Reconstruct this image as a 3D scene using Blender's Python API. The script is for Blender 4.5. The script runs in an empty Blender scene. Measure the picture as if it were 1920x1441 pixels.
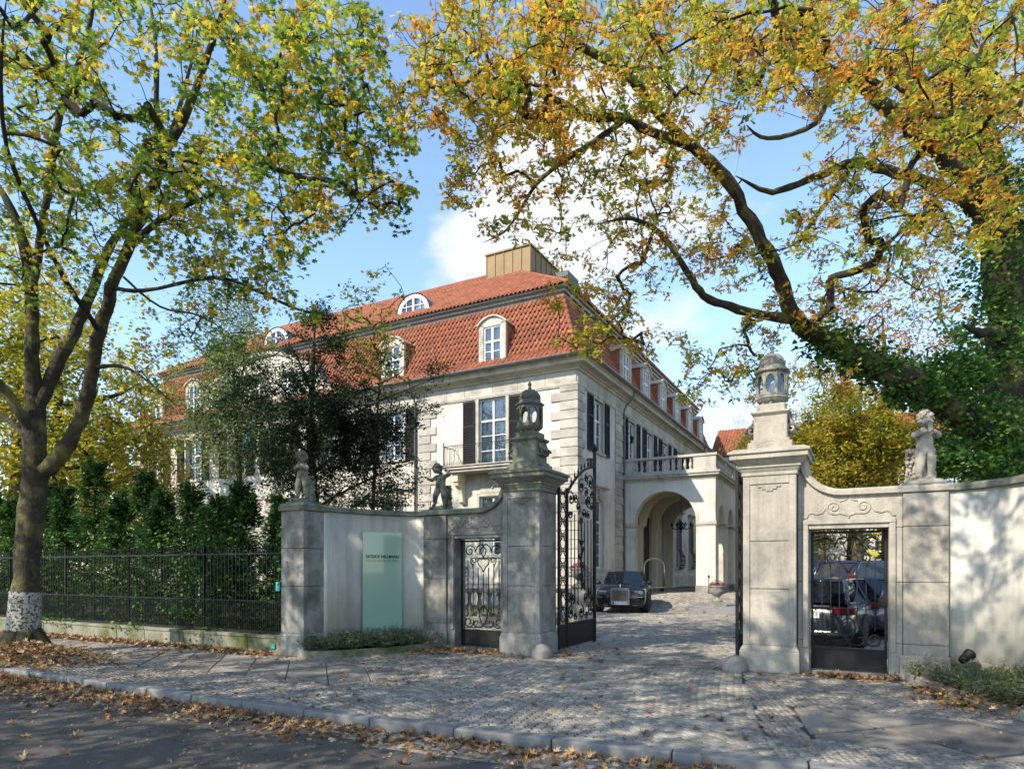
import bpy, bmesh, math, random
import numpy as np
from mathutils import Vector, Matrix, Euler, Quaternion

R = math.radians
random.seed(7)
rng = np.random.default_rng(7)
scene = bpy.context.scene
COL = scene.collection

# ------------------------------------------------------------------ camera
EYE = 1.6
FPX, CX, HY = 1224.0, 960.0, 1068.0        # focal length, centre column and horizon row of the 1920 px photograph
cam_d = bpy.data.cameras.new('camera')
cam = bpy.data.objects.new('camera', cam_d)
COL.objects.link(cam)
cam.location = (0, 0, EYE)
cam.rotation_euler = (R(90), 0, 0)
cam_d.sensor_width = 36.0
cam_d.lens = FPX / 1920 * 36.0
cam_d.shift_y = (HY - 720.5) / 1920
cam_d.clip_start = 0.05
cam_d.clip_end = 3000
scene.camera = cam

# ------------------------------------------------------------------ frames
TH = R(-28.2)
U = Vector((math.cos(TH), math.sin(TH), 0))       # along the street, to the right
V = Vector((-math.sin(TH), math.cos(TH), 0))      # away from the street
G0 = Vector((2.2, 11.45, 0))                      # middle of the gateway

# ------------------------------------------------------------------ sun, sky, exposure
SUN_EL = R(37)
sh = (U * -0.42 + V * -0.90).normalized()
SUN = Vector((sh.x * math.cos(SUN_EL), sh.y * math.cos(SUN_EL), math.sin(SUN_EL)))
sl = bpy.data.lights.new('sun', 'SUN')
sl.energy = 2.7
sl.angle = R(0.5)
sl.color = (1.0, 0.91, 0.78)
so = bpy.data.objects.new('sun', sl)
COL.objects.link(so)
so.rotation_euler = SUN.to_track_quat('Z', 'Y').to_euler()
SKY_STRENGTH = 0.128
EXPOSURE = 1.56

world = bpy.data.worlds.new('World')
scene.world = world
world.use_nodes = True
nt = world.node_tree
nt.nodes.clear()
N = nt.nodes.new
L = nt.links.new
sky = N('ShaderNodeTexSky')
sky.sky_type = 'NISHITA'
sky.sun_disc = False
sky.sun_elevation = SUN_EL
sky.sun_rotation = math.atan2(SUN.x, SUN.y)
sky.air_density = 1.0
sky.dust_density = 0.1
sky.ozone_density = 2.0
bg1 = N('ShaderNodeBackground')
bg1.inputs['Strength'].default_value = SKY_STRENGTH
L(sky.outputs[0], bg1.inputs['Color'])
bg2 = N('ShaderNodeBackground')
bg2.inputs['Color'].default_value = (0.93, 0.96, 1.0, 1)
bg2.inputs['Strength'].default_value = 0.38
tc = N('ShaderNodeTexCoord')
sep = N('ShaderNodeSeparateXYZ')
L(tc.outputs['Generated'], sep.inputs[0])


def wmath(op, a, b=None, c=None):
    n = N('ShaderNodeMath')
    n.operation = op
    for i, q in enumerate((a, b, c)):
        if q is None:
            continue
        if isinstance(q, (int, float)):
            n.inputs[i].default_value = q
        else:
            L(q, n.inputs[i])
    return n.outputs[0]


zc = wmath('ADD', wmath('MAXIMUM', sep.outputs[2], 0.0), 0.22)
cx_ = wmath('DIVIDE', sep.outputs[0], zc)
cy_ = wmath('DIVIDE', sep.outputs[1], zc)
comb = N('ShaderNodeCombineXYZ')
L(cx_, comb.inputs[0])
L(cy_, comb.inputs[1])
n1 = N('ShaderNodeTexNoise')
n1.inputs['Scale'].default_value = 1.3
n1.inputs['Detail'].default_value = 9
n1.inputs['Roughness'].default_value = 0.58
L(comb.outputs[0], n1.inputs['Vector'])
n2 = N('ShaderNodeTexNoise')
n2.inputs['Scale'].default_value = 0.55
n2.inputs['Detail'].default_value = 3
L(comb.outputs[0], n2.inputs['Vector'])
# one larger heap of cumulus stands over the house, thin veils elsewhere
cd = Vector((0.12, 1, 0.50)).normalized()
dot = N('ShaderNodeVectorMath')
dot.operation = 'DOT_PRODUCT'
L(tc.outputs['Generated'], dot.inputs[0])
dot.inputs[1].default_value = cd
heap = N('ShaderNodeMapRange')
heap.interpolation_type = 'SMOOTHSTEP'
L(dot.outputs['Value'], heap.inputs[0])
heap.inputs[1].default_value = 0.955
heap.inputs[2].default_value = 0.999
heap.inputs[3].default_value = 0.0
heap.inputs[4].default_value = 0.17
s1 = wmath('ADD', n1.outputs[0], heap.outputs[0])
s2 = wmath('ADD', s1, wmath('MULTIPLY', wmath('SUBTRACT', n2.outputs[0], 0.5), 0.35))
cr = N('ShaderNodeMapRange')
cr.interpolation_type = 'SMOOTHSTEP'
L(s2, cr.inputs[0])
cr.inputs[1].default_value = 0.56
cr.inputs[2].default_value = 0.68
cr.inputs[3].default_value = 0.0
cr.inputs[4].default_value = 0.92
mixs = N('ShaderNodeMixShader')
L(cr.outputs[0], mixs.inputs[0])
L(bg1.outputs[0], mixs.inputs[1])
L(bg2.outputs[0], mixs.inputs[2])
wo = N('ShaderNodeOutputWorld')
L(mixs.outputs[0], wo.inputs[0])

vs = scene.view_settings
vs.view_transform = 'Standard'
vs.look = 'None'
vs.gamma = 1
vs.use_curve_mapping = False
vs.exposure = EXPOSURE
scene.cycles.max_bounces = 6
scene.cycles.diffuse_bounces = 3
scene.cycles.glossy_bounces = 3
scene.cycles.transparent_max_bounces = 8
scene.cycles.use_denoising = True


# ------------------------------------------------------------------ helpers
def P(px, py, Y):
    """the point of the place that the photograph shows at this pixel, Y metres from the lens"""
    return Vector(((px - CX) / FPX * Y, Y, EYE - (py - HY) / FPX * Y))


def G(a, b, z=0.0):
    return G0 + U * a + V * b + Vector((0, 0, z))


def W2G(p):
    d = Vector((p[0], p[1], 0)) - G0
    return d.dot(U), d.dot(V)


def gz(v):
    """height of the courtyard at distance v behind the gateway"""
    t = min(1, max(0, (v - 15.0) / 5.5))
    return 0.5 * t * t * (3 - 2 * t)


def tag(o, label=None, cat=None, group=None, kind=None):
    if label: o['label'] = label
    if cat: o['category'] = cat
    if group: o['group'] = group
    if kind: o['kind'] = kind
    return o


def empty(name, loc=(0, 0, 0), rz=0.0, label=None, cat=None, group=None, parent=None):
    o = bpy.data.objects.new(name, None)
    COL.objects.link(o)
    o.location = loc
    o.rotation_euler = (0, 0, rz)
    if parent: o.parent = parent
    tag(o, label, cat, group)
    return o


WORLD_PARENTS = set()      # things whose parts are written in place coordinates


def link(name, me, parent=None, loc=(0, 0, 0), rot=(0, 0, 0), scale=(1, 1, 1)):
    o = bpy.data.objects.new(name, me)
    COL.objects.link(o)
    o.location = loc
    o.rotation_euler = rot
    o.scale = scale
    if parent:
        o.parent = parent
        if parent.name in WORLD_PARENTS: o.matrix_parent_inverse = Matrix.Translation(-parent.location)
    return o


def copy_tree(o, parent=None):
    c = o.copy()
    COL.objects.link(c)
    if parent: c.parent = parent
    for ch in list(o.children):
        copy_tree(ch, c)
    return c


class MB:
    def __init__(s):
        s.v = []; s.f = []; s.mi = []; s.sm = []; s.M = Matrix.Identity(4); s.m = 0; s.smooth = False

    def add(s, vs, fs):
        n = len(s.v)
        s.v += [tuple(s.M @ Vector(p)) for p in vs]
        s.f += [tuple(n + i for i in f) for f in fs]
        s.mi += [s.m] * len(fs)
        s.sm += [s.smooth] * len(fs)

    def box(s, x0, x1, y0, y1, z0, z1):
        s.add([(x0, y0, z0), (x1, y0, z0), (x1, y1, z0), (x0, y1, z0), (x0, y0, z1), (x1, y0, z1), (x1, y1, z1), (x0, y1, z1)],
              [(0, 3, 2, 1), (4, 5, 6, 7), (0, 1, 5, 4), (1, 2, 6, 5), (2, 3, 7, 6), (3, 0, 4, 7)])

    def cbox(s, c, d, rot=None):
        M0 = s.M
        s.M = M0 @ Matrix.Translation(c) @ (rot.to_4x4() if rot is not None else Matrix.Identity(4))
        s.box(-d[0] / 2, d[0] / 2, -d[1] / 2, d[1] / 2, -d[2] / 2, d[2] / 2)
        s.M = M0

    def frustum(s, x0, x1, y0, y1, z0, z1, g):
        """box whose top grows by g on every side"""
        s.add([(x0, y0, z0), (x1, y0, z0), (x1, y1, z0), (x0, y1, z0), (x0 - g, y0 - g, z1), (x1 + g, y0 - g, z1), (x1 + g, y1 + g, z1), (x0 - g, y1 + g, z1)],
              [(0, 3, 2, 1), (4, 5, 6, 7), (0, 1, 5, 4), (1, 2, 6, 5), (2, 3, 7, 6), (3, 0, 4, 7)])

    def prism(s, pts, y0, y1):
        """polygon in x,z (anticlockwise seen from -y) pulled from y0 to y1"""
        n = len(pts)
        vs = [(x, y0, z) for x, z in pts] + [(x, y1, z) for x, z in pts]
        fs = [tuple(range(n)), tuple(range(2 * n - 1, n - 1, -1))]
        fs += [(i, i + n, (i + 1) % n + n, (i + 1) % n) for i in range(n)]
        s.add(vs, fs)

    def slab(s, pts, z0, z1):
        n = len(pts)
        vs = [(x, y, z0) for x, y in pts] + [(x, y, z1) for x, y in pts]
        fs = [tuple(range(n - 1, -1, -1)), tuple(range(n, 2 * n))]
        fs += [(i, (i + 1) % n, (i + 1) % n + n, i + n) for i in range(n)]
        s.add(vs, fs)

    def lathe(s, prof, n=16, c=(0, 0, 0), cap=True, rot0=0.0, sx=1, sy=1):
        vs = []
        for r, z in prof:
            for i in range(n):
                a = rot0 + 2 * math.pi * i / n
                vs.append((c[0] + r * math.cos(a) * sx, c[1] + r * math.sin(a) * sy, c[2] + z))
        fs = []
        for j in range(len(prof) - 1):
            for i in range(n):
                k = (i + 1) % n
                fs.append((j * n + i, j * n + k, (j + 1) * n + k, (j + 1) * n + i))
        if cap:
            fs.append(tuple(range(n - 1, -1, -1)))
            fs.append(tuple((len(prof) - 1) * n + i for i in range(n)))
        s.add(vs, fs)

    def tube(s, pts, r, n=6, cap=True, flat=None):
        """tube along points; r a number or one per point; flat=(w,d) gives a flat bar"""
        pts = [Vector(p) for p in pts]
        k = len(pts)
        rs = r if isinstance(r, (list, tuple)) else [r] * k
        vs = []
        up = None
        for i, p in enumerate(pts):
            t = (pts[min(k - 1, i + 1)] - pts[max(0, i - 1)])
            if t.length < 1e-9: t = Vector((0, 0, 1))
            t.normalize()
            if up is None:
                up = Vector((0, 1, 0)) if abs(t.y) < 0.9 else Vector((1, 0, 0))
            a = up - t * up.dot(t)
            if a.length < 1e-6:
                a = t.orthogonal()
            a.normalize(); up = a
            b = t.cross(a)
            for j in range(n):
                an = 2 * math.pi * (j + 0.5) / n
                if flat:
                    vs.append(p + a * math.cos(an) * flat[1] * 0.707 + b * math.sin(an) * flat[0] * 0.707)
                else:
                    vs.append(p + (a * math.cos(an) + b * math.sin(an)) * rs[i])
        fs = []
        for i in range(k - 1):
            for j in range(n):
                q = (j + 1) % n
                fs.append((i * n + j, i * n + q, (i + 1) * n + q, (i + 1) * n + j))
        if cap:
            fs.append(tuple(range(n - 1, -1, -1)))
            fs.append(tuple((k - 1) * n + j for j in range(n)))
        s.add(vs, fs)

    def ball(s, c, r, n=8, m=6, sc=(1, 1, 1)):
        prof = []
        for j in range(m + 1):
            a = -math.pi / 2 + math.pi * j / m
            prof.append((max(1e-4, r * math.cos(a)), r * math.sin(a) * sc[2]))
        sm = s.smooth; s.smooth = True
        s.lathe(prof, n, c, True, 0, sc[0], sc[1])
        s.smooth = sm

    def loft(s, rings, close=True, cap=True):
        n = len(rings[0])
        vs = [p for r in rings for p in r]
        fs = []
        for i in range(len(rings) - 1):
            for j in range(n if close else n - 1):
                q = (j + 1) % n
                fs.append((i * n + j, i * n + q, (i + 1) * n + q, (i + 1) * n + j))
        if cap and close:
            fs.append(tuple(range(n - 1, -1, -1)))
            fs.append(tuple((len(rings) - 1) * n + j for j in range(n)))
        s.add(vs, fs)

    def mesh(s, name, mats):
        me = bpy.data.meshes.new(name)
        me.from_pydata(s.v, [], s.f)
        for m in (mats if isinstance(mats, (list, tuple)) else [mats]):
            me.materials.append(m)
        me.polygons.foreach_set('material_index', s.mi)
        me.polygons.foreach_set('use_smooth', s.sm)
        me.update()
        return me

    def build(s, name, mats, parent=None, loc=(0, 0, 0), rot=(0, 0, 0), bevel=0.0, seg=1, norm=False):
        me = s.mesh(name, mats)
        if norm:
            bm = bmesh.new(); bm.from_mesh(me)
            bmesh.ops.recalc_face_normals(bm, faces=bm.faces)
            bm.to_mesh(me); bm.free()
        o = link(name, me, parent, loc, rot)
        if bevel:
            b = o.modifiers.new('bevel', 'BEVEL')
            b.width = bevel; b.segments = seg; b.limit_method = 'ANGLE'; b.angle_limit = R(40)
        return o


def swarm(name, tv, tf, pos, rot, scl, mats, col=None, rnd=None, jitter=None, mi=0):
    """one mesh of many alike small pieces; tv (n,3) template points, tf faces (same length each), rot (k,3,3), scl (k,) or (k,3)"""
    tv = np.asarray(tv, float); tf = np.asarray(tf, int)
    k = len(pos)
    if np.ndim(scl) == 1: scl = np.repeat(np.asarray(scl)[:, None], 3, 1)
    P_ = np.einsum('kij,knj->kni', rot, tv[None] * scl[:, None, :]) + np.asarray(pos)[:, None, :]
    if jitter is not None: P_ += jitter
    nv = tv.shape[0]
    co = P_.reshape(-1, 3)
    F = (tf[None] + (np.arange(k) * nv)[:, None, None]).reshape(-1, tf.shape[1])
    me = bpy.data.meshes.new(name)
    me.vertices.add(len(co)); me.vertices.foreach_set('co', co.astype(np.float32).ravel())
    me.loops.add(F.size); me.loops.foreach_set('vertex_index', F.astype(np.int32).ravel())
    me.polygons.add(len(F))
    me.polygons.foreach_set('loop_start', (np.arange(len(F)) * tf.shape[1]).astype(np.int32))
    me.polygons.foreach_set('loop_total', np.full(len(F), tf.shape[1], np.int32))
    for m in (mats if isinstance(mats, (list, tuple)) else [mats]):
        me.materials.append(m)
    if col is not None:
        a = me.attributes.new('tint', 'FLOAT_COLOR', 'FACE')
        c4 = np.ones((k, 4)); c4[:, :3] = col
        a.data.foreach_set('color', np.repeat(c4, tf.shape[0], 0).astype(np.float32).ravel())
    if rnd is not None:
        a = me.attributes.new('rnd', 'FLOAT', 'FACE')
        a.data.foreach_set('value', np.repeat(rnd, tf.shape[0]).astype(np.float32))
    me.update(calc_edges=True)
    return me


def rots(k, tilt=math.pi, yaw=None):
    """random rotations (k,3,3): yaw about z after a tilt about a random level axis"""
    ya = rng.uniform(0, 2 * math.pi, k) if yaw is None else yaw
    ti = rng.uniform(-tilt, tilt, k); ax = rng.uniform(0, 2 * math.pi, k)
    c, s_ = np.cos(ti), np.sin(ti)
    x, y = np.cos(ax), np.sin(ax)
    T = np.empty((k, 3, 3))
    T[:, 0, 0] = c + x * x * (1 - c); T[:, 0, 1] = x * y * (1 - c); T[:, 0, 2] = y * s_
    T[:, 1, 0] = x * y * (1 - c); T[:, 1, 1] = c + y * y * (1 - c); T[:, 1, 2] = -x * s_
    T[:, 2, 0] = -y * s_; T[:, 2, 1] = x * s_; T[:, 2, 2] = c
    Z = np.zeros((k, 3, 3))
    Z[:, 0, 0] = np.cos(ya); Z[:, 0, 1] = -np.sin(ya); Z[:, 1, 0] = np.sin(ya); Z[:, 1, 1] = np.cos(ya); Z[:, 2, 2] = 1
    return T @ Z


# ------------------------------------------------------------------ materials
def mat(name, c1, c2=None, scale=3.0, rough=0.8, bump=0.15, bscale=40.0, metal=0.0, c3=None, c3scale=0.7, c3thr=(0.5, 0.7),
        streak=0.0, tint=None, trans=0.0, spec=0.3, coat=0.0, bdist=0.01, rnd=0.0, detail=6, grime=0.0, bstretch=None):
    m = bpy.data.materials.new(name)
    m.use_nodes = True
    t = m.node_tree
    t.nodes.clear()
    n = t.nodes.new; l = t.links.new
    out = n('ShaderNodeOutputMaterial')
    b = n('ShaderNodeBsdfPrincipled')
    b.inputs['Roughness'].default_value = rough
    b.inputs['Metallic'].default_value = metal
    b.inputs['Specular IOR Level'].default_value = spec
    b.inputs['Coat Weight'].default_value = coat
    b.inputs['Coat Roughness'].default_value = 0.03
    geo = n('ShaderNodeNewGeometry')
    pos = geo.outputs['Position']

    def noise(sc, det=5, vec=None, ro=0.6):
        q = n('ShaderNodeTexNoise')
        q.inputs['Scale'].default_value = sc
        q.inputs['Detail'].default_value = det
        q.inputs['Roughness'].default_value = ro
        l(vec or pos, q.inputs['Vector'])
        return q.outputs[0]

    def rng_(x, a, c, lo=0.0, hi=1.0):
        q = n('ShaderNodeMapRange')
        l(x, q.inputs[0])
        for i, z in enumerate((a, c, lo, hi)): q.inputs[i + 1].default_value = z
        return q.outputs[0]

    def mixc(f, a, c, mode='MIX'):
        q = n('ShaderNodeMix'); q.data_type = 'RGBA'; q.blend_type = mode
        if isinstance(f, float): q.inputs[0].default_value = f
        else: l(f, q.inputs[0])
        for i, z in ((6, a), (7, c)):
            if isinstance(z, tuple): q.inputs[i].default_value = (*z[:3], 1)
            else: l(z, q.inputs[i])
        return q.outputs[2]

    if tint:
        at = n('ShaderNodeAttribute'); at.attribute_name = 'tint'
        col = at.outputs['Color']
        col = mixc(rng_(noise(scale, 3), 0.3, 0.7), col, mixc(1.0, col, (0.72, 0.72, 0.72), 'MULTIPLY'))
    else:
        c2 = c2 or tuple(x * 0.8 for x in c1)
        col = mixc(rng_(noise(scale, detail), 0.3, 0.7), tuple(c1), tuple(c2))
    if c3:
        col = mixc(rng_(noise(c3scale, 6), c3thr[0], c3thr[1]), col, tuple(c3))
    if streak:
        mp = n('ShaderNodeMapping'); mp.inputs['Scale'].default_value = (5, 5, 0.35)
        l(pos, mp.inputs[0])
        col = mixc(rng_(noise(1.0, 6, mp.outputs[0], 0.65), 0.45, 0.75, 0, streak), col, mixc(1.0, col, (0.5, 0.5, 0.47), 'MULTIPLY'))
    if grime:
        col = mixc(rng_(noise(bscale * 0.4, 8, None, 0.75), 0.5, 0.72, 0, grime), col, mixc(1.0, col, (0.45, 0.45, 0.42), 'MULTIPLY'))
    if rnd:
        oi = n('ShaderNodeObjectInfo')
        at = n('ShaderNodeAttribute'); at.attribute_name = 'rnd'
        ad = n('ShaderNodeMath'); ad.operation = 'ADD'
        l(oi.outputs['Random'], ad.inputs[0]); l(at.outputs['Fac'], ad.inputs[1])
        fr = n('ShaderNodeMath'); fr.operation = 'FRACT'; l(ad.outputs[0], fr.inputs[0])
        hs = n('ShaderNodeHueSaturation')
        l(col, hs.inputs['Color'])
        l(rng_(fr.outputs[0], 0, 1, 1 - rnd, 1 + rnd), hs.inputs['Value'])
        col = hs.outputs[0]
    l(col, b.inputs['Base Color'])
    if bump:
        bp = n('ShaderNodeBump'); bp.inputs['Strength'].default_value = bump; bp.inputs['Distance'].default_value = bdist
        bv = None
        if bstretch:
            mq = n('ShaderNodeMapping'); mq.inputs['Scale'].default_value = bstretch; l(pos, mq.inputs[0]); bv = mq.outputs[0]
        l(noise(bscale, 7, bv, 0.7), bp.inputs['Height'])
        l(bp.outputs[0], b.inputs['Normal'])
    if trans:
        tr = n('ShaderNodeBsdfTranslucent'); l(col, tr.inputs[0])
        mx = n('ShaderNodeMixShader'); mx.inputs[0].default_value = trans
        l(b.outputs[0], mx.inputs[1]); l(tr.outputs[0], mx.inputs[2]); l(mx.outputs[0], out.inputs[0])
    else:
        l(b.outputs[0], out.inputs[0])
    return m


def glass(name, tintc=(0.9, 0.95, 0.95), base=0.12, rough=0.02):
    m = bpy.data.materials.new(name); m.use_nodes = True
    t = m.node_tree; t.nodes.clear(); n = t.nodes.new; l = t.links.new
    out = n('ShaderNodeOutputMaterial')
    g = n('ShaderNodeBsdfGlossy'); g.inputs['Roughness'].default_value = rough
    tr = n('ShaderNodeBsdfTransparent'); tr.inputs[0].default_value = (*tintc, 1)
    lw = n('ShaderNodeFresnel'); lw.inputs[0].default_value = 1.5
    ad = n('ShaderNodeMath'); ad.operation = 'ADD'; ad.inputs[1].default_value = base
    l(lw.outputs[0], ad.inputs[0])
    mx = n('ShaderNodeMixShader'); l(ad.outputs[0], mx.inputs[0]); l(tr.outputs[0], mx.inputs[1]); l(g.outputs[0], mx.inputs[2])
    l(mx.outputs[0], out.inputs[0])
    return m


M = {}
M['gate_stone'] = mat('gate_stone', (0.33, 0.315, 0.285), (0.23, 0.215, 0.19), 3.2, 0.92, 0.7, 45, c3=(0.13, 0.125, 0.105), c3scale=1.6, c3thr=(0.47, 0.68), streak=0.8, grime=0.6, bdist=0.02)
M['gate_stone_light'] = mat('gate_stone_light', (0.43, 0.39, 0.325), (0.33, 0.295, 0.24), 2.6, 0.92, 0.6, 45, c3=(0.18, 0.17, 0.15), c3scale=1.2, c3thr=(0.50, 0.74), streak=0.65, grime=0.5, bdist=0.018)  # paler, warmer copy of the gate stone; sunlight is put into its colour
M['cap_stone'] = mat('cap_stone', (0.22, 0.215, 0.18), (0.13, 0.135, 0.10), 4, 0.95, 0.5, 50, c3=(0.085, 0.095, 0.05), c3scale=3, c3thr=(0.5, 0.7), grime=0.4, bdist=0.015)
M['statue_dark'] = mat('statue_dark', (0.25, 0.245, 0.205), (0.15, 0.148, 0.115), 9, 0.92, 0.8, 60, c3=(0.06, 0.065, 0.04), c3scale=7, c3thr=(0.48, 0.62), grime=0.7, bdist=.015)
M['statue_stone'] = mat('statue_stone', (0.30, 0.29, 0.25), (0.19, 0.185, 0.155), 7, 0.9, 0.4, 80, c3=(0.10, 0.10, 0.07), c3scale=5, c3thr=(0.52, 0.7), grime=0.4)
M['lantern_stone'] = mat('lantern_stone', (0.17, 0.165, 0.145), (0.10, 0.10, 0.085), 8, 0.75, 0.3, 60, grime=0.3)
M['render_white'] = mat('render_white', (0.58, 0.545, 0.475), (0.50, 0.47, 0.40), 1.3, 0.9, 0.15, 90, c3=(0.40, 0.39, 0.355), c3scale=1.1, c3thr=(0.46, 0.7), streak=0.55, grime=0.25)
M['facade'] = mat('facade', (0.60, 0.56, 0.48), (0.50, 0.46, 0.385), 0.8, 0.9, 0.15, 50, c3=(0.36, 0.335, 0.28), c3scale=0.7, c3thr=(0.5, 0.72), streak=0.4)
M['ashlar'] = mat('ashlar', (0.44, 0.405, 0.345), (0.34, 0.31, 0.26), 1.5, 0.9, 0.25, 40, c3=(0.24, 0.22, 0.185), c3scale=1.2, c3thr=(0.48, 0.7), grime=0.4, rnd=0.14)
M['trim'] = mat('trim', (0.47, 0.435, 0.37), (0.37, 0.34, 0.28), 1.2, 0.85, 0.2, 40, c3=(0.25, 0.235, 0.195), c3scale=1.5, c3thr=(0.5, 0.72), streak=0.5)
M['tile'] = mat('tile', (0.31, 0.105, 0.052), (0.23, 0.074, 0.038), 3.5, 0.75, 0.2, 50, c3=(0.12, 0.05, 0.032), c3scale=1.1, c3thr=(0.5, 0.76), rnd=0.18)
M['slate'] = mat('slate', (0.06, 0.07, 0.08), (0.04, 0.05, 0.055), 4, 0.5, 0.1, 30)
M['lead'] = mat('lead', (0.15, 0.155, 0.15), (0.10, 0.11, 0.105), 4, 0.5, 0.1, 30, spec=0.5)
M['copper_clad'] = mat('copper_clad', (0.20, 0.135, 0.06), (0.15, 0.10, 0.045), 1.2, 0.6, 0.05, 20, metal=0.2)
M['iron'] = mat('iron', (0.008, 0.008, 0.009), (0.013, 0.013, 0.013), 10, 0.5, 0.3, 90, spec=0.25)
M['shutter'] = mat('shutter', (0.005, 0.005, 0.006), (0.009, 0.009, 0.009), 5, 0.6, 0.1, 60, spec=0.2)
M['white_paint'] = mat('white_paint', (0.68, 0.69, 0.68), (0.62, 0.63, 0.62), 3, 0.5, 0.04, 60)
M['curtain'] = mat('curtain', (0.70, 0.69, 0.66), (0.58, 0.57, 0.55), 4, 0.9, 0.1, 20, trans=0.3)
M['room'] = mat('room', (0.035, 0.032, 0.03), None, 2, 0.9, 0)  # near black; the shade of unlit interiors is put into the colour
M['pane'] = glass('pane', (0.85, 0.9, 0.92), 0.10)
M['lamp_glass'] = glass('lamp_glass', (0.93, 0.93, 0.9), 0.10, 0.08)
M['asphalt'] = mat('asphalt', (0.135, 0.122, 0.104), (0.095, 0.086, 0.073), 1.5, 0.95, 1.0, 190, c3=(0.10, 0.096, 0.088), c3scale=0.8, c3thr=(0.42, 0.68), grime=1.0, bdist=0.012)
M['sett'] = mat('sett', (0.33, 0.298, 0.248), (0.24, 0.217, 0.18), 9, 0.85, 0.7, 90, c3=(0.21, 0.19, 0.155), c3scale=1.1, c3thr=(0.46, 0.7), rnd=0.30, bdist=0.008)
M['mosaic'] = mat('mosaic', (0.29, 0.26, 0.22), (0.20, 0.18, 0.15), 6, 0.85, 0.5, 90, c3=(0.10, 0.095, 0.08), c3scale=1.0, c3thr=(0.5, 0.75), rnd=0.3, bdist=0.008)
M['joint'] = mat('joint', (0.075, 0.065, 0.05), (0.045, 0.04, 0.03), 8, 0.95, 0.5, 100, c3=(0.05, 0.06, 0.025), c3scale=2, c3thr=(0.55, 0.75))
M['granite'] = mat('granite', (0.21, 0.205, 0.198), (0.155, 0.152, 0.148), 12, 0.8, 0.4, 160, grime=0.3, rnd=0.08)
M['flag'] = mat('flag', (0.27, 0.24, 0.20), (0.20, 0.18, 0.15), 4, 0.88, 0.8, 80, c3=(0.10, 0.094, 0.082), c3scale=1.6, c3thr=(0.45, 0.7), rnd=0.22, grime=0.6, bdist=0.012)
M['soil'] = mat('soil', (0.05, 0.038, 0.025), (0.03, 0.025, 0.016), 6, 0.95, 0.8, 40)
M['lawn'] = mat('lawn', (0.045, 0.075, 0.02), (0.075, 0.08, 0.03), 3, 0.95, 0.6, 60)
M['moss_wall'] = mat('moss_wall', (0.26, 0.245, 0.19), (0.19, 0.18, 0.13), 3, 0.95, 0.5, 50, c3=(0.085, 0.095, 0.03), c3scale=1.6, c3thr=(0.45, 0.62), streak=0.5, bdist=0.015)
M['bark'] = mat('bark', (0.075, 0.06, 0.04), (0.035, 0.028, 0.02), 14, 0.95, 1.0, 30, c3=(0.17, 0.16, 0.055), c3scale=2.6, c3thr=(0.48, 0.66), bdist=0.05, bstretch=(1, 1, .22), grime=.6)
M['bark_dark'] = mat('bark_dark', (0.045, 0.037, 0.028), (0.028, 0.023, 0.018), 9, 0.95, 0.8, 30, bdist=0.02)
M['limewash'] = mat('limewash', (0.55, 0.54, 0.49), (0.38, 0.36, 0.31), 6, 0.95, 1.0, 30, c3=(0.07, 0.06, 0.04), c3scale=22, c3thr=(0.5, 0.56), bdist=0.05, bstretch=(1, 1, .22), grime=.8)
M['leaf'] = mat('leaf', (0, 0, 0), tint=True, trans=0.58, rough=0.55, bump=0, scale=6, spec=0.25)
M['leaf_dull'] = mat('leaf_dull', (0, 0, 0), tint=True, trans=0.3, rough=0.6, bump=0, scale=6, spec=0.25)
M['litter'] = mat('litter', (0, 0, 0), tint=True, trans=0.15, rough=0.8, bump=0.3, scale=14, bscale=60)
M['car_black'] = mat('car_black', (0.004, 0.005, 0.008), None, 3, 0.25, 0, coat=.8, spec=0.2)
M['car_blue'] = mat('car_blue', (0.004, 0.010, 0.035), None, 3, 0.25, 0, coat=1.0, spec=0.6)
M['car_grey'] = mat('car_grey', (0.014, 0.02, 0.028), None, 3, 0.25, 0, coat=1.0, spec=0.6)
M['car_glass'] = mat('car_glass', (0.006, 0.008, 0.012), None, 3, 0.04, 0, spec=.6)
M['chrome'] = mat('chrome', (0.75, 0.75, 0.75), None, 3, 0.15, 0, metal=1.0)
M['tyre'] = mat('tyre', (0.02, 0.02, 0.02), None, 3, 0.8, 0.2)
M['tail_red'] = mat('tail_red', (0.13, 0.004, 0.005), None, 3, 0.15, 0, coat=1.0)
M['plate_white'] = mat('plate_white', (0.75, 0.75, 0.73), None, 3, 0.5, 0)
M['plate_blue'] = mat('plate_blue', (0.01, 0.05, 0.4), None, 3, 0.5, 0)
M['ink'] = mat('ink', (0.01, 0.02, 0.018), None, 3, 0.6, 0)
M['ink_grey'] = mat('ink_grey', (0.04, 0.08, 0.065), None, 3, 0.6, 0)
M['brass'] = mat('brass', (0.75, 0.6, 0.38), None, 3, 0.3, 0, metal=1.0)
M['door_wood'] = mat('door_wood', (0.03, 0.018, 0.012), None, 3, 0.5, 0.1)
M['cyan_sticker'] = mat('cyan_sticker', (0.05, 0.38, 0.42), None, 3, 0.5, 0)
M['flag_red'] = mat('flag_red', (0.4, 0.03, 0.03), None, 3, 0.7, 0)
M['warm_stucco'] = mat('warm_stucco', (0.70, 0.62, 0.46), (0.62, 0.54, 0.38), 1, 0.9, 0.1, 50)  # on the porch vault its colour stands in for warm fill light

# sign glass: a sheet of green lacquered glass
m_ = mat('green_glass', (0.25, 0.39, 0.315), (0.225, 0.36, 0.29), 0.8, 0.12, 0, spec=0.5, coat=0.6)
M['green_glass'] = m_

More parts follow.
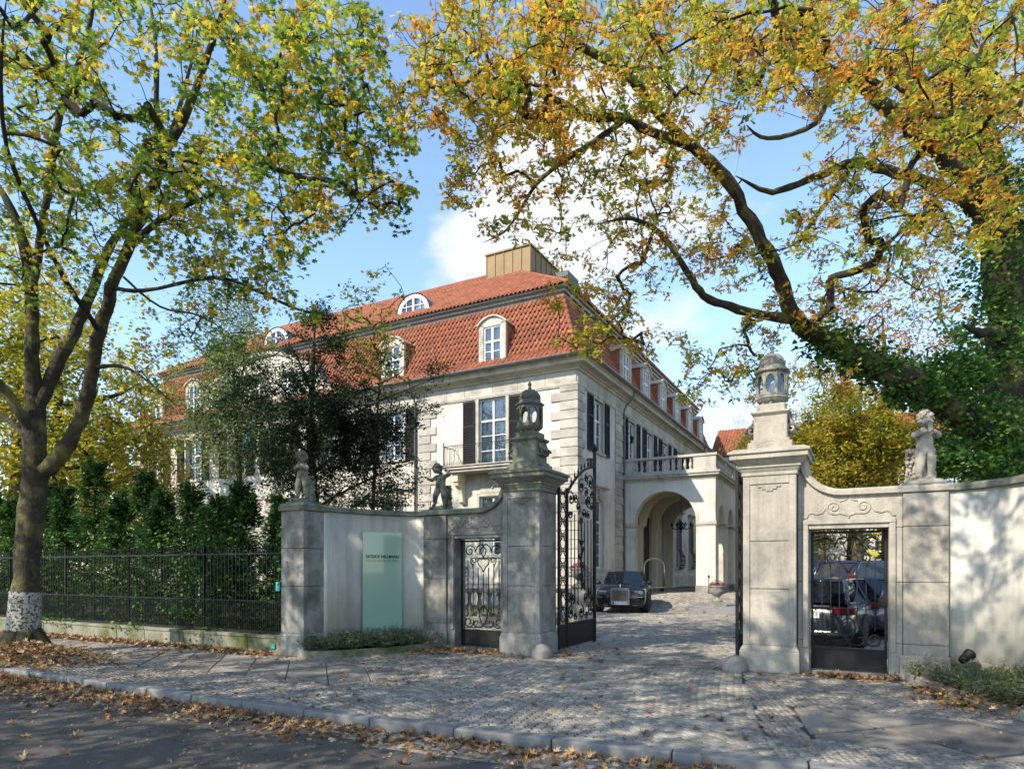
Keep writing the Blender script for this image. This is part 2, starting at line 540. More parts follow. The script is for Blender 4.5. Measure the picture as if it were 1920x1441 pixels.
# ================================================================== GROUND
def fld(x0, x1, y0, y1, nx, ny, zf):
    m = MB()
    vs = [(G(x0 + (x1 - x0) * i / nx, y0 + (y1 - y0) * j / ny)) for j in range(ny + 1) for i in range(nx + 1)]
    vs = [(p.x, p.y, zf(y0 + (y1 - y0) * (k // (nx + 1)) / ny)) for k, p in enumerate(vs)]
    m.add(vs, [(j * (nx + 1) + i, j * (nx + 1) + i + 1, (j + 1) * (nx + 1) + i + 1, (j + 1) * (nx + 1) + i) for j in range(ny) for i in range(nx)])
    return m


# kerb line in the gateway frame: straight, easing in a little past the drive
KERB = [(-26, -5.62), (-14, -5.68), (-7.9, -5.70), (-3.6, -5.73), (-0.5, -5.66), (2.1, -5.42), (3.6, -5.22), (7, -4.95), (14, -4.6), (26, -4.3)]


def kerb_v(a):
    return float(np.interp(a, [k[0] for k in KERB], [k[1] for k in KERB]))


m = MB()
m.add([G(-400, -400, -0.16), G(400, -400, -0.16), G(400, 400, -0.16), G(-400, 400, -0.16)], [(0, 1, 2, 3)])
tag(m.build('ground', M['lawn']), kind='structure')
# the road: fine strips following the kerb
m = MB()
xs = np.linspace(-60, 60, 61)
m.add([G(x, kerb_v(x) + 0.02, -0.11) for x in xs] + [G(x, -40, -0.11) for x in xs], [(61 + i, 62 + i, i + 1, i) for i in range(60)])
tag(m.build('road', M['asphalt']), kind='structure')
# sidewalk bed (the sand the setts lie in), from the kerb to beyond the wall line
m = MB()
m.add([G(x, kerb_v(x) + 0.1, -0.02) for x in xs] + [G(x, 1.0, -0.02) for x in xs], [(i, i + 1, 62 + i, 61 + i) for i in range(60)])
walk = tag(m.build('pavement', M['joint']), kind='structure')
m = fld(-8, 30, 1.0, 34, 4, 60, lambda v: gz(v) - 0.012)
court = tag(m.build('courtyard_ground', M['joint']), kind='structure')
m = fld(-40, -8.0, 1.0, 34, 4, 4, lambda v: -0.012)
tag(m.build('garden_ground', M['lawn']), kind='structure')

# ---- kerb stones: every stone its own part
kerb = tag(empty('kerb', (0, 0, 0)), kind='structure')
a = -9.0
i = 0
while a < 6.5:
    ln = random.uniform(0.92, 1.12)
    b = a + ln
    p, q = (a, kerb_v(a)), (b, kerb_v(b))
    ang = math.atan2(q[1] - p[1], q[0] - p[0])
    ln2 = math.hypot(q[0] - p[0], q[1] - p[1])
    m = MB()
    h = ln2 / 2 - 0.006
    m.box(-h, h, 0.0, 0.17, -0.25, 0.012 + random.uniform(-.004, .004))
    c = G((p[0] + q[0]) / 2, (p[1] + q[1]) / 2)
    m.build('kerb_stone', M['granite'], kerb, c, (0, 0, TH + ang), bevel=0.018, seg=2)
    a = b

# ---- flagstones: squares laid on their corner with filler pieces, in a band along the pavement
flags = tag(empty('flagstone_band', (0, 0, 0)), kind='structure')
VB0, VB1 = -4.32, -2.72


def clip_poly(poly, x0, x1):
    def cut(pl, f, g):
        out = []
        for i in range(len(pl)):
            a, b = pl[i], pl[(i + 1) % len(pl)]
            fa, fb = f(a), f(b)
            if fa >= 0: out.append(a)
            if fa * fb < 0:
                t = fa / (fa - fb)
                out.append((a[0] + (b[0] - a[0]) * t, a[1] + (b[1] - a[1]) * t))
        return out
    poly = cut(poly, lambda p: p[0] - x0(p[1]), None)
    if len(poly) > 2: poly = cut(poly, lambda p: x1(p[1]) - p[0], None)
    return poly


def apron_edge(v):
    """half width of the cobbled drive at v"""
    return 1.72 + max(0.0, -v) * 0.205


def shrink(poly, d):
    cx = sum(p[0] for p in poly) / len(poly); cy = sum(p[1] for p in poly) / len(poly)
    out = []
    for x, y in poly:
        r = math.hypot(x - cx, y - cy)
        k = max(0.1, 1 - d / max(r, 1e-3))
        out.append((cx + (x - cx) * k, cy + (y - cy) * k))
    return out




def clip_v(poly, v0, v1):
    sw = [(y, x) for x, y in poly]
    sw = clip_poly(sw, lambda p: v0, lambda p: v1)
    return [(y, x) for x, y in sw]


for side, sq in ((-1, 0.60), (1, 1.12)):
    n = int(16 / sq)
    hd_ = sq / math.sqrt(2)
    for i in range(-n, n):
        for j in range(-n, n):
            cx0 = (i - j) * hd_ + side * 6; cy0 = (i + j) * hd_ + (VB0 + VB1) / 2
            pl = [(cx0 - hd_, cy0), (cx0, cy0 - hd_), (cx0 + hd_, cy0), (cx0, cy0 + hd_)]
            if cy0 > VB1 + hd_ or cy0 < VB0 - hd_: continue
            pl = clip_v(pl, VB0, VB1)
            if len(pl) < 3: continue
            if side < 0: pl = clip_poly(pl, lambda v: -13.0, lambda v: -apron_edge(v) - 0.30)
            else: pl = clip_poly(pl, lambda v: apron_edge(v) + 0.45, lambda v: 9.0)
            if len(pl) < 3: continue
            ar = sum(pl[q][0] * pl[(q + 1) % len(pl)][1] - pl[(q + 1) % len(pl)][0] * pl[q][1] for q in range(len(pl))) / 2
            if abs(ar) < 0.012: continue
            if ar < 0: pl = pl[::-1]
            pl = shrink(pl, 0.009 if sq < 1 else 0.045)
            cx = sum(p[0] for p in pl) / len(pl); cy = sum(p[1] for p in pl) / len(pl)
            m = MB()
            m.slab([(p[0] - cx, p[1] - cy) for p in pl], -0.08, 0.002 + random.uniform(-.006, .007))
            m.build('flagstone', M['flag'], flags, G(cx, cy), (random.uniform(-.006, .006), random.uniform(-.006, .006), TH), bevel=0.008)

# ---- setts
SV = [(-.5, -.5, -.6), (.5, -.5, -.6), (.5, .5, -.6), (-.5, .5, -.6), (-.5, -.5, -.15), (.5, -.5, -.15), (.5, .5, -.15), (-.5, .5, -.15),
      (-.43, -.44, 0), (.44, -.42, 0), (.42, .44, 0), (-.43, .42, 0)]
SF = [(0, 1, 5, 4), (1, 2, 6, 5), (2, 3, 7, 6), (3, 0, 4, 7), (4, 5, 9, 8), (5, 6, 10, 9), (6, 7, 11, 10), (7, 4, 8, 11), (8, 9, 10, 11)]


def lay(region, pitch, ang, jit, arc=0.0, bounds=(-12, 12, -6, 20)):
    """centres of setts in running rows turned by ang (and bowed by arc) inside region(a, v)"""
    ca, sa = math.cos(ang), math.sin(ang)
    out = []
    Rr = 26
    n = int(Rr / pitch)
    jj = np.arange(-n, n)
    I, J = np.meshgrid(jj, jj)
    X = (I + 0.5 * (J % 2)) * pitch
    Y = J * pitch + arc * (1 - np.cos(X * 1.9))
    c0 = ((bounds[0] + bounds[1]) / 2, (bounds[2] + bounds[3]) / 2)
    A = c0[0] + X * ca - Y * sa
    B = c0[1] + X * sa + Y * ca
    sl = np.arctan(arc * 1.9 * np.sin(X * 1.9))
    A = A.ravel(); B = B.ravel(); sl = sl.ravel()
    k = (A > bounds[0]) & (A < bounds[1]) & (B > bounds[2]) & (B < bounds[3])
    A, B, sl = A[k], B[k], sl[k]
    k = region(A, B)
    A, B, sl = A[k], B[k], sl[k]
    A = A + rng.uniform(-jit, jit, len(A)); B = B + rng.uniform(-jit, jit, len(B))
    return A, B, ang + sl + rng.uniform(-.09, .09, len(A))


def sett_field(name, A, B, ang, size, parent, material, singles=0, gap=0.93):
    k = len(A)
    if k == 0: return
    zz = np.array([gz(v) for v in B]) + rng.uniform(-.004, .006, k)
    pos = np.stack([G0.x + U.x * A + V.x * B, G0.y + U.y * A + V.y * B, zz], 1)
    d = pos[:, 0] ** 2 + pos[:, 1] ** 2
    # only lay what the lens or one step beside it could see
    keep = (np.abs(pos[:, 0]) < pos[:, 1] * 0.9 + 2) & (pos[:, 1] > 3.6)
    pos, ang, d = pos[keep], np.asarray(ang)[keep], d[keep]
    order = np.argsort(d)
    pos, ang = pos[order], ang[order]
    k = len(pos)
    sc = np.stack([size * gap * rng.uniform(.90, 1.06, k), size * gap * rng.uniform(.90, 1.06, k), np.full(k, 0.05)], 1)
    rot = rots(k, 0.035, ang + TH)
    if singles:
        tmpl = []
        for q in range(5):
            tv = np.array(SV) * [size * gap, size * gap, 0.05]
            tv[4:, :2] += rng.uniform(-.004, .004, (8, 2))
            me = bpy.data.meshes.new('sett')
            me.from_pydata([tuple(t) for t in tv], [], SF)
            me.materials.append(material)
            tmpl.append(me)
        for i in range(min(singles, k)):
            link('sett', tmpl[i % 5], parent, pos[i], (random.uniform(-.03, .03), random.uniform(-.03, .03), ang[i] + TH), (sc[i][0] / size / gap, sc[i][1] / size / gap, 1))
        pos, rot, sc = pos[singles:], rot[singles:], sc[singles:]
        k = len(pos)
    if k:
        jitter = np.zeros((k, 12, 3)); jitter[:, 4:, :2] = rng.uniform(-.0035, .0035, (k, 8, 2))
        me = swarm(name, SV, SF, pos, rot, sc, material, rnd=rng.random(k), jitter=jitter)
        tag(link(name, me, parent), kind='stuff')


drive = tag(empty('cobbled_drive', (0, 0, 0)), kind='structure')
A, B, an = lay(lambda a, v: (np.abs(a) < np.where(v < 0, 1.72 + np.maximum(0, -v) * 0.205, 1.72)) & (v > -5.48 + np.maximum(0, a) * .1) & (v < -0.42), 0.1, R(38), 0.006, 0.1, (-4, 4, -6, 0))
sett_field('granite_setts', A, B, an, 0.1, drive, M['sett'], singles=300)
A, B, an = lay(lambda a, v: (v > 0.02) & ((np.abs(a) < 1.72) | (v > 0.6)) & (a > -7.5), 0.115, R(20), 0.008, 0.07, (-8, 9, 0, 15.5))
sett_field('courtyard_setts', A, B, an, 0.115, drive, M['sett'])
A, B, an = lay(lambda a, v: (a > -7.3), 0.17, R(20), 0.01, 0.0, (-7.5, 12, 15.5, 30))
sett_field('courtyard_setts', A, B, an, 0.17, drive, M['sett'])
# a double edging row on each side of the drive
ed = []
for s_ in (-1, 1):
    for v in np.arange(-5.4, -0.45, 0.115):
        for q in (0.0, 0.11):
            if s_ * (apron_edge(v) + q) > 0 and v < kerb_v(apron_edge(v)) + 0.25: continue
            ed.append((s_ * (apron_edge(v) + 0.03 + q * 0), v, R(90) + s_ * R(11)))
ed = ed[::2]
mos = tag(empty('mosaic_paving', (0, 0, 0)), kind='structure')


def mosaic_region(a, v):
    aa = np.abs(a)
    kv = np.interp(a, [k[0] for k in KERB], [k[1] for k in KERB])
    ok = (v > kv + 0.2) & (v < -0.05)
    ok &= aa > 1.72 + np.maximum(0, -v) * 0.205 + 0.03
    ok &= (v < VB0 - 0.02) | (v > VB1 + 0.02) | (aa < 1.72 + np.maximum(0, -v) * 0.205 + np.where(a < 0, .28, .42))
    ok &= ~((a < -5.4) & (v > -2.2))
    return ok


A, B, an = lay(mosaic_region, 0.066, R(45), 0.005, 0.05, (-11, 8, -6, 0))
sett_field('mosaic_setts', A, B, an, 0.066, mos, M['mosaic'])

# gutter of larger setts along the kerb, starting by the drive
gut = tag(empty('gutter', (0, 0, 0)), kind='structure')
tm = MB()
tm.add([(x * .17, y * .12, z * .05) for x, y, z in SV], SF)
gme = tm.mesh('gutter_sett', M['sett'])
for row in range(4):
    x = -2.2 + row * 0.5 + random.uniform(0, .1)
    while x < 6:
        v = kerb_v(x) - 0.075 - row * 0.132
        p = G(x, v, -0.1 + random.uniform(-.004, .003))
        link('gutter_sett', gme, gut, p, (random.uniform(-.02, .02), random.uniform(-.02, .02), TH + math.atan2(kerb_v(x + .2) - kerb_v(x), .2) + random.uniform(-.03, .03)),
             (random.uniform(.92, 1.08), random.uniform(.92, 1.04), 1))
        x += 0.178
# threshold slabs across the gateway
th = tag(empty('threshold', (0, 0, 0)), kind='structure')
x = -1.72
while x < 1.7:
    w = min(random.uniform(.55, .75), 1.74 - x)
    m = MB(); m.box(-w / 2 + .005, w / 2 - .005, -0.2, 0.2, -.08, 0.006 + random.uniform(-.002, .003))
    m.build('threshold_slab', M['flag'], th, G(x + w / 2, -0.2), (0, 0, TH), bevel=0.006)
    x += w

# ================================================================== GATEWAY
ZT = 2.83      # top of the boundary wall
GF_ = [(0, 0, 0), (0, 0, TH)]


def gframe(name, a, b, label, cat, group=None):
    return empty(name, G(a, b), TH, label, cat, group)


def course(mbs, x0, x1, y0, y1, zs, j=0.006):
    """blocks one on another with thin recessed joints; returns list of MB"""
    out = []
    for z0, z1 in zip(zs[:-1], zs[1:]):
        m = MB(); m.box(x0, x1, y0, y1, z0 + j / 2, z1 - j / 2); out.append(m)
    return out


def pillar(s):
    """one gate pillar; s=-1 left, +1 right. local x runs along the street, -y to the street"""
    if s < 0:
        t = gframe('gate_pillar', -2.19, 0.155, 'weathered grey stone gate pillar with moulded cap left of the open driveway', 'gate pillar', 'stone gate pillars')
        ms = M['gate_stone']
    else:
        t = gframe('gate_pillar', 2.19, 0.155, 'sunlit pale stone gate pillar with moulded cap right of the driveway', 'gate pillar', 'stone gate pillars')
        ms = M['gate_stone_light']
    w, d = 0.39, 0.375
    for m in course(None, -w + .02, w - .02, -d + .02, d - .02, [0.42, 1.3, 2.05, 3.08]):
        m.build('shaft_stone', ms, t, bevel=0.01)
    m = MB()     # panel edge strips left proud on the front and side faces, making the sunk field
    for x0, x1 in ((-w, -w + .10), (w - .10, w)):
        m.box(x0, x1, -d, -d + .03, 0.42, 3.08)
    m.box(-w + .1, w - .1, -d, -d + .03, 2.95, 3.08); m.box(-w + .1, w - .1, -d, -d + .03, 0.42, .52)
    for y0, y1 in ((-d + .031, -d + .13), (d - .10, d)):
        for xx in (-1, 1):
            m.box(min(xx * w, xx * (w - .03)), max(xx * w, xx * (w - .03)), y0, y1, 0.42, 3.08)
    m.build('panel_moulding', ms, t, bevel=0.006)
    m = MB()
    m.box(-w - .05, w + .05, -d - .05, d + .05, 0, 0.34)
    m.frustum(-w - .05, w + .05, -d - .05, d + .05, 0.34, 0.42, -0.05)
    m.build('plinth', ms, t, bevel=0.015, seg=2)
    m = MB()
    m.box(-w - .02, w + .02, -d - .02, d + .02, 3.08, 3.14)
    m.frustum(-w - .02, w + .02, -d - .02, d + .02, 3.14, 3.20, 0.035)
    m.box(-w - .07, w + .07, -d - .07, d + .07, 3.20, 3.23)
    m.frustum(-w - .05, w + .05, -d - .05, d + .05, 3.23, 3.33, 0.10)
    m.box(-w - .18, w + .18, -d - .18, d + .18, 3.33, 3.41)
    m.box(-w - .21, w + .21, -d - .21, d + .21, 3.41, 3.45)
    m.frustum(-w - .21, w + .21, -d - .21, d + .21, 3.45, 3.50, -0.10)
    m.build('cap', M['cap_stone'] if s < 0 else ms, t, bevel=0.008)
    m = MB()     # little stepped ornament below the cap
    for x0, x1, z0, z1 in ((-.17, .17, 2.90, 2.925), (-.11, .11, 2.865, 2.90), (-.05, .05, 2.835, 2.865)):
        m.box(x0, x1, -d + .002, -d + .035, z0, z1)
    m.build('ornament', ms, t, bevel=0.004)
    m = MB()
    m.box(-.33, .33, -.33, .33, 3.50, 3.62); m.box(-.29, .29, -.29, .29, 3.62, 3.67)
    m.box(-.25, .25, -.25, .25, 3.67, 4.05)
    m.frustum(-.25, .25, -.25, .25, 4.05, 4.08, 0.03)
    m.box(-.29, .29, -.29, .29, 4.08, 4.12)
    m.box(-.215, .215, -.215, .215, 4.12, 4.24)
    m.build('lantern_pedestal', M['cap_stone'] if s < 0 else ms, t, bevel=0.01)
    m = MB(); m.smooth = True     # scroll brackets on the two cheeks of the pedestal
    for sx in (-1, 1):
        pts = []
        for i in range(22):
            a = i / 21 * 2.6 * math.pi; r = 0.085 * (1 - i / 26)
            pts.append((sx * (.32 + .0) + sx * (r * math.cos(a) - .02), 0, 3.84 + r * math.sin(a)))
        m.tube(pts, 0.03, 6, flat=(0.04, 0.26))
        m.tube([(sx * .26, 0, 4.02), (sx * .30, 0, 3.93), (sx * .38, 0, 3.86)], 0.05, 6, flat=(0.05, 0.26))
    m.build('scroll_bracket', M['cap_stone'] if s < 0 else ms, t)
    m = MB(); m.ball((s * -0.0, 0, 0), 0.17, 14, 8, (1, 1, 1))
    return t


pillar(-1)
pillar(1)
# guard stones at the feet of the pillars, where wheels would scrape
for s, lb in ((-1, 'rounded guard stone at the foot of the left gate pillar beside the open gate'),
              (1, 'rounded guard stone at the foot of the right gate pillar')):
    m = MB(); m.smooth = True
    m.lathe([(.20, -.05), (.205, .05), (.195, .12), (.16, .18), (.10, .225), (.04, .245), (.002, .25)], 14)
    m.v = [(x * (1 + random.uniform(-.05, .05)), y * (1 + random.uniform(-.05, .05)), z * (1 + random.uniform(-.04, .04))) for x, y, z in m.v]
    o = m.build('guard_stone', M['gate_stone'], None, G(s * 1.69, -0.33), (0, 0, 0))
    tag(o, lb, 'guard stone', 'guard stones of the gateway')


def lantern(s):
    lb = ('dark octagonal lantern with glass oval windows and domed top on the left gate pillar' if s < 0
          else 'sunlit octagonal stone lantern with domed top on the right gate pillar')
    t = gframe('gate_lantern', s * 2.19, 0.155, lb, 'lantern', 'lanterns on the gate pillars')
    t.location.z = 4.24
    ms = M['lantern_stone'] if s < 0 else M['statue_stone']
    r0 = R(22.5)
    m = MB(); m.lathe([(.15, 0), (.17, .03), (.22, .06), (.265, .11), (.255, .13), (.235, .14)], 8, rot0=r0)
    for k in range(8):
        a = R(45) * k
        m.ball((.17 * math.cos(a), .17 * math.sin(a), .015), .03, 6, 4)
    m.build('lantern_base', ms, t, bevel=0.004)
    # eight framed lights with oval openings
    rr, z0, z1 = 0.235, 0.14, 0.50
    ap = rr * math.cos(R(22.5)); wd = rr * math.sin(R(22.5))
    m = MB()
    for k in range(8):
        a = R(45) * k
        m.M = Matrix.Rotation(a + R(90), 4, 'Z') @ Matrix.Translation((0, -ap, 0))
        n = 20
        inner, outer = [], []
        for i in range(n):
            an = 2 * math.pi * i / n
            ex = (wd - .018) * math.cos(an); ez = 0.155 * math.sin(an)
            # squarish oval
            inner.append((ex, (z0 + z1) / 2 + ez))
            sc = 1 / max(abs(math.cos(an)), abs(math.sin(an)))
            outer.append((wd * math.cos(an) * sc, (z0 + z1) / 2 + 0.18 * math.sin(an) * sc))
        for yy, flip in ((-.012, False), (.012, True)):
            vs = [(x, yy, z) for x, z in inner] + [(x, yy, z) for x, z in outer]
            fs = [(i, n + i, n + (i + 1) % n, (i + 1) % n) for i in range(n)]
            m.add(vs, fs)
        vs = [(x, -.012, z) for x, z in inner] + [(x, .012, z) for x, z in inner]
        m.add(vs, [(i, (i + 1) % n, n + (i + 1) % n, n + i) for i in range(n)])
        m.box(-wd - .012, -wd + .012, -.02, .014, z0, z1)
    m.M = Matrix.Identity(4)
    m.build('lantern_frame', ms, t)
    m = MB()
    m.lathe([(rr - .012, z0 + .01), (rr - .012, z1 - .01)], 8, rot0=r0, cap=False)
    m.build('lantern_glass', M['lamp_glass'], t)
    m = MB(); m.smooth = True
    m.lathe([(.03, .14), (.045, .2), (.055, .3), (.03, .36), (.002, .37)], 10)
    m.build('lamp_bulb', M['white_paint'], t)
    m = MB()
    m.lathe([(.235, .50), (.25, .51), (.285, .53), (.29, .545), (.24, .575), (.215, .60), (.212, .63), (.18, .64)], 8, rot0=r0)
    m.build('lantern_cornice', ms, t, bevel=0.003)
    m = MB(); m.smooth = True
    m.lathe([(.195, .63), (.20, .67), (.185, .73), (.145, .785), (.085, .825), (.04, .845), (.025, .86), (.035, .875), (.025, .89), (.02, .90), (.04, .93), (.028, .965), (.006, 1.0), (.001, 1.01)], 24)
    for k in range(8):
        a = R(45) * k + r0
        pts = [(r_ * 1.02 * math.cos(a), r_ * 1.02 * math.sin(a), z_) for r_, z_ in ((.195, .64), (.20, .67), (.187, .73), (.148, .785), (.088, .825))]
        m.tube(pts, .010, 5)
        a2 = R(45) * k
        pts = [(.2 * math.cos(a2 + q * .5), .2 * math.sin(a2 + q * .5), .66 + .055 * (1 - abs(q * 1.6))) for q in (-.6, -.3, 0, .3, .6)]
        m.tube(pts, .008, 4)
    m.build('lantern_dome', ms, t)
    return t


lantern(-1)
lantern(1)


def scroll_pts(cx, cz, r, turns, a0, sg=1, inner=0.18, n=None, y=0.0):
    n = n or int(14 * turns) + 4
    out = []
    for i in range(n):
        t = i / (n - 1)
        a = a0 + sg * t * turns * 2 * math.pi
        rr = r * (1 - t) + r * inner * t
        out.append((cx + rr * math.cos(a), y, cz + rr * math.sin(a)))
    return out


def wicket_wall(s):
    """stone wall with the pedestrian doorway between pillar and corner pilaster; local x from the gate axis outwards times s"""
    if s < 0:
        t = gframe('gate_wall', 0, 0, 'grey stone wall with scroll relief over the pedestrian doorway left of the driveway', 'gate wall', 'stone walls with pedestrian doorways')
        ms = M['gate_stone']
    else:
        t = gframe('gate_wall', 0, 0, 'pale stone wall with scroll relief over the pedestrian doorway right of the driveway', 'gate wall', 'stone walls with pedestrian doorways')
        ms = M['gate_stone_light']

    def X(a): return s * a

    def bx(m, a0, a1, y0, y1, z0, z1):
        m.box(min(X(a0), X(a1)), max(X(a0), X(a1)), y0, y1, z0, z1)
    y0, y1 = 0.0, 0.42
    # jambs in coursed blocks
    for z0, z1 in ((0.0, .52), (.52, 1.42), (1.42, 2.23)):
        m = MB(); bx(m, 2.585, 2.745, y0, y1, z0 + .003, z1 - .003); m.build('jamb_stone', ms, t, bevel=.006)
        m = MB(); bx(m, 3.82, 3.995, y0, y1, z0 + .003, z1 - .003); m.build('jamb_stone', ms, t, bevel=.006)
        m = MB(); bx(m, 4.0, 4.56, y0 - .05, y1 + .05, z0 + .003, z1 - .003); m.build('pilaster_stone', ms, t, bevel=.008)
    m = MB(); bx(m, 4.0, 4.56, y0 - .05, y1 + .05, 2.233, ZT - .12); m.build('pilaster_stone', ms, t, bevel=.008)
    m = MB(); bx(m, 3.96, 4.58, y0 - .09, y0 - .052, 0.0, .36); m.build('pilaster_foot', ms, t, bevel=.01)
    # moulded architrave round the opening
    m = MB()
    bx(m, 2.655, 2.735, y0 - .03, y0 - .002, 0.40, 2.30); bx(m, 3.83, 3.91, y0 - .03, y0 - .002, 0.40, 2.30); bx(m, 2.655, 3.91, y0 - .034, y0 - .002, 2.302, 2.37)
    m.build('architrave', ms, t, bevel=.006)
    m = MB(); bx(m, 2.745, 3.82, 0.0, .42, -.05, .03); m.build('door_sill', ms, t, bevel=.008)
    # head with the concave sweep up to the pillar cap
    r = 0.62
    pts = [(X(2.585), 2.236), (X(3.995), 2.236), (X(3.995), ZT - .115)]
    arc = []
    for i in range(15):
        a = R(270) - R(90) * i / 14
        arc.append((X(2.60 + r + r * math.cos(a)), ZT - .115 + r * 0.93 + r * 0.93 * math.sin(a)))
    pts += arc
    pts.append((X(2.585), arc[-1][1]))
    if s < 0: pts = pts[::-1]
    m = MB(); m.prism(pts, y0, y1); m.build('lintel_stone', ms, t, norm=True)
    # coping following the sweep and running level to the pilaster
    path = [(X(4.62), ZT - .115)] + [(X(3.3), ZT - .115)] + arc
    m = MB()
    prev = None
    rings = []
    for i, (x, z) in enumerate(path):
        a_ = path[max(0, i - 1)]; b_ = path[min(len(path) - 1, i + 1)]
        dx, dz = b_[0] - a_[0], b_[1] - a_[1]
        q = math.hypot(dx, dz); nx, nz = -dz / q, dx / q
        if nz < 0 or (abs(nz) < 1e-3 and nx * s < 0): nx, nz = -nx, -nz
        if i > 4 and nx * s < 0: nx, nz = -nx, -nz
        ring = []
        for yy, h in ((y0 - .07, .02), (y0 - .07, .085), (y0 - .03, .12), (y1 + .03, .12), (y1 + .07, .085), (y1 + .07, .02), (y1 + .0, 0.0), (y0, 0.0)):
            ring.append((x + nx * h, yy, z + nz * h))
        rings.append(ring)
    m.loft(rings)
    m.build('coping', M['cap_stone'] if s < 0 else ms, t, norm=True, bevel=.004)
    # moulded groove following the sweep
    # relief scrolls over the door
    m = MB(); m.smooth = True
    cxm = X(3.29)
    for q in (-1, 1):
        sp = scroll_pts(cxm + q * .20, 2.555, .105, 1.5, R(-90), q, .15, y=y0)
        m.tube(sp, .012, 5, flat=(.02, .03))
        m.tube([(cxm + q * .20, y0, 2.45), (cxm + q * .10, y0, 2.46), (cxm, y0, 2.42)], .012, 5, flat=(.02, .03))
        m.tube([(cxm + q * .31, y0, 2.56), (cxm + q * .35, y0, 2.48), (cxm + q * .43, y0, 2.455), (cxm + q * .50, y0, 2.48), (cxm + q * .55, y0, 2.465), (cxm + q * .575, y0, 2.41), (cxm + q * .62, y0, 2.40)], .012, 5, flat=(.018, .03))
        m.tube([(cxm + q * .12, y0, 2.64), (cxm + q * .05, y0, 2.66), (cxm, y0, 2.70)], .01, 5, flat=(.014, .025))
    m.ball((cxm, y0, 2.40), .022, 8, 6)
    m.build('scroll_relief', ms, t)
    return t


wicket_wall(-1)
wicket_wall(1)


# -- wrought iron helpers
def iron_scrollwork(t, W, z0, z1, nb=7, rb=0.011):
    """grille of a pedestrian gate, local x 0..W"""
    cx = W / 2
    zt, zb = z1 - 0.02, z0 + 0.02
    xs = [W * (i + 1) / (nb + 1) for i in range(nb)]
    for i, x in enumerate(xs):
        k = abs(i - (nb - 1) / 2)
        top = zt - (0.62 if k < 1 else 0.5 if k < 1.6 else 0.42 if k < 2.6 else .36)
        bot = zb + (0.34 if k < 2 else 0.26)
        m = MB(); m.tube([(x, 0, bot), (x, 0, top)], rb, 4); m.build('bar', M['iron'], t)
    for q in (-1, 1):
        def S(pts): return [(cx + q * x, 0, z) for x, z in pts]
        # top corner C scroll
        m = MB(); m.smooth = True
        w2 = W / 2
        m.tube([(cx + q * p[0], 0, p[2]) for p in scroll_pts(w2 - .17, zt - .16, .13, 1.35, R(200), -1, .25)], .012, 5)
        m.tube(S([(w2 - .30, zt - .18), (w2 - .34, zt - .08), (w2 - .42, zt - .03), (0.02, zt - .05), (-.07, zt - .14), (-.04, zt - .24), (.02, zt - .31)]), .013, 5)
        m.build('scroll', M['iron'], t)
        m = MB(); m.smooth = True
        m.tube([(cx + q * p[0], 0, p[2]) for p in scroll_pts(w2 - .26, zt - .36, .075, 1.2, R(-40), 1, .25)], .012, 5)
        m.tube(S([(w2 - .20, zt - .41), (w2 - .23, zt - .45), (w2 - .24, zt - .5)]), .012, 5)
        m.build('scroll', M['iron'], t)
        # trefoil heart
        m = MB(); m.smooth = True
        m.tube(S([(0, zt - .31), (.04, zt - .34), (.09, zt - .31), (.135, zt - .36), (.12, zt - .43), (.05, zt - .5), (0, zt - .60)]), .012, 5)
        m.build('scroll', M['iron'], t)
        # bottom scrolls
        m = MB(); m.smooth = True
        m.tube(S([(0, zb + .46), (.08, zb + .40), (.10, zb + .28), (.05, zb + .12), (-.06, zb + .03), (-.16, zb + .03), (-.22, zb + .08), (-.2, zb + .15), (-.15, zb + .16), (-.14, zb + .12)]), .013, 5)
        m.tube([(cx + q * p[0], 0, p[2]) for p in scroll_pts(w2 - .14, zb + .13, .12, 1.3, R(160), 1, .3)], .013, 5)
        m.tube(S([(w2 - .25, zb + .1), (w2 - .3, zb + .04), (.16, zb + .05)]), .012, 5)
        m.build('scroll', M['iron'], t)
        m = MB(); m.smooth = True
        m.tube([(cx + q * p[0], 0, p[2]) for p in scroll_pts(.19, zb + .30, .05, 1.3, R(90), 1, .2)], .010, 5)
        m.build('scroll', M['iron'], t)


def wicket_gate(s):
    lb = ('black wrought iron pedestrian gate with scrolls in the left doorway' if s < 0
          else 'black wrought iron pedestrian gate with scrolls in front of the parked cars')
    t = gframe('pedestrian_gate', (-3.805 if s < 0 else 2.76), 0.24, lb, 'gate', 'wrought iron pedestrian gates')
    W = 1.045
    if s < 0:
        t.rotation_euler.z = TH + R(0)
    m = MB()
    m.box(0, .035, -.018, .018, .05, 2.20); m.box(W - .035, W, -.018, .018, .05, 2.20)
    m.box(.035, W - .035, -.016, .016, 2.17, 2.205); m.box(.035, W - .035, -.016, .016, .36, .39)
    m.build('frame', M['iron'], t, bevel=.003)
    m = MB(); m.box(.036, W - .036, -.008, .008, .052, .358); m.box(.036, W - .036, -.016, .012, .10, .125)
    m.build('kick_plate', M['iron'], t)
    t2 = empty('grille', (.035, 0, 0), 0, parent=t)
    iron_scrollwork(t2, W - .07, .39, 2.17)
    m = MB(); m.box(W - .12, W - .03, -.035, .035, 1.02, 1.16); m.tube([(W - .09, -.035, 1.1), (W - .09, -.08, 1.1), (W - .18, -.085, 1.1)], .008, 6)
    m.build('lock', M['iron'], t)
    return t


wicket_gate(-1)
wicket_gate(1)


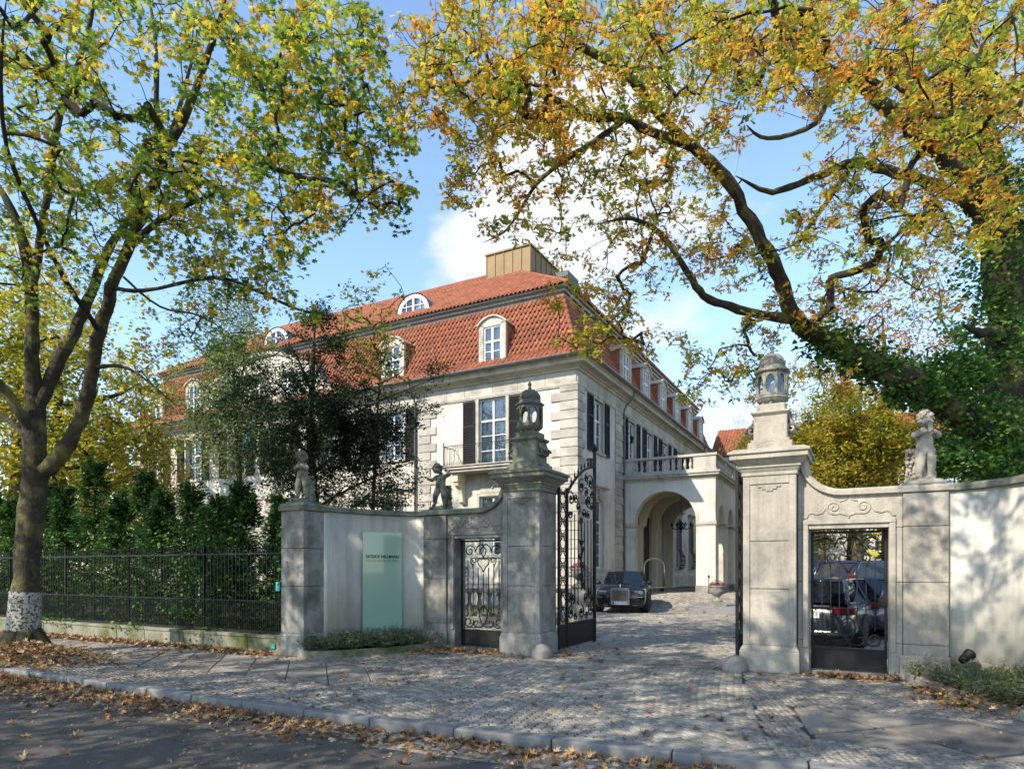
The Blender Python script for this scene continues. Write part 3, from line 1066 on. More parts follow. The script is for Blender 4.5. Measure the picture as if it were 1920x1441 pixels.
def big_gate(s):
    """one leaf of the driveway gate, folded back square to the street. local x: from hinge to free edge"""
    lb = ('tall wrought iron driveway gate leaf with curved top standing open beside the left pillar' if s < 0
          else 'black wrought iron driveway gate leaf folded open behind the right pillar, seen edge on')
    t = empty('driveway_gate', G(s * (1.74 if s < 0 else 1.655), 0.50 if s < 0 else .10), TH + R(90), lb, 'gate', 'leaves of the driveway gate')
    fw, W = 0.42, 1.98
    zL, zR = 3.12, 3.85

    def top(x):
        q = (x - fw) / (W - fw)
        return zL + (zR - zL) * math.sin(max(0, q) * math.pi / 2) ** 0.85
    m = MB()
    m.box(0, .05, -.025, .025, .05, zL + .1); m.box(fw - .03, fw + .03, -.025, .025, .05, zL + .12); m.box(W - .06, W, -.03, .03, .02, zR + .38)
    m.box(.05, fw - .03, -.02, .02, zL - .03, zL + .02); m.box(.05, fw - .03, -.02, .02, .50, .53)
    m.box(fw + .03, W - .06, -.02, .02, .50, .54)
    pts = [(x, 0, top(x)) for x in np.linspace(fw, W - .03, 16)]
    m.tube(pts, .025, 4, flat=(.04, .05))
    m.build('frame', M['iron'], t, bevel=.003)
    m = MB(); m.box(.052, fw - .032, -.008, .008, .06, .498); m.box(fw + .032, W - .062, -.008, .008, .06, .498)
    m.build('kick_plate', M['iron'], t)
    # narrow panel: chain of rings
    z = .56
    while z < zL - .12:
        m = MB(); m.smooth = True
        cx = (fw + .02) / 2
        for q in (-1, 1):
            m.tube([(cx, 0, z), (cx + q * .11, 0, z + .06), (cx + q * .13, 0, z + .14), (cx + q * .05, 0, z + .22), (cx + q * .02, 0, z + .27)], .012, 5)
            m.tube([(cx + q * p[0], 0, p[2]) for p in scroll_pts(.09, z + .27, .05, 1.1, R(-90), 1, .3)], .010, 5)
        m.build('scroll', M['iron'], t)
        z += .29
    # bars
    n = 7
    xs = [fw + .03 + (W - fw - .09) * (i + 1) / (n + 1) for i in range(n)]
    for i, x in enumerate(xs):
        z0 = .54 + (.62 if i in (3, 4) else .34 + .06 * (i % 2) + .1 * (i == 5))
        z1 = top(x) - (1.12 if i > 3 else .95 if i > 1 else .7)
        m = MB(); m.tube([(x, 0, z0), (x, 0, z1)], .012, 4); m.build('bar', M['iron'], t)
        m = MB(); m.tube([(x, 0, top(x)), (x, 0, top(x) + .05)], .008, 4)
        m.lathe([(.004, .0), (.022, .03), (.016, .07), (.001, .15)], 6, (x, 0, top(x) + .04)); m.build('spike', M['iron'], t)
    # scroll fields top, middle, bottom
    def C(cx, cz, r, a0, sg, turns=1.3):
        m = MB(); m.smooth = True
        m.tube(scroll_pts(cx, cz, r, turns, a0, sg, .22), .015, 5)
        p = scroll_pts(cx, cz, r * .25, .2, 0, 1)[0]
        m.ball((cx, 0, cz), r * .22, 6, 5)
        m.build('scroll', M['iron'], t)
    x0, x1 = fw + .05, W - .08
    mid = (x0 + x1) / 2
    for (cx, dz, r, a0, sg, tn) in ((x0 + .17, .27, .15, R(120), -1, 1.3), (mid + .0, .30, .17, R(60), 1, 1.4), (x1 - .2, .33, .19, R(200), -1, 1.4),
                                    (x1 - .30, .72, .15, R(-60), -1, 1.3), (mid - .18, .66, .13, R(-90), 1, 1.2), (x1 - .12, .86, .11, R(0), 1, 1.2),
                                    (x0 + .12, .55, .10, R(30), -1, 1.2), (mid + .14, .92, .12, R(-40), 1, 1.2), (x1 - .42, .20, .10, R(90), 1, 1.2), (mid - .30, .40, .11, R(0), -1, 1.3), (x1 - .45, .50, .11, R(140), -1, 1.3),
                                    (x1 - .10, .58, .10, R(180), 1, 1.2), (mid + .30, .70, .10, R(45), -1, 1.2), (x1 - .32, 1.02, .09, R(90), 1, 1.2), (mid - .02, 1.0, .09, R(200), 1, 1.2)):
        C(cx, top(cx) - dz, r, a0, sg, tn)
    for (cx, cz, r, a0, sg, tn) in ((x0 + .16, .73, .15, R(90), 1, 1.3), (x0 + .38, .66, .09, R(0), -1, 1.2), (mid + .28, .66, .09, R(180), 1, 1.2), (x0 + .05, 1.0, .08, R(0), 1, 1.2), (mid + .26, 1.02, .11, R(-90), -1, 1.3), (x1 - .06, .98, .08, R(90), 1, 1.2), (mid, .72, .15, R(90), -1, 1.4), (x1 - .18, .74, .16, R(80), 1, 1.4),
                                    (x1 - .22, 1.12, .13, R(-60), -1, 1.3), (x0 + .28, 1.02, .10, R(-90), 1, 1.2), (mid + .1, 1.30, .10, R(30), 1, 1.3),
                                    (mid - .08, 1.48, .09, R(210), 1, 1.2), (mid + .09, 1.68, .09, R(30), 1, 1.2), (mid - .06, 1.86, .09, R(180), -1, 1.3),
                                    (mid + .07, 2.02, .08, R(0), 1, 1.2)):
        C(cx, cz, r, a0, sg, tn)
    m = MB(); m.smooth = True
    m.tube([(mid, 0, 1.2), (mid + .07, 0, 1.5), (mid - .06, 0, 1.7), (mid + .05, 0, 1.95), (mid, 0, 2.12)], .014, 5)
    for k in range(5):
        m.tube([(mid, 0, 2.1), (mid + (k - 2) * .05, 0, 2.18), (mid + (k - 2) * .07, 0, 2.22)], .012, 4)
    m.build('flower_stem', M['iron'], t)
    m = MB(); m.smooth = True    # crowning rosette
    for k in range(8):
        a = R(45) * k
        m.tube([(W - .03, 0, zR + .42), (W - .03 + .07 * math.cos(a), .03 * math.sin(2 * a), zR + .44 + .07 * math.sin(a)), (W - .03 + .1 * math.cos(a + .4), 0, zR + .44 + .1 * math.sin(a + .4))], [.02, .022, .006], 5)
    m.ball((W - .03, 0, zR + .44), .05, 8, 6)
    for k in range(5):
        x = W - .14 - k * .075
        m.tube([(x, 0, top(x)), (x + .01, 0, top(x) + .14), (x - .04, 0, top(x) + .2), (x - .06, 0, top(x) + .16)], .011, 4)
    m.build('finial', M['iron'], t)
    return t


big_gate(-1)
big_gate(1)

# ---- concave flanking walls (quarter ellipse) and end pier
EC, EA, EB = 4.56, 1.00, 1.86     # centre column, radius along street, radius towards street


def flank(s):
    lb = ('smooth white rendered wall curving forward on the left of the gateway behind the green glass sign' if s < 0
          else 'smooth white rendered wall curving forward at the right edge, dappled with leaf shadow')
    t = gframe('curved_wall', 0, 0, lb, 'wall', 'curved white walls flanking the gateway')
    n = 26
    def pt(i, off):
        a = R(90) * i / n
        ca, sa = math.cos(a), math.sin(a)
        x = EC + EA * sa; y = -EB + EB * ca
        nx, ny = sa / EA, ca / EB
        q = math.hypot(nx, ny)
        return (s * (x + nx / q * off), y + ny / q * off)
    m = MB(); m.smooth = False
    rings = []
    for i in range(n + 1):
        f = pt(i, 0); b = pt(i, .36)
        rings.append([(f[0], f[1], 0), (b[0], b[1], 0), (b[0], b[1], ZT - .115), (f[0], f[1], ZT - .115)])
    m.loft(rings)
    ms = M['render_white']
    o = m.build('wall_body', ms, t, norm=True)
    for p in o.data.polygons: p.use_smooth = abs(p.normal.z) < .5 and p.area > .01
    o.data.polygons.foreach_set('use_smooth', [abs(p.normal.z) < .5 for p in o.data.polygons])
    m = MB()
    rings = []
    for i in range(n + 1):
        r_ = []
        for off, h in ((-.06, -.10), (-.06, -.035), (-.02, 0), (.38, 0), (.42, -.035), (.42, -.10), (.36, -.115), (0.0, -.115)):
            q = pt(i, off); r_.append((q[0], q[1], ZT + h))
        rings.append(r_)
    m.loft(rings)
    m.build('coping', M['cap_stone'], t, norm=True)
    m = MB(); rings = []
    for i in range(n + 1):
        r_ = []
        for off, h in ((-.03, 0), (-.03, .30), (-.001, .32), (-.001, 0)):
            q = pt(i, off); r_.append((q[0], q[1], h))
        rings.append(r_)
    m.loft(rings)
    m.build('wall_foot', M['moss_wall'], t, norm=True)
    return pt


ptf = flank(-1)
flank(1)

for s in (-1, 1):
    lb = ('weathered square stone pier with statue on top at the end of the iron fence' if s < 0 else 'stone pier ending the right curved wall')
    t = gframe('corner_pier', s * 5.86, -2.12, lb, 'pier', 'stone corner piers')
    for z0, z1 in ((.42, 1.30), (1.30, 2.0), (2.0, 2.70)):
        m = MB(); m.box(-.29, .29, -.25, .30, z0 + .003, z1 - .003); m.build('pier_stone', M['gate_stone'], t, bevel=.008)
    m = MB(); m.box(-.33, .33, -.29, .34, 0, .36); m.frustum(-.33, .33, -.29, .34, .36, .42, -.03); m.build('plinth', M['gate_stone'], t, bevel=.012)
    m = MB(); m.box(-.33, .33, -.29, .34, 2.70, 2.78); m.frustum(-.33, .33, -.29, .34, 2.78, 2.84, -.02); m.box(-.24, .24, -.2, .2, 2.84, 2.88)
    m.build('cap', M['cap_stone'], t, bevel=.01)

# ---- green glass sign with lettering
a0 = R(47)
sx_, sy_ = -(EC + EA * math.sin(a0)), -EB + EB * math.cos(a0)
# stand the sheet chordwise in front of the curve, facing the gateway
sgn = empty('hotel_sign', G(-5.17, -0.62), TH + R(60), 'tall sheet of green glass with dark hotel name in front of the curved white wall', 'sign')
SW = 0.84
m = MB(); m.box(-SW / 2, SW / 2, -.012, 0, .12, 2.37); m.build('glass_panel', M['green_glass'], sgn, bevel=.003)
m = MB()
for x in (-SW / 2 + .06, SW / 2 - .06):
    for z in (.35, 2.28):
        m.M = Matrix.Translation((x, 0, z)) @ Matrix.Rotation(R(90), 4, 'X')
        m.lathe([(.01, -.06), (.01, 0.0)], 8)
m.M = Matrix.Identity(4)
m.build('standoff', M['chrome'], sgn)


def text(name, s, size, mat_, parent, loc, rot=(R(90), 0, 0), fit=None, spacing=1.0, offset=0.0, ext=.001, sx=1.0):
    cu = bpy.data.curves.new(name, 'FONT')
    cu.body = s; cu.size = size; cu.align_x = 'CENTER'; cu.align_y = 'CENTER'; cu.extrude = ext; cu.space_character = spacing; cu.offset = offset
    o = bpy.data.objects.new(name, cu)
    COL.objects.link(o)
    bpy.context.view_layer.update()
    me = bpy.data.meshes.new_from_object(o)
    wdt = max(o.dimensions.x, 1e-6)
    bpy.data.objects.remove(o)
    me.materials.clear(); me.materials.append(mat_)
    q = link(name, me, parent, loc, rot)
    if fit: q.scale = (fit / wdt, 1, 1)
    return q


text('lettering', 'PATRICK HELLMANN', .088, M['ink'], sgn, (0, -.0145, 1.87), fit=.71, offset=.0022)
text('lettering', 'S C H L O S S H O T E L', .062, M['ink_grey'], sgn, (0, -.0145, 1.785), fit=.71)

# ---- planted beds in front of the curved walls
LEAFS = {}
LEAFS['blade'] = ([(-.08, 0, 0), (.08, 0, 0), (.05, .6, .04), (-.05, .6, .04), (0, 1, 0)], None)


def bed(s, kpts, lb, nplants):
    t = empty('flower_bed', G(*kpts[0]), 0, lb, 'flower bed', 'planted beds before the curved walls')
    inv = G(*kpts[0])
    # kerb ring
    pts = [Vector(G(a, b)) - inv for a, b in kpts]
    m = MB(); rings = []
    for i, p in enumerate(pts):
        d = (pts[min(len(pts) - 1, i + 1)] - pts[max(0, i - 1)]).normalized()
        nn = Vector((-d.y, d.x, 0)) * (s * -1)
        rings.append([p + Vector((0, 0, -.05)), p + Vector((0, 0, .115)), p + nn * .02 + Vector((0, 0, .13)), p + nn * .09 + Vector((0, 0, .13)), p + nn * .11 + Vector((0, 0, .05))])
    m.loft(rings)
    m.build('bed_kerb', M['moss_wall'] if s < 0 else M['gate_stone'], t, norm=True)
    # soil
    back = [ptf(i, -.01) for i in range(0, 27, 2)]
    back = [(q[0] if s < 0 else -q[0], q[1]) for q in back]
    poly = [Vector(G(a, b)) - inv for a, b in kpts] + [Vector(G(a, b)) - inv for a, b in (back[::-1] if s < 0 else back[::-1])]
    m = MB(); m.add([(p.x, p.y, .10) for p in poly], [tuple(range(len(poly)))])
    me = m.mesh('soil', M['soil'])
    bm = bmesh.new(); bm.from_mesh(me); bmesh.ops.triangulate(bm, faces=bm.faces); bmesh.ops.recalc_face_normals(bm, faces=bm.faces); bm.to_mesh(me); bm.free()
    link('soil', me, t)
    return t, inv, [(p.x, p.y) for p in poly]


def inpoly(x, y, poly):
    c = False; n = len(poly); j = n - 1
    for i in range(n):
        if ((poly[i][1] > y) != (poly[j][1] > y)) and (x < (poly[j][0] - poly[i][0]) * (y - poly[i][1]) / (poly[j][1] - poly[i][1] + 1e-12) + poly[i][0]):
            c = not c
        j = i
    return c


BL = [(-5.62, -2.42), (-5.42, -2.46), (-5.05, -2.20), (-4.72, -1.75), (-4.45, -1.2), (-4.22, -.65), (-4.06, -.12)]
BR = [(-a, b) for a, b in BL]
BR = [(5.62, -2.9), (5.2, -2.70), (4.8, -2.25), (4.50, -1.6), (4.28, -1.0), (4.12, -.5), (4.02, -.12)]
bedL = bed(-1, BL, 'kerbed half round bed of grey green lavender below the green glass sign', 0)
bedR = bed(1, BR, 'kerbed bed of straggly lavender and fallen leaves by the right wall with a spotlight', 0)


def herb_tufts(t, poly, inv, n, h, cols, name, label_each=None, kind='stuff', sprig=34):
    """bushy herb plants as one mass of thin leaves on stalks"""
    xs = [p[0] for p in poly]; ys = [p[1] for p in poly]
    pos, rot, sc, cl = [], [], [], []
    k = 0
    while k < n:
        x = random.uniform(min(xs), max(xs)); y = random.uniform(min(ys), max(ys))
        if not inpoly(x, y, poly): continue
        k += 1
        hh_ = h * random.uniform(.6, 1.15)
        base = cols[random.randrange(len(cols))]
        for q in range(sprig):
            an = random.uniform(0, 2 * math.pi); lean = random.uniform(0, .9)
            ll = hh_ * random.uniform(.5, 1)
            px, py, pz = math.cos(an) * math.sin(lean) * ll, math.sin(an) * math.sin(lean) * ll, math.cos(lean) * ll
            f = random.uniform(.35, 1)
            pos.append((x + px * f, y + py * f, .1 + pz * f))
            sc.append(random.uniform(.035, .065))
            kf = random.uniform(.7, 1.25)
            cl.append([c * kf for c in base])
    k = len(pos)
    me = swarm(name, [(-.12, 0, 0), (.12, 0, 0), (.06, 1, .1), (-.06, 1, .1)], [(0, 1, 2, 3)], np.array(pos), rots(k, 1.3), np.array(sc), M['leaf_dull'], col=np.clip(np.array(cl), 0, 1))
    return tag(link(name, me, t), kind=kind)


grn = [(.10, .15, .06), (.14, .19, .09), (.17, .21, .13), (.08, .13, .04), (.20, .23, .17)]
herb_tufts(bedL[0], bedL[2], bedL[1], 300, .40, grn, 'lavender', sprig=60)
herb_tufts(bedR[0], bedR[2], bedR[1], 190, .34, [(.09, .14, .03), (.13, .17, .06), (.16, .19, .10), (.20, .22, .15)], 'lavender', sprig=60)

# spotlight in the right bed
sp = empty('garden_spotlight', P(1812, 1290, 8.9), R(20), 'small black garden spotlight on a short spike in the right flower bed', 'spotlight')
sp.location.z = .08
m = MB(); m.tube([(0, 0, -.02), (-.015, 0, .26)], .018, 8); m.build('spike', M['lead'], sp)
m = MB(); m.smooth = True; m.M = Matrix.Translation((-.01, 0, .33)) @ Matrix.Rotation(R(62), 4, 'Y')
m.lathe([(.001, -.10), (.05, -.09), (.062, -.05), (.065, .06), (.075, .065), (.078, .10), (.06, .10), (.05, .06), (.001, .06)], 16); m.build('lamp_head', M['iron'], sp)

# ================================================================== FENCE
fence = empty('iron_fence', G(-6.2, -2.0), TH, 'long black iron railing on a mossy low stone wall in front of the conifer hedge', 'fence')
FL = 17.5
m = MB(); m.tube([(0, 0, 0.33), (0, 0, 2.03)], .0095, 4); m.lathe([(.004, 0), (.017, .02), (.012, .04), (.001, .10)], 4, (0, 0, 2.02))
pm = m.mesh('picket', M['iron'])
x = -.08
ip = 0
while x > -FL:
    link('picket', pm, fence, (x, 0, 0), (0, 0, 0)); x -= .112; ip += 1
m = MB(); m.tube([(0, 0, .33), (0, 0, .98)], .0075, 4)
pm2 = m.mesh('short_picket', M['iron'])
x = -.136
while x > -FL:
    link('short_picket', pm2, fence, (x, 0, 0)); x -= .112
for z, h in ((.37, .035), (.98, .022), (1.93, .03)):
    m = MB(); m.box(-FL, 0, -.018, .018, z - h / 2, z + h / 2); m.build('rail', M['iron'], fence)
for i in range(7):
    m = MB(); m.box(-.02, .02, -.02, .02, .2, 2.1); m.ball((0, 0, 2.13), .035, 8, 6)
    m.tube([(0, .02, 1.9), (0, .5, .2)], .012, 5)
    m.build('post', M['iron'], fence, (-.03 - i * 2.65, .03, 0))
x = 0
while x > -FL:
    w = random.uniform(.95, 1.4)
    m = MB(); m.box(-w + .004, -.004, -.17, .17, -.15, .27); m.box(-w + .004, -.004, -.19, .19, .27, .33)
    m.build('base_stone', M['moss_wall'], fence, (x, random.uniform(-.006, .006), random.uniform(-.006, .004)), bevel=.012, seg=2)
    x -= w
m = MB(); m.box(-.055, .055, -.006, .0, -.09, .09); m.build('sticker', M['cyan_sticker'], fence, (-.42, -.02, 1.28))
m = MB(); m.box(-.05, .05, -.004, 0, -.045, .045); m.build('sticker', M['cyan_sticker'], fence, (-.36, -.20, .13))

# ================================================================== THE HOTEL
C0 = G(-7.3, 14.87)
B = empty('mansion', C0, TH, 'large cream mansion with red tiled mansard roof, dormers and black shutters', 'building')
XW, YN = -31.2, 28.0       # west end of the front, north end of the side front
ZE = 10.2                  # underside of the eaves cornice


def holes_wall(m, a0, a1, z0, z1, holes, depth=0.28, arches=()):
    """front face with openings in local x,z at y=0, reveals going back to y=depth"""
    xs = sorted(set([a0, a1] + [h[0] for h in holes] + [h[1] for h in holes]))
    zs = sorted(set([z0, z1] + [h[2] for h in holes] + [h[3] for h in holes]))
    for i in range(len(xs) - 1):
        for j in range(len(zs) - 1):
            cx, cz = (xs[i] + xs[i + 1]) / 2, (zs[j] + zs[j + 1]) / 2
            if any(h[0] < cx < h[1] and h[2] < cz < h[3] for h in holes): continue
            m.add([(xs[i], 0, zs[j]), (xs[i + 1], 0, zs[j]), (xs[i + 1], 0, zs[j + 1]), (xs[i], 0, zs[j + 1])], [(0, 1, 2, 3)])
    for h in holes:
        l, r, b, t = h
        m.add([(l, 0, b), (r, 0, b), (r, 0, t), (l, 0, t), (l, depth, b), (r, depth, b), (r, depth, t), (l, depth, t)],
              [(0, 1, 5, 4), (1, 2, 6, 5), (2, 3, 7, 6), (3, 0, 4, 7)])


FR = 0.0
SD = R(90)
# bay centres
F_BAYS = [-4.2, -9.95, -14.3, -17.95, -21.4, -25.3, -29.0]
S_BAYS = [2.55, 7.5, 10.8, 14.1, 17.6, 21.1, 24.6]
fh, fg = [], []
for i, x in enumerate(F_BAYS):
    if i == 0: fh.append((x - .72, x + .72, 6.36, 9.5))
    else: fh.append((x - .66, x + .66, 7.10, 9.48))
    fg.append((x - .68, x + .68, 2.3, 5.0))
shh = [(y - .58, y + .58, 7.05, 9.42) for y in S_BAYS]
sg = [(y - .60, y + .60, 1.68, 4.85) for y in (S_BAYS[0],) + tuple(S_BAYS[4:])]
sg += [(6.75, 8.3, .6, 4.2), (9.1, 11.3, .6, 4.6)]     # entrance doorways under the porch

m = MB(); holes_wall(m, XW, 0, -.3, ZE, fh + fg); m.build('front_wall', M['facade'], B)
m = MB(); holes_wall(m, 0, YN, -.3, ZE, shh + sg); m.build('side_wall', M['facade'], B, (0, 0, 0), (0, 0, SD))
m = MB()
m.add([(XW, 0, -.3), (XW, 12, -.3), (XW, 12, ZE), (XW, 0, ZE)], [(0, 1, 2, 3)])
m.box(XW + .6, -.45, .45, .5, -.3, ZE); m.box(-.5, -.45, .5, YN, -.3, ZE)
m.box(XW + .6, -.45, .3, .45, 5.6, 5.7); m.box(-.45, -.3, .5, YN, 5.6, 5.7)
m.build('inner_wall', M['room'], B)  # dark sheets behind the windows stand for the shade of unlit interiors


def window_mesh(w, h, cols=2, rows=(0.38,), bars=1, arch=0.0):
    """casement window; returns MB for frame. origin bottom centre, outward -y"""
    m = MB()
    f = .065
    m.box(-w / 2, -w / 2 + f, -.03, .04, 0, h); m.box(w / 2 - f, w / 2, -.03, .04, 0, h)
    m.box(-w / 2 + f, w / 2 - f, -.03, .04, 0, f); m.box(-w / 2 + f, w / 2 - f, -.03, .04, h - f, h)
    zt = h * (1 - rows[0])
    m.box(-w / 2 + f, w / 2 - f, -.045, .03, zt - .04, zt + .04)
    m.box(-.045, .045, -.05, .028, f, zt - .04); m.box(-.045, .045, -.05, .028, zt + .04, h - f)
    for b in range(bars):
        z = f + (zt - f) * (b + 1) / (bars + 1)
        for a, c in ((-w / 2 + f, -.045), (.045, w / 2 - f)):
            m.box(a, c, -.035, .0, z - .014, z + .014)
    return m


def curtain_mesh(w, h):
    m = MB(); m.smooth = True
    for a, b in ((-w / 2, -w * .16), (w * .16, w / 2)):
        n = 18
        lo = [(a + (b - a) * i / n, .03 * math.sin(i * 1.9) + .015 * math.sin(i * 4.1), 0.02) for i in range(n + 1)]
        m.loft([lo, [(x, y, h) for x, y, z in lo]], close=False)
    n = 30
    lo = [(-w / 2 + w * i / n, .05 + .02 * math.sin(i * 2.3), h * .0) for i in range(n + 1)]
    m.loft([lo, [(x, y, h) for x, y, z in lo]], close=False)
    return m


_wcache = {}


def window(parent, loc, rz, w, h, bars=1, split=.38, curtain=True, frame_mat='white_paint', surround=True, sillz=True):
    key = (w, h, bars, split)
    if key not in _wcache:
        g = MB(); g.add([(-w / 2, 0, 0), (w / 2, 0, 0), (w / 2, 0, h), (-w / 2, 0, h)], [(0, 1, 2, 3)])
        s = MB()
        q = .15
        s.box(-w / 2 - q, -w / 2, -.035, .05, 0, h + q); s.box(w / 2, w / 2 + q, -.035, .05, 0, h + q); s.box(-w / 2, w / 2, -.035, .05, h, h + q)
        s2 = MB(); s2.box(-w / 2 - .2, w / 2 + .2, -.10, .05, -.12, -.002)
        _wcache[key] = (window_mesh(w, h, rows=(split,), bars=bars).mesh('window_frame', M[frame_mat]), g.mesh('pane', M['pane']), curtain_mesh(w, h).mesh('curtain', M['curtain']),
                        s.mesh('surround', M['trim']), s2.mesh('sill', M['trim']))
    fr, pa, cu, su, si = _wcache[key]
    off = Matrix.Rotation(rz, 3, 'Z')
    def at(v): return Vector(loc) + off @ Vector(v)
    o = link('window', fr, parent, at((0, .17, 0)), (0, 0, rz))
    link('pane', pa, o, (0, .0, 0))
    if curtain: link('curtain', cu, o, (0, .14, 0))
    if surround: link('window_surround', su, o, (0, -.17, 0))
    if sillz: link('sill', si, o, (0, -.17, 0))
    return o


def shutter_mesh(w, h):
    m = MB()
    f = .07
    m.box(-w / 2, -w / 2 + f, -.03, .02, 0, h); m.box(w / 2 - f, w / 2, -.03, .02, 0, h)
    zz = [0, .09, h * .60, h * .60 + .10, h - .09, h]
    for a, b in ((zz[0], zz[1]), (zz[2], zz[3]), (zz[4], zz[5])): m.box(-w / 2 + f, w / 2 - f, -.03, .02, a, b)
    m.box(-w / 2 + f, w / 2 - f, .012, .018, .05, h - .05)
    for a, b in ((zz[1], zz[2]), (zz[3], zz[4])):
        n = int((b - a) / .085)
        for i in range(n):
            z = a + (b - a) * (i + .5) / n
            m.add([(-w / 2 + f, -.03, z - .035), (w / 2 - f, -.03, z - .035), (w / 2 - f, .008, z + .03), (-w / 2 + f, .008, z + .03), (-w / 2 + f, -.018, z - .04), (w / 2 - f, -.018, z - .04)],
                  [(0, 1, 2, 3), (4, 5, 1, 0)])
    return m


shm = shutter_mesh(.62, 2.52).mesh('shutter', M['shutter'])
shb = shutter_mesh(.64, 3.05).mesh('shutter', M['shutter'])
hinge = MB(); hinge.box(-.015, .015, -.05, .0, -.03, .03)
hm = hinge.mesh('hinge', M['iron'])


def shutters(parent, c, rz, w, me, z, off=-.05):
    rot = Matrix.Rotation(rz, 3, 'Z')
    for q in (-1, 1):
        p = rot @ Vector((c + q * (w / 2 + .18 + .33), off, 0))
        o = link('shutter', me, parent, (p.x, p.y, z), (0, 0, rz + q * R(1.5)))
        for hz in (.3, 2.0): link('hinge', hm, o, (q * -.32, 0, hz))


for i, x in enumerate(F_BAYS):
    if i == 0:
        window(B, (x, 0, 6.36), 0, 1.44, 3.14, bars=2, split=.32, sillz=False)
        shutters(B, x, 0, 1.44, shb, 6.40)
    else:
        window(B, (x, 0, 7.10), 0, 1.32, 2.38, bars=1)
        shutters(B, x, 0, 1.32, shm, 7.04)
    window(B, (x, 0, 2.3), 0, 1.36, 2.7, bars=2)
    if i:   # moulded hood over the lower windows
        m = MB(); m.box(-1.0, 1.0, -.05, .0, 5.16, 5.45); m.frustum(-1.0, 1.0, -.08, .0, 5.45, 5.56, .06); m.box(-1.12, 1.12, -.22, 0, 5.56, 5.64)
        m.build('window_hood', M['trim'], B, (x, -.002, 0), bevel=.01)
for y in S_BAYS:
    window(B, (0, y, 7.05), SD, 1.16, 2.37, bars=1)
    shutters(B, y, SD, 1.16, shm, 6.96)
for y in (S_BAYS[0],) + tuple(S_BAYS[4:]):
    window(B, (0, y, 1.68), SD, 1.2, 3.17, bars=3, split=.32)
    m = MB(); m.box(-.85, .85, -.05, 0, 5.0, 5.30); m.frustum(-.85, .85, -.08, 0, 5.30, 5.40, .06); m.box(-1.0, 1.0, -.24, 0, 5.40, 5.48)
    m.box(-.13, .13, -.14, -.051, 4.9, 5.28)
    m.build('window_hood', M['trim'], B, (.002, y, 0), (0, 0, SD), bevel=.01)
    if y > 15:    # basket grilles
        m = MB()
        for k in range(9):
            xx = -.62 + k * .155
            m.tube([(xx, -.05, 3.9), (xx, -.06, 2.95), (xx, -.25, 2.6), (xx, -.32, 2.1), (xx, -.25, 1.75), (xx, -.04, 1.62)], .012, 4)
            m.tube([(xx, -.05, 3.9), (xx, -.05, 4.6)], .010, 4)
        for z, yy in ((1.75, -.25), (2.1, -.32), (2.6, -.25), (2.95, -.06), (3.9, -.05), (4.55, -.05)):
            m.tube([(-.64, yy, z), (.64, yy, z)], .014, 4)
        for k in range(8):
            for z in (1.9, 2.2, 2.5):
                m.tube([(-.55 + k * .155 + p[0], -.30, z + p[2]) for p in scroll_pts(0, 0, .06, 1.0, 0, 1, .4)], .009, 4)
        for q in (-1, 0, 1):
            m.tube([(q * .3, -.05, 4.6), (q * .35 + .1, -.1, 4.8), (q * .4, -.05, 4.95)], .02, 4)
        m.build('window_grille', M['iron'], B, (.0, y, 0), (0, 0, SD))

# quoins, each stone its own part
def quoins(rz, x_edge, sgn_, z0, z1, wide, nar, step=.40, start=0, proud=.06):
    z = z0; i = start
    while z < z1 - .05:
        h = min(step, z1 - z)
        w = wide if i % 2 == 0 else nar
        m = MB()
        a, b = (x_edge - w, x_edge) if sgn_ < 0 else (x_edge, x_edge + w)
        m.box(a, b, -proud, -.001, z + .012, z + h - .012)
        m.build('quoin', M['ashlar'], B, (0, 0, 0), (0, 0, rz), bevel=.012)
        z += h; i += 1


quoins(0, 0.055, -1, .9, 9.6, 1.28, .86)
quoins(SD, 0.0, 1, .9, 9.6, .80, .52, start=1)
quoins(SD, 4.85, 1, .9, 9.6, 1.15, .75)
quoins(0, -8.35, 1, .9, 9.6, 1.05, .72)
quoins(0, XW, 1, .9, 9.6, 1.15, .8)
# relief panel under the balcony and plain string bands
m = MB(); m.box(-.62, .62, -.05, 0, 5.15, 6.05); m.build('relief_panel', M['trim'], B, (-4.2, -.001, 0), bevel=.012)
m = MB(); m.smooth = True
for k in range(9):
    a = k * .7
    m.ball((.28 * math.cos(a) * (k / 9), -.06, 5.6 + .22 * math.sin(a) * (k / 7)), .07, 6, 5)
m.build('relief_carving', M['trim'], B, (-4.2, 0, 0))


# frieze: blocks between architrave and cornice
def frieze(rz, x0, x1):
    m = MB(); m.box(x0, x1, -.075, -.001, 9.58, 9.66); m.box(x0, x1, -.055, -.001, 9.52, 9.58); m.build('architrave', M['trim'], B, (0, 0, 0), (0, 0, rz))
    x = x0
    while x < x1 - .1:
        w = min(random.uniform(1.0, 1.5), x1 - x)
        m = MB(); m.box(x + .006, x + w - .006, -.045, -.001, 9.665, ZE - .02)
        m.build('frieze_stone', M['ashlar'], B, (0, 0, 0), (0, 0, rz), bevel=.006)
        x += w


frieze(0, XW, .045)
frieze(SD, .0, YN)
# plinth
m = MB(); m.box(XW, .08, -.08, -.001, -.3, .95); m.box(XW, .12, -.13, -.001, .951, 1.05); m.build('plinth', M['trim'], B)
m = MB(); m.box(0, 6.1, -.08, -.001, -.3, 1.20); m.box(0, 6.1, -.13, -.001, 1.201, 1.34); m.box(0, 6.1, -.10, -.001, 1.50, 1.60)
m.build('plinth', M['trim'], B, (0, 0, 0), (0, 0, SD))
m = MB(); m.box(14.3, YN, -.08, -.001, -.3, 1.2)
m.build('plinth', M['trim'], B, (0, 0, 0), (0, 0, SD))


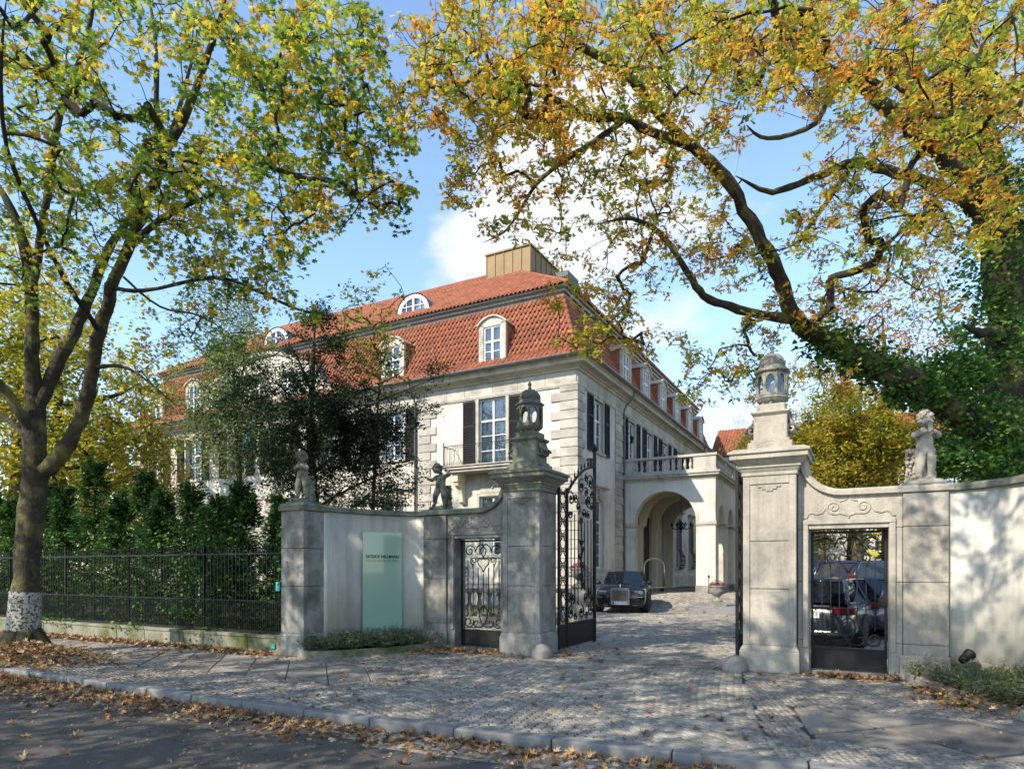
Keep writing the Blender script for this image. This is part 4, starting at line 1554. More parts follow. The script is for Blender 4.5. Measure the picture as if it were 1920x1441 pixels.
# cornice all round: profile (outward distance, height)
def run_cornice(name, prof, mt, ins=0.0, smooth=False, pts=None):
    pts = pts or [(XW, 12), (XW, 0), (0, 0), (0, YN)]
    def offs(d):
        out = []
        for i, (x, y) in enumerate(pts):
            if i == 0: out.append((XW - d, 12))
            elif i == 1: out.append((XW - d, -d))
            elif i == 2: out.append((d, -d))
            else: out.append((d, YN))
        return out
    m = MB(); m.smooth = smooth
    rings = []
    cols = [offs(d + ins) for d, z in prof]
    for i in range(4):
        rings.append([(cols[k][i][0], cols[k][i][1], prof[k][1]) for k in range(len(prof))])
    m.loft(rings)
    return m.build(name, mt, B, norm=True)


run_cornice('eaves_cornice', [(0, ZE), (.08, ZE), (.12, ZE + .08), (.20, ZE + .10), (.26, ZE + .16), (.52, ZE + .18), (.54, ZE + .30), (.60, ZE + .34), (.66, ZE + .44), (.0, ZE + .46)], M['trim'])
gp = []
for k in range(9):
    a = math.pi * k / 8
    gp.append((.66 + .085 - .085 * math.cos(a), ZE + .46 - .085 * math.sin(a)))
gp += [(.83, ZE + .49), (.80, ZE + .47), (.66, ZE + .47)]
run_cornice('gutter', gp, M['lead'], smooth=True)
# bell-cast foot and mansard deck below the tiles
ZM0, ZM1 = ZE + .47, 14.05
IN0, IN1 = -.52, 1.25       # set back from the wall face at foot and head
run_cornice('mansard_deck', [(-IN0, ZM0), (-.12, ZM0 + .55), (-IN1, ZM1), (-IN1 - .3, ZM1), (-.6, ZM0)], M['room'])
run_cornice('mansard_cornice', [(-IN1 - .1, ZM1 - .02), (-IN1 + .06, ZM1), (-IN1 + .10, ZM1 + .12), (-IN1 + .20, ZM1 + .16), (-IN1 + .22, ZM1 + .25), (-IN1 + .34, ZM1 + .30), (-IN1 + .36, ZM1 + .40), (-IN1 - .1, ZM1 + .42)], M['lead'])
ZU0, ZU1, RI = ZM1 + .42, 18.45, 6.5
# upper roof deck
m = MB()
i0 = .95
m.add([(XW + i0, i0, ZU0), (-i0, i0, ZU0), (-RI, RI, ZU1), (XW + RI, RI, ZU1), (-i0, YN, ZU0), (-RI, YN, ZU1), (XW + i0, 12, ZU0), (XW + RI, 12, ZU1), (-2 * RI + i0, YN, ZU0), (XW + 2 * RI - i0, 12, ZU0), (-2 * RI + i0, 2 * RI - i0, ZU0), (XW + 2 * RI - i0, 2 * RI - i0, ZU0)],
      [(0, 1, 2, 3), (1, 4, 5, 2), (0, 3, 7, 6), (5, 8, 10, 2), (2, 10, 11, 3), (3, 11, 9, 7)])
m.build('roof_deck', M['tile'], B)
# pantile template: S section across, lip at the lower end; x across 0..1, y up the slope 0..1, z out
tvs = []
sec = [(-.5, .0), (-.30, -.012), (-.12, .0), (.06, .045), (.26, .058), (.44, .035), (.56, .008)]
for yy, zo in ((0.0, .068), (1.18, .010)):
    for x, z in sec: tvs.append((x, yy, z * 1.25 + zo))
for x, z in sec: tvs.append((x, 0.0, z + .01))
tfs = [(i, i + 1, i + 8, i + 7) for i in range(6)] + [(14 + i, 15 + i, i + 1, i) for i in range(6)]


def tiles(name, o, xd, up, x0f, x1f, ln, tw, th_, skip=(), parent=None):
    """rows of pantiles on a plane: o origin (local), xd unit across, up unit up the slope, bounds as functions of distance up"""
    xd = Vector(xd).normalized(); up = Vector(up).normalized(); nn = xd.cross(up).normalized()
    pos, sc = [], []
    nr = int(round(ln / th_)); th_ = ln / nr
    for r in range(nr):
        s0 = r * th_
        a, b = x0f(s0 + th_ * .5), x1f(s0 + th_ * .5)
        x = a + tw / 2
        while x < b:
            if not any(k[0] < x < k[1] and k[2] < s0 + th_ * .5 < k[3] for k in skip):
                p = Vector(o) + xd * (x + random.uniform(-.004, .004)) + up * (s0 + random.uniform(-.006, .006)) + nn * random.uniform(0, .008)
                pos.append(p); sc.append((tw, th_, 1))
            x += tw
    Rm = np.array([[xd.x, up.x, nn.x], [xd.y, up.y, nn.y], [xd.z, up.z, nn.z]])
    k = len(pos)
    if not k: return
    me = swarm(name, tvs, tfs, np.array(pos), np.repeat(Rm[None], k, 0), np.array(sc), M['tile'], rnd=rng.random(k))
    return tag(link(name, me, parent or B), kind='stuff')


def cap_tiles(p, q, r=.11, step=.32, parent=None):
    p, q = Vector(p), Vector(q)
    d = (q - p); n = max(1, int(d.length / step)); d.normalize()
    m = MB(); m.smooth = True
    for i in range(n):
        a = p + (q - p) * i / n
        m.tube([a, a + d * step * 1.08], [r * 1.12, r * .92], 8)
    m.build('ridge_tiles', M['tile'], parent or B)


# dormer positions
FD = [x for x in F_BAYS if not -24.5 < x < -14.0]
DS = S_BAYS[1:] + [28.0 - .9]
SDm = [6.7, 10.2, 13.75, 17.3, 20.9, 24.5]
# lower (mansard) slopes, two pitches: bellcast then steep
def slope(zA, zB, iA, iB):
    L_ = math.hypot(zB - zA, iB - iA); return L_, (iB - iA) / L_, (zB - zA) / L_


lA, hA, vA = slope(ZM0, ZM0 + .55, IN0, .12)
lB, hB, vB = slope(ZM0 + .55, ZM1, .12, IN1)
dsk = [(x - .60, x + .60, -.1, 1.9) for x in FD]
ssk = [(y - .58, y + .58, -.1, 1.9) for y in SDm]
gsk = []
tiles('mansard_tiles', (0, IN0, ZM0 + .02), (1, 0, 0), (0, hA, vA), lambda s: XW + IN0 + s * hA, lambda s: -(IN0 + s * hA), lA, .235, .33, gsk)
tiles('mansard_tiles', (0, .12, ZM0 + .57), (1, 0, 0), (0, hB, vB), lambda s: XW + .12 + s * hB, lambda s: -(.12 + s * hB), lB, .235, .33, dsk + gsk)
tiles('mansard_tiles', (-IN0, 0, ZM0 + .02), (0, 1, 0), (-hA, 0, vA), lambda s: IN0 + s * hA, lambda s: YN, lA, .235, .33)
tiles('mansard_tiles', (-.12, 0, ZM0 + .57), (0, 1, 0), (-hB, 0, vB), lambda s: .12 + s * hB, lambda s: YN, lB, .235, .33, ssk)
lU, hU, vU = slope(ZU0, ZU1, i0, RI)
BOXR = (-7.6, -4.9, 5.35, 9.0)
EYEB = [-9.85, -19.9]
tiles('upper_roof_tiles', (0, i0 - .15, ZU0 - .05), (1, 0, 0), (0, hU, vU), lambda s: XW + i0 + s * hU, lambda s: -(i0 + s * hU), lU + .15, .225, .30)
tiles('upper_roof_tiles', (-i0 + .15, 0, ZU0 - .05), (0, 1, 0), (-hU, 0, vU), lambda s: i0 + s * hU, lambda s: YN, lU + .15, .225, .30)
cap_tiles((-.12, .12, ZM0 + .6), (-IN1, IN1, ZM1)); cap_tiles((-IN0, IN0, ZM0 + .04), (-.12, .12, ZM0 + .6))
cap_tiles((-i0 + .12, i0 - .12, ZU0), (-RI, RI, ZU1)); cap_tiles((XW + RI, RI, ZU1 + .03), (-RI, RI, ZU1 + .03)); cap_tiles((-RI, RI, ZU1 + .03), (-RI, YN, ZU1 + .03))
cap_tiles((XW + .12, .12, ZM0 + .6), (XW + IN1, IN1, ZM1)); cap_tiles((XW + i0, i0, ZU0), (XW + RI, RI, ZU1))


def dormer(c, rz, w=1.42, z0=10.98, h=2.38):
    t = empty('dormer', Matrix.Rotation(rz, 3, 'Z') @ Vector((c, -.02, z0)), rz, parent=B)
    ww, wh = .92, 1.66
    n = 12
    hw = w / 2
    def arcpts(r_, zb, rise):
        return [(-r_ + 2 * r_ * i / n, zb + rise * math.sin(math.pi * i / n) ** .8) for i in range(n + 1)]
    # front plate: two posts, sill, arched head
    m = MB()
    m.box(-hw, -ww / 2, -.0, .16, 0, h - .45); m.box(ww / 2, hw, -.0, .16, 0, h - .45)
    m.box(-ww / 2, ww / 2, 0, .16, 0, .16)
    ar = arcpts(hw, h - .45, .36)
    m.prism([(-hw, h - .449), (-hw, h - .46), (-ww / 2, .16 + wh), (ww / 2, .16 + wh), (hw, h - .46), (hw, h - .449)][0:1] + [(-ww / 2, .16 + wh), (ww / 2, .16 + wh), (hw, h - .449)] + ar[::-1][1:-1], 0, .16)
    m.box(-hw - .03, hw + .03, -.04, 0.0, -.04, .06)
    m.build('dormer_front', M['trim'], t)
    # curved hood moulding and roof running back
    m = MB()
    a1 = arcpts(hw + .10, h - .47, .40); a2 = arcpts(hw + .02, h - .50, .36)
    poly = a1 + a2[::-1]
    m.loft([[(x, -.10, z) for x, z in poly], [(x, 1.75, z) for x, z in poly]])
    m.build('dormer_roof', M['trim'], t, norm=True)
    m = MB()
    m.box(-hw + .02, -hw + .07, .161, 1.7, -.1, h - .47); m.box(hw - .07, hw - .02, .161, 1.7, -.1, h - .47)
    m.build('dormer_cheek', M['warm_stucco'] if False else M['tile'], t)
    m = MB(); m.box(-hw + .08, hw - .08, .75, .8, 0, h - .5); m.build('inner_wall', M['room'], t)  # dark sheet standing for the shade inside the dormer
    key = ('d', ww, wh)
    if key not in _wcache:
        g = MB(); g.add([(-ww / 2, 0, 0), (ww / 2, 0, 0), (ww / 2, 0, wh), (-ww / 2, 0, wh)], [(0, 1, 2, 3)])
        _wcache[key] = (window_mesh(ww, wh, rows=(.42,), bars=1).mesh('dormer_window', M['white_paint']), g.mesh('pane', M['pane']), curtain_mesh(ww, wh).mesh('curtain', M['curtain']))
    a, b, c_ = _wcache[key]
    o = link('dormer_window', a, t, (0, .09, .16)); link('dormer_pane', b, t, (0, .095, .16)); link('dormer_curtain', c_, t, (0, .25, .16))


for x in FD: dormer(x, 0)
for y in SDm: dormer(y, SD)


def eyebrow(x, r=1.0, rise=.92):
    zb = ZU0 + .55
    yb = i0 + .55 * hU / vU - .12
    t = empty('eyebrow_dormer', (x, yb, zb), 0, parent=B)
    n = 18
    def arc(rx, rz_): return [(rx * math.cos(math.pi * i / n), rz_ * math.sin(math.pi * i / n)) for i in range(n + 1)]
    m = MB()
    o, i_ = arc(r, rise), arc(r * .80, rise * .80)
    for k in range(n):
        q = [o[k], o[k + 1], i_[k + 1], i_[k]]
        m.add([(a, -.06, b) for a, b in q] + [(a, .08, b) for a, b in q], [(0, 1, 2, 3), (7, 6, 5, 4), (0, 4, 5, 1), (2, 6, 7, 3)])
    m.box(-r, r, -.07, .06, -.1, .0)
    m.box(-.055, .055, -.05, .05, 0, rise * .8)
    m.build('window_frame', M['white_paint'], t, norm=True)
    m = MB()
    for q in (-1, 1):
        for a in (.45, .75):
            m.box(q * r * a - .014, q * r * a + .014, -.03, .02, 0, rise * .8 * math.sqrt(max(0, 1 - (a / .8) ** 2)))
        m.box(min(q * .05, q * r * .7), max(q * .05, q * r * .7), -.03, .02, rise * .36, rise * .36 + .03)
    m.build('glazing_bar', M['white_paint'], t)
    m = MB(); m.prism([(a, b) for a, b in i_], .02, .03); m.build('pane', M['pane'], t)
    m = MB(); m.prism([(a, b) for a, b in arc(r * .78, rise * .78)], .3, .31); m.build('curtain', M['curtain'], t)
    # lead covered swept roof dying into the slope
    m = MB(); m.smooth = True
    a = [(q[0] * 1.06, -.1, q[1] * 1.06 + .01) for q in o]
    b = [(q[0] * 1.02, .0 + (q[1] * 1.0) * hU / vU + .1, q[1] * 1.02) for q in o]
    m.loft([a, b], close=False)
    a2 = [(q[0] * 1.25, (q[1] * .0) , -.03) for q in o]
    m.build('lead_hood', M['lead'], t)


for x in EYEB: eyebrow(x)
# clad lift housing and small shed on the roof
m = MB(); x0, x1, y0, y1 = -7.55, -4.85, 5.2, 9.2
m.box(x0, x1, y0, y1, 16.2, 18.95); m.build('roof_housing', M['copper_clad'], B)
m = MB()
for k in range(6):
    x = x0 + (x1 - x0) * k / 5; m.box(x - .02, x + .02, y0 - .04, y0 - .001, 16.6, 18.95)
for k in range(7):
    y = y0 + (y1 - y0) * k / 6; m.box(x1 + .001, x1 + .04, y - .02, y + .02, 16.6, 18.95)
m.box(x0 - .08, x1 + .08, y0 - .08, y1 + .08, 18.951, 19.03); m.box(x0 - .03, x1 + .03, y0 - .06, y0 - .041, 17.35, 17.6)
m.build('cladding_seam', M['copper_clad'], B)
m = MB(); m.box(-4.75, -3.4, 6.9, 8.4, 16, 18.0); m.build('roof_shed', M['slate'], B)

# central shaped gable
m = MB()
gx, hw_ = -19.3, 6.0
pts = [(-hw_, 0)]
for i in range(9): a = R(90) * i / 8; pts.append((-hw_ + 1.9 * math.sin(a), 2.9 * (1 - math.cos(a)) + .2))
pts = [(-hw_, 0), (-hw_, .15), (-5.5, .3), (-5.0, .7), (-4.6, 1.3), (-4.3, 1.8), (-3.7, 2.05), (-2.9, 2.2), (-2.6, 2.5), (-1.8, 2.8), (-.9, 3.0), (0, 3.05)]
full = pts + [(-x, z) for x, z in pts[::-1][1:]]
m.prism(full[::-1], -.12, .35)
m.build('gable_wall', M['facade'], B, (gx, 0, ZE + .47), norm=True)
m = MB()
ring = []
for i, (x, z) in enumerate(full):
    ring.append([(x, -.24, z + .0), (x, -.24, z + .16), (x, .42, z + .16), (x, .42, z)])
m.loft(ring); m.build('gable_coping', M['trim'], B, (gx, 0, ZE + .47), norm=True)
for q in (-2.2, 0, 2.2):
    window(B, (gx + q, -.30, 10.95), 0, .9, 1.5, curtain=True)

# balcony
bal = empty('balcony', (-4.2, 0, 6.12), 0, parent=B)
m = MB(); m.box(-2.05, 2.05, -1.0, -.0, .06, .18); m.frustum(-2.0, 2.0, -.92, 0, -.06, .06, .0); m.box(-2.1, 2.1, -1.06, 0, .18, .23)
m.build('balcony_slab', M['trim'], bal, bevel=.01)
for q in (-1, 1):
    m = MB(); m.box(q * 1.55 - .14, q * 1.55 + .14, -.75, 0, -.45, -.061)
    m.prism([(0, 0)], 0, 0) if False else None
    pr = [(0, -.45), (-.7, -.45), (-.62, -.62), (-.42, -.75), (-.3, -1.0), (-.26, -1.35), (0, -1.45)]
    m.add([(q * 1.55 - .11, y, z) for y, z in pr] + [(q * 1.55 + .11, y, z) for y, z in pr], [tuple(range(7)), tuple(range(13, 6, -1))] + [(i, (i + 1) % 7, 7 + (i + 1) % 7, 7 + i) for i in range(7)])
    m.build('bracket', M['warm_stucco'], bal, norm=True, bevel=.01)
m = MB()
for x0_, x1_, y_ in ((-2.0, 2.0, -1.0),):
    m.box(x0_, x1_, -1.015, -.985, 1.12, 1.15); m.box(x0_, x1_, -1.01, -.99, .27, .29)
for q in (-2.0, 2.0):
    m.box(q - .012, q + .012, -.985, -.0, 1.12, 1.15); m.box(q - .01, q + .01, -.985, 0, .27, .29)
    m.box(q - .018, q + .018, -1.02, -.98, .23, 1.25); m.ball((q, -1, 1.29), .04, 6, 5)
m.build('railing', M['iron'], bal)
for k in range(17):
    x = -1.88 + k * .235
    m = MB(); m.tube([(x, -1, .42), (x, -1, .98)], .009, 4)
    for sg_ in (-1, 1):
        m.tube([(x + sg_ * .05 + p[0], -1.0, .98 + .06 + p[2]) for p in scroll_pts(0, 0, .055, 1.0, R(-90), sg_, .3)], .008, 4)
        m.tube([(x + sg_ * .05 + p[0], -1.0, .42 - .06 + p[2]) for p in scroll_pts(0, 0, .055, 1.0, R(90), -sg_, .3)], .008, 4)
    m.build('baluster', M['iron'], bal)
for q in (-2.0, 2.0):
    m = MB()
    for k in range(5): m.tube([(q, -.15 - k * .19, .29), (q, -.15 - k * .19, 1.12)], .009, 4)
    m.build('baluster', M['iron'], bal)

# downpipes and wall lamps
for x, y in ((-8.5, -.10), (.10, 6.02), (.10, 22.8)):
    m = MB(); m.smooth = True
    dx = 1 if x > 0 else 0
    dy = -1 if x < 0 else 0
    m.tube([(x + dx * .55, y + dy * .55, ZE + .42), (x + dx * .5, y + dy * .5, ZE + .1), (x + dx * .1, y + dy * .1, ZE - .25), (x, y, ZE - .5), (x, y, 0)], .05, 8)
    for z in (1.5, 4, 6.5, 9): m.lathe([(.065, -.03), (.065, .03)], 8, (x, y, z))
    m.build('downpipe', M['lead'], B)
for y in (6.25, 12.45):
    m = MB(); m.tube([(.02, y, 8.45), (.3, y, 8.6), (.42, y, 8.45)], .02, 5)
    m.lathe([(.02, .0), (.08, .05), (.10, .25), (.13, .27), (.05, .36), (.01, .42)], 6, (.42, y, 8.05)); m.box(.0, .03, y - .06, y + .06, 8.2, 8.7)
    m.build('wall_lamp', M['iron'], B)

# ------------------------------------------------ carriage porch
T0, T1, PW = 6.1, 14.2, 4.6        # along the side front and outwards
ZP0, ZC, ZT2 = .45, 6.0, 7.22
por = empty('carriage_porch', (0, T0, 0), 0, parent=B)


def arch_panel(m, x0, x1, z0, z1, arches, y0, y1):
    """wall in x,z from y0 to y1 with round headed openings (cx, r, springing)"""
    brk = [x0]
    for cx, r, zs in arches: brk += [cx - r, cx + r]
    brk.append(x1)
    for i in range(0, len(brk), 2):
        m.box(brk[i], brk[i + 1], y0, y1, z0, z1)
    for cx, r, zs in arches:
        n = 28
        pts = [(cx - r * math.cos(math.pi * i / n), zs + r * math.sin(math.pi * i / n)) for i in range(n + 1)]
        for a, b in zip(pts[:-1], pts[1:]):
            m.add([(a[0], y0, a[1]), (b[0], y0, b[1]), (b[0], y0, z1), (a[0], y0, z1)], [(0, 1, 2, 3)])
            m.add([(a[0], y1, a[1]), (b[0], y1, b[1]), (b[0], y1, z1), (a[0], y1, z1)], [(3, 2, 1, 0)])
            m.add([(a[0], y0, a[1]), (b[0], y0, b[1]), (b[0], y1, b[1]), (a[0], y1, a[1])], [(3, 2, 1, 0)])


SP = 3.98
for yy in (0.0, T1 - T0 - .5):
    m = MB(); arch_panel(m, .01, PW, .3, ZC, [(2.15, 1.53, SP)], yy, yy + .5); m.build('porch_wall', M['facade'], por)
m = MB(); arch_panel(m, .5, T1 - T0 - .5, .3, ZC, [(1.55, .78, 4.05), (4.05, .78, 4.05), (6.55, .78, 4.05)], 0, .45)
m.build('porch_wall', M['facade'], por, (PW - .001, 0, 0), (0, 0, SD))
# the wall above is turned so that its outer face looks along +x
m = MB()
m.box(.02, PW - .46, .51, T1 - T0 - .51, ZC - .25, ZC - .05); m.build('porch_ceiling', M['warm_stucco'], por)  # warmer and brighter than the walls, lifting the shaded porch by colour
# ribs / lunettes of the vault
for yy in (2.55, 5.05):
    m = MB(); arch_panel(m, .05, PW - .46, SP + .0, ZC - .251, [(2.15, 1.75, SP + .001)], yy, yy + .28); m.build('vault_rib', M['warm_stucco'], por)
for xx, rr_ in ((.62, 0), (3.68, 0)):
    pass
# archivolt moulding and imposts
m = MB()
n = 28
for r0_, r1_, yy in ((1.53, 1.66, -.03),):
    o = [(2.15 - r1_ * math.cos(math.pi * i / n), SP + r1_ * math.sin(math.pi * i / n)) for i in range(n + 1)]
    q = [(2.15 - r0_ * math.cos(math.pi * i / n), SP + r0_ * math.sin(math.pi * i / n)) for i in range(n + 1)]
    for k in range(n):
        pp = [q[k], q[k + 1], o[k + 1], o[k]]
        m.add([(a, yy, b) for a, b in pp] + [(a, -.001, b) for a, b in pp], [(0, 1, 2, 3), (3, 2, 6, 7), (0, 4, 5, 1)])
m.build('archivolt', M['facade'], por)
m = MB()
for a, b in ((-.0, .62), (3.68, PW + .07)):
    m = MB()
    m.box(a, b + (.05 if a == 0 else 0), -.07, .55, SP - .18, SP - .02); m.box(a, b + (.02 if a == 0 else 0), -.04, .52, SP - .24, SP - .18)
    m.build('impost', M['trim'], por, bevel=.01)
m = MB()
for k in (0, 2.33, 4.83, 7.33):
    m = MB()
    m.box(PW - .46, PW + .07, max(.56, k), k + .94 if k else .78, SP - .18, SP - .02)
    m.build('impost', M['trim'], por, bevel=.01)
m = MB()
for a, b, c_, d_ in ((3.66, PW + .05, -.05, .55), (.0, .64, -.05, .55), (PW - .5, PW + .05, 2.33, 3.27), (PW - .5, PW + .05, 4.83, 5.77), (PW - .5, PW + .05, 7.33, 8.27)):
    m = MB(); m.box(a, b, c_, d_, .3, .86); m.build('pier_base', M['gate_stone'], por, bevel=.015)
m = MB()   # entablature round three sides
for d, z0_, z1_ in ((.03, ZC, ZC + .10), (.10, ZC + .10, ZC + .17), (.20, ZC + .17, ZC + .28), (.26, ZC + .28, ZC + .36)):
    m.box(.0, PW + d, -d, T1 - T0 + d, z0_ + .001, z1_)
m.build('entablature', M['trim'], por)
zb = ZC + .36
m = MB()
m.box(.0, PW + .06, -.06, .22, zb, zb + .14); m.box(PW - .22, PW + .06, .22, T1 - T0, zb, zb + .14)
m.box(.0, PW + .08, -.08, .24, ZT2 - .12, ZT2); m.box(PW - .24, PW + .08, .24, T1 - T0, ZT2 - .12, ZT2)
for a, b in ((0.0, .55), (3.55, PW + .02)): m.box(a, b, -.02, .18, zb + .14, ZT2 - .12)
for k in (2.35, 4.85, 7.4): m.box(PW - .18, PW + .02, k, k + .5, zb + .14, ZT2 - .12)
m.build('parapet', M['trim'], por, bevel=.008)
bp_ = MB(); bp_.smooth = True
H_ = ZT2 - .12 - zb - .14
bp_.lathe([(.07, 0), (.07, .05), (.045, .07), (.06, .12), (.085, .20), (.075, .28), (.045, .38), (.035, .46), (.05, .50), (.04, H_ - .06), (.065, H_ - .05), (.065, H_)], 10)
bme = bp_.mesh('stone_baluster', M['trim'])
for k in range(11): link('stone_baluster', bme, por, (.70 + k * .27, .08, zb + .14))
for s0_ in (.55, 2.98, 5.5):
    for k in range(7): link('stone_baluster', bme, por, (PW - .08, s0_ + k * .27, zb + .14))
# floor of the porch (raised) and kerb
m = MB(); m.box(.0, PW + 1.2, -.3, T1 - T0 + 6, .2, .46); m.build('porch_floor', M['granite'], por, bevel=.02)
# entrance doors within
for c, w, h in ((7.52, 1.45, 3.6), (10.2, 2.1, 4.0)):
    m = MB()
    m.box(-w / 2, w / 2, .16, .2, .6, .6 + h); m.build('entrance_door', M['door_wood'], B, (0, c, 0), (0, 0, SD))
    m = MB()
    for q in (-1, 1):
        for z in (1.2, 2.2, 3.2):
            m = MB(); m.box(q * w * .25 - w * .15, q * w * .25 + w * .15, .13, .159, z, z + .7); m.build('door_panel', M['door_wood'], B, (0, c, 0), (0, 0, SD), bevel=.02)
    pass
for c in (6.62, 8.7, 11.6):
    m = MB(); m.box(-.22, .22, -.22, -.001, .46, 4.0); m.box(-.26, .26, -.26, -.001, 3.9, 4.1); m.build('inner_pilaster', M['warm_stucco'], B, (0, c, 0), (0, 0, SD))
# chandelier
ch = empty('chandelier', G(*W2G(P(1277, 980, 34.0))) + Vector((0, 0, 3.85)), 0, 'black wrought iron chandelier hanging in the arch of the carriage porch', 'chandelier')
m = MB(); m.tube([(0, 0, .1), (0, 0, 1.75)], .015, 5); m.build('rod', M['iron'], ch)
m = MB(); m.smooth = True; m.lathe([(.005, -.32), (.05, -.26), (.03, -.2), (.09, -.1), (.12, 0), (.06, .1), (.08, .2), (.03, .32), (.01, .4)], 10); m.build('body', M['iron'], ch)
for k in range(8):
    m = MB(); m.smooth = True
    m.tube([(.08, 0, 0), (.25, 0, -.14), (.45, 0, -.08), (.52, 0, .08)], .018, 5); m.tube([(.1, 0, .1), (.25, 0, .2), (.32, 0, .08)], .012, 5)
    m.lathe([(.06, 0), (.07, .02), (.02, .03), (.02, .14), (.001, .16)], 6, (.52, 0, .08))
    m.build('arm', M['iron'], ch, rot=(0, 0, R(45) * k + .2))

# far wing closing the court
W2 = empty('rear_wing', G(-7.3, 14.87 + YN), TH, 'cream rear wing with orange tiled roof closing the courtyard behind the porch', 'building')
m = MB(); hh2 = [(x - .6, x + .6, 1.7, 3.7) for x in (3.6, 7.9, 12.2, 16.5)] + [(x - .6, x + .6, 6.6, 8.6) for x in (3.6, 7.9, 12.2, 16.5)]
holes_wall(m, 0, 22, 0, ZE, hh2); m.box(0, 22, .6, .65, 0, ZE); m.build('wing_wall', M['facade'], W2)
for h in hh2: window(W2, ((h[0] + h[1]) / 2, 0, h[2]), 0, 1.2, 2.0, bars=1)
m = MB(); m.box(0, 22, -.45, 0, ZE, ZE + .35); m.build('cornice', M['trim'], W2)
tiles('roof_tiles', (0, -.5, ZE + .36), (1, 0, 0), (0, .8, .62), lambda s: 0, lambda s: 22, 4.6, .24, .34, parent=W2)
m = MB(); m.add([(0, -.5, ZE + .33), (22, -.5, ZE + .33), (22, 3.1, ZE + 3.2), (0, 3.1, ZE + 3.2)], [(0, 1, 2, 3)]); m.build('roof_deck', M['tile'], W2)

# ------------------------------------------------ court furniture
def urn(loc, lb, sc=1.0, ped=.0):
    t = empty('flower_urn', loc, 0, lb, 'urn', 'stone urns of red heather')
    m = MB(); m.smooth = True
    m.lathe([(.19, 0), (.19, .05), (.09, .08), (.07, .16), (.12, .20), (.24, .30), (.29, .42), (.28, .50), (.33, .55), (.35, .58), (.33, .60), (.28, .60), (.27, .52)], 20)
    if ped: m.smooth = False; m.box(-.26, .26, -.26, .26, -ped, 0)
    m.build('urn_bowl', M['statue_stone'], t)
    for h in (-1, 1):
        m = MB(); m.smooth = True; m.tube([(h * .27, 0, .44), (h * .36, 0, .46), (h * .36, 0, .34), (h * .24, 0, .30)], .02, 6); m.build('handle', M['statue_stone'], t)
    k = 900
    a = rng.uniform(0, 6.283, k); r = np.sqrt(rng.random(k)) * .34
    pos = np.stack([r * np.cos(a), r * np.sin(a), .56 + (1 - (r / .36) ** 2) * .26 * rng.uniform(.3, 1, k)], 1)
    base = np.array([(.30, .02, .07), (.42, .04, .10), (.20, .015, .05), (.10, .12, .04)])[rng.integers(0, 4, k)]
    me = swarm('heather', [(-.1, 0, 0), (.1, 0, 0), (.06, 1, 0), (-.06, 1, 0)], [(0, 1, 2, 3)], pos, rots(k, 1.2), rng.uniform(.04, .08, k), M['leaf_dull'], col=base)
    tag(link('heather', me, t), kind='stuff')
    t.scale = (sc,) * 3
    return t


urn(Vector((P(1345, 1100, 24.6).x, 24.6, .42)), 'stone urn of dark red heather on the court island in front of the porch pier', 1.0, .3)
m = MB()
isl = empty('court_island', Vector((P(1370, 1110, 25.6).x, 25.6, .0)), TH, 'kerbed stone island with steps beneath the heather urn by the porch', 'kerb')
for k, r_ in enumerate((2.1, 1.8)):
    m = MB(); m.lathe([(r_, 0), (r_, .12 + k * .1), (r_ - .06, .14 + k * .1)], 32, (.3, .2, 0)); m.build('island_step', M['granite'], isl)
# balustrade seen through the left doorway and the open leaf
bs = empty('garden_balustrade', Vector((P(868, 1100, 19.5).x, 19.5, 0)), R(-4), 'dark weathered stone balustrade seen through the left pedestrian gate', 'balustrade')
m = MB(); m.box(-2.4, 3.7, -.12, .12, 0, .22); m.box(-2.4, 3.7, -.15, .15, .93, 1.06); m.build('rail', M['gate_stone'], bs, bevel=.01)
for x in (-2.3, -.15, 3.45):
    m = MB(); m.box(x - .2, x + .2, -.19, .19, 0, 1.08); m.box(x - .24, x + .24, -.23, .23, 1.08, 1.15); m.build('pedestal', M['gate_stone'], bs, bevel=.01)
bb = MB(); bb.smooth = True
bb.lathe([(.08, 0), (.08, .05), (.05, .08), (.075, .2), (.09, .28), (.06, .42), (.045, .52), (.05, .60), (.075, .66), (.075, .71)], 10)
bbm = bb.mesh('stone_baluster', M['gate_stone'])
for x in np.arange(-1.9, 3.3, .30):
    if abs(x + .15) > .28: link('stone_baluster', bbm, bs, (x, 0, .22))
RB = Matrix.Rotation(R(-4), 3, 'Z')
for x, lb in ((-.15, 'stone urn of red heather on the balustrade, seen through the left pedestrian gate'), (3.45, 'stone urn of red heather on a pedestal, seen through the open driveway gate leaf')):
    urn(bs.location + RB @ Vector((x, 0, 1.15)), lb, .85)

# brass luggage cart by the entrance
lc = empty('luggage_cart', Vector((P(1226, 1100, 33.5).x, 33.5, .47)), TH + R(20), 'brass hotel luggage cart with arched rails beside the entrance in the porch', 'luggage cart')
m = MB(); m.box(-.55, .55, -.3, .3, .22, .28); m.build('deck', M['brass'], lc, bevel=.02)
for q in (-1, 1):
    m = MB(); m.smooth = True
    m.tube([(-.5, q * .26, .28), (-.5, q * .26, 1.3)] + [(-.5 * math.cos(a), q * .26 * math.cos(a * 1) if False else q * .26 * (1 - .8 * math.sin(a)), 1.3 + .42 * math.sin(a)) for a in np.linspace(.15, math.pi - .15, 9)] + [(.5, q * .26, 1.3), (.5, q * .26, .28)], .028, 8)
    m.build('rail', M['brass'], lc)
    for p in (-.42, .42):
        m = MB(); m.M = Matrix.Translation((p, q * .22, .1)) @ Matrix.Rotation(R(90), 4, 'X'); m.lathe([(.09, -.025), (.1, 0), (.09, .025)], 14); m.build('wheel', M['tyre'], lc)
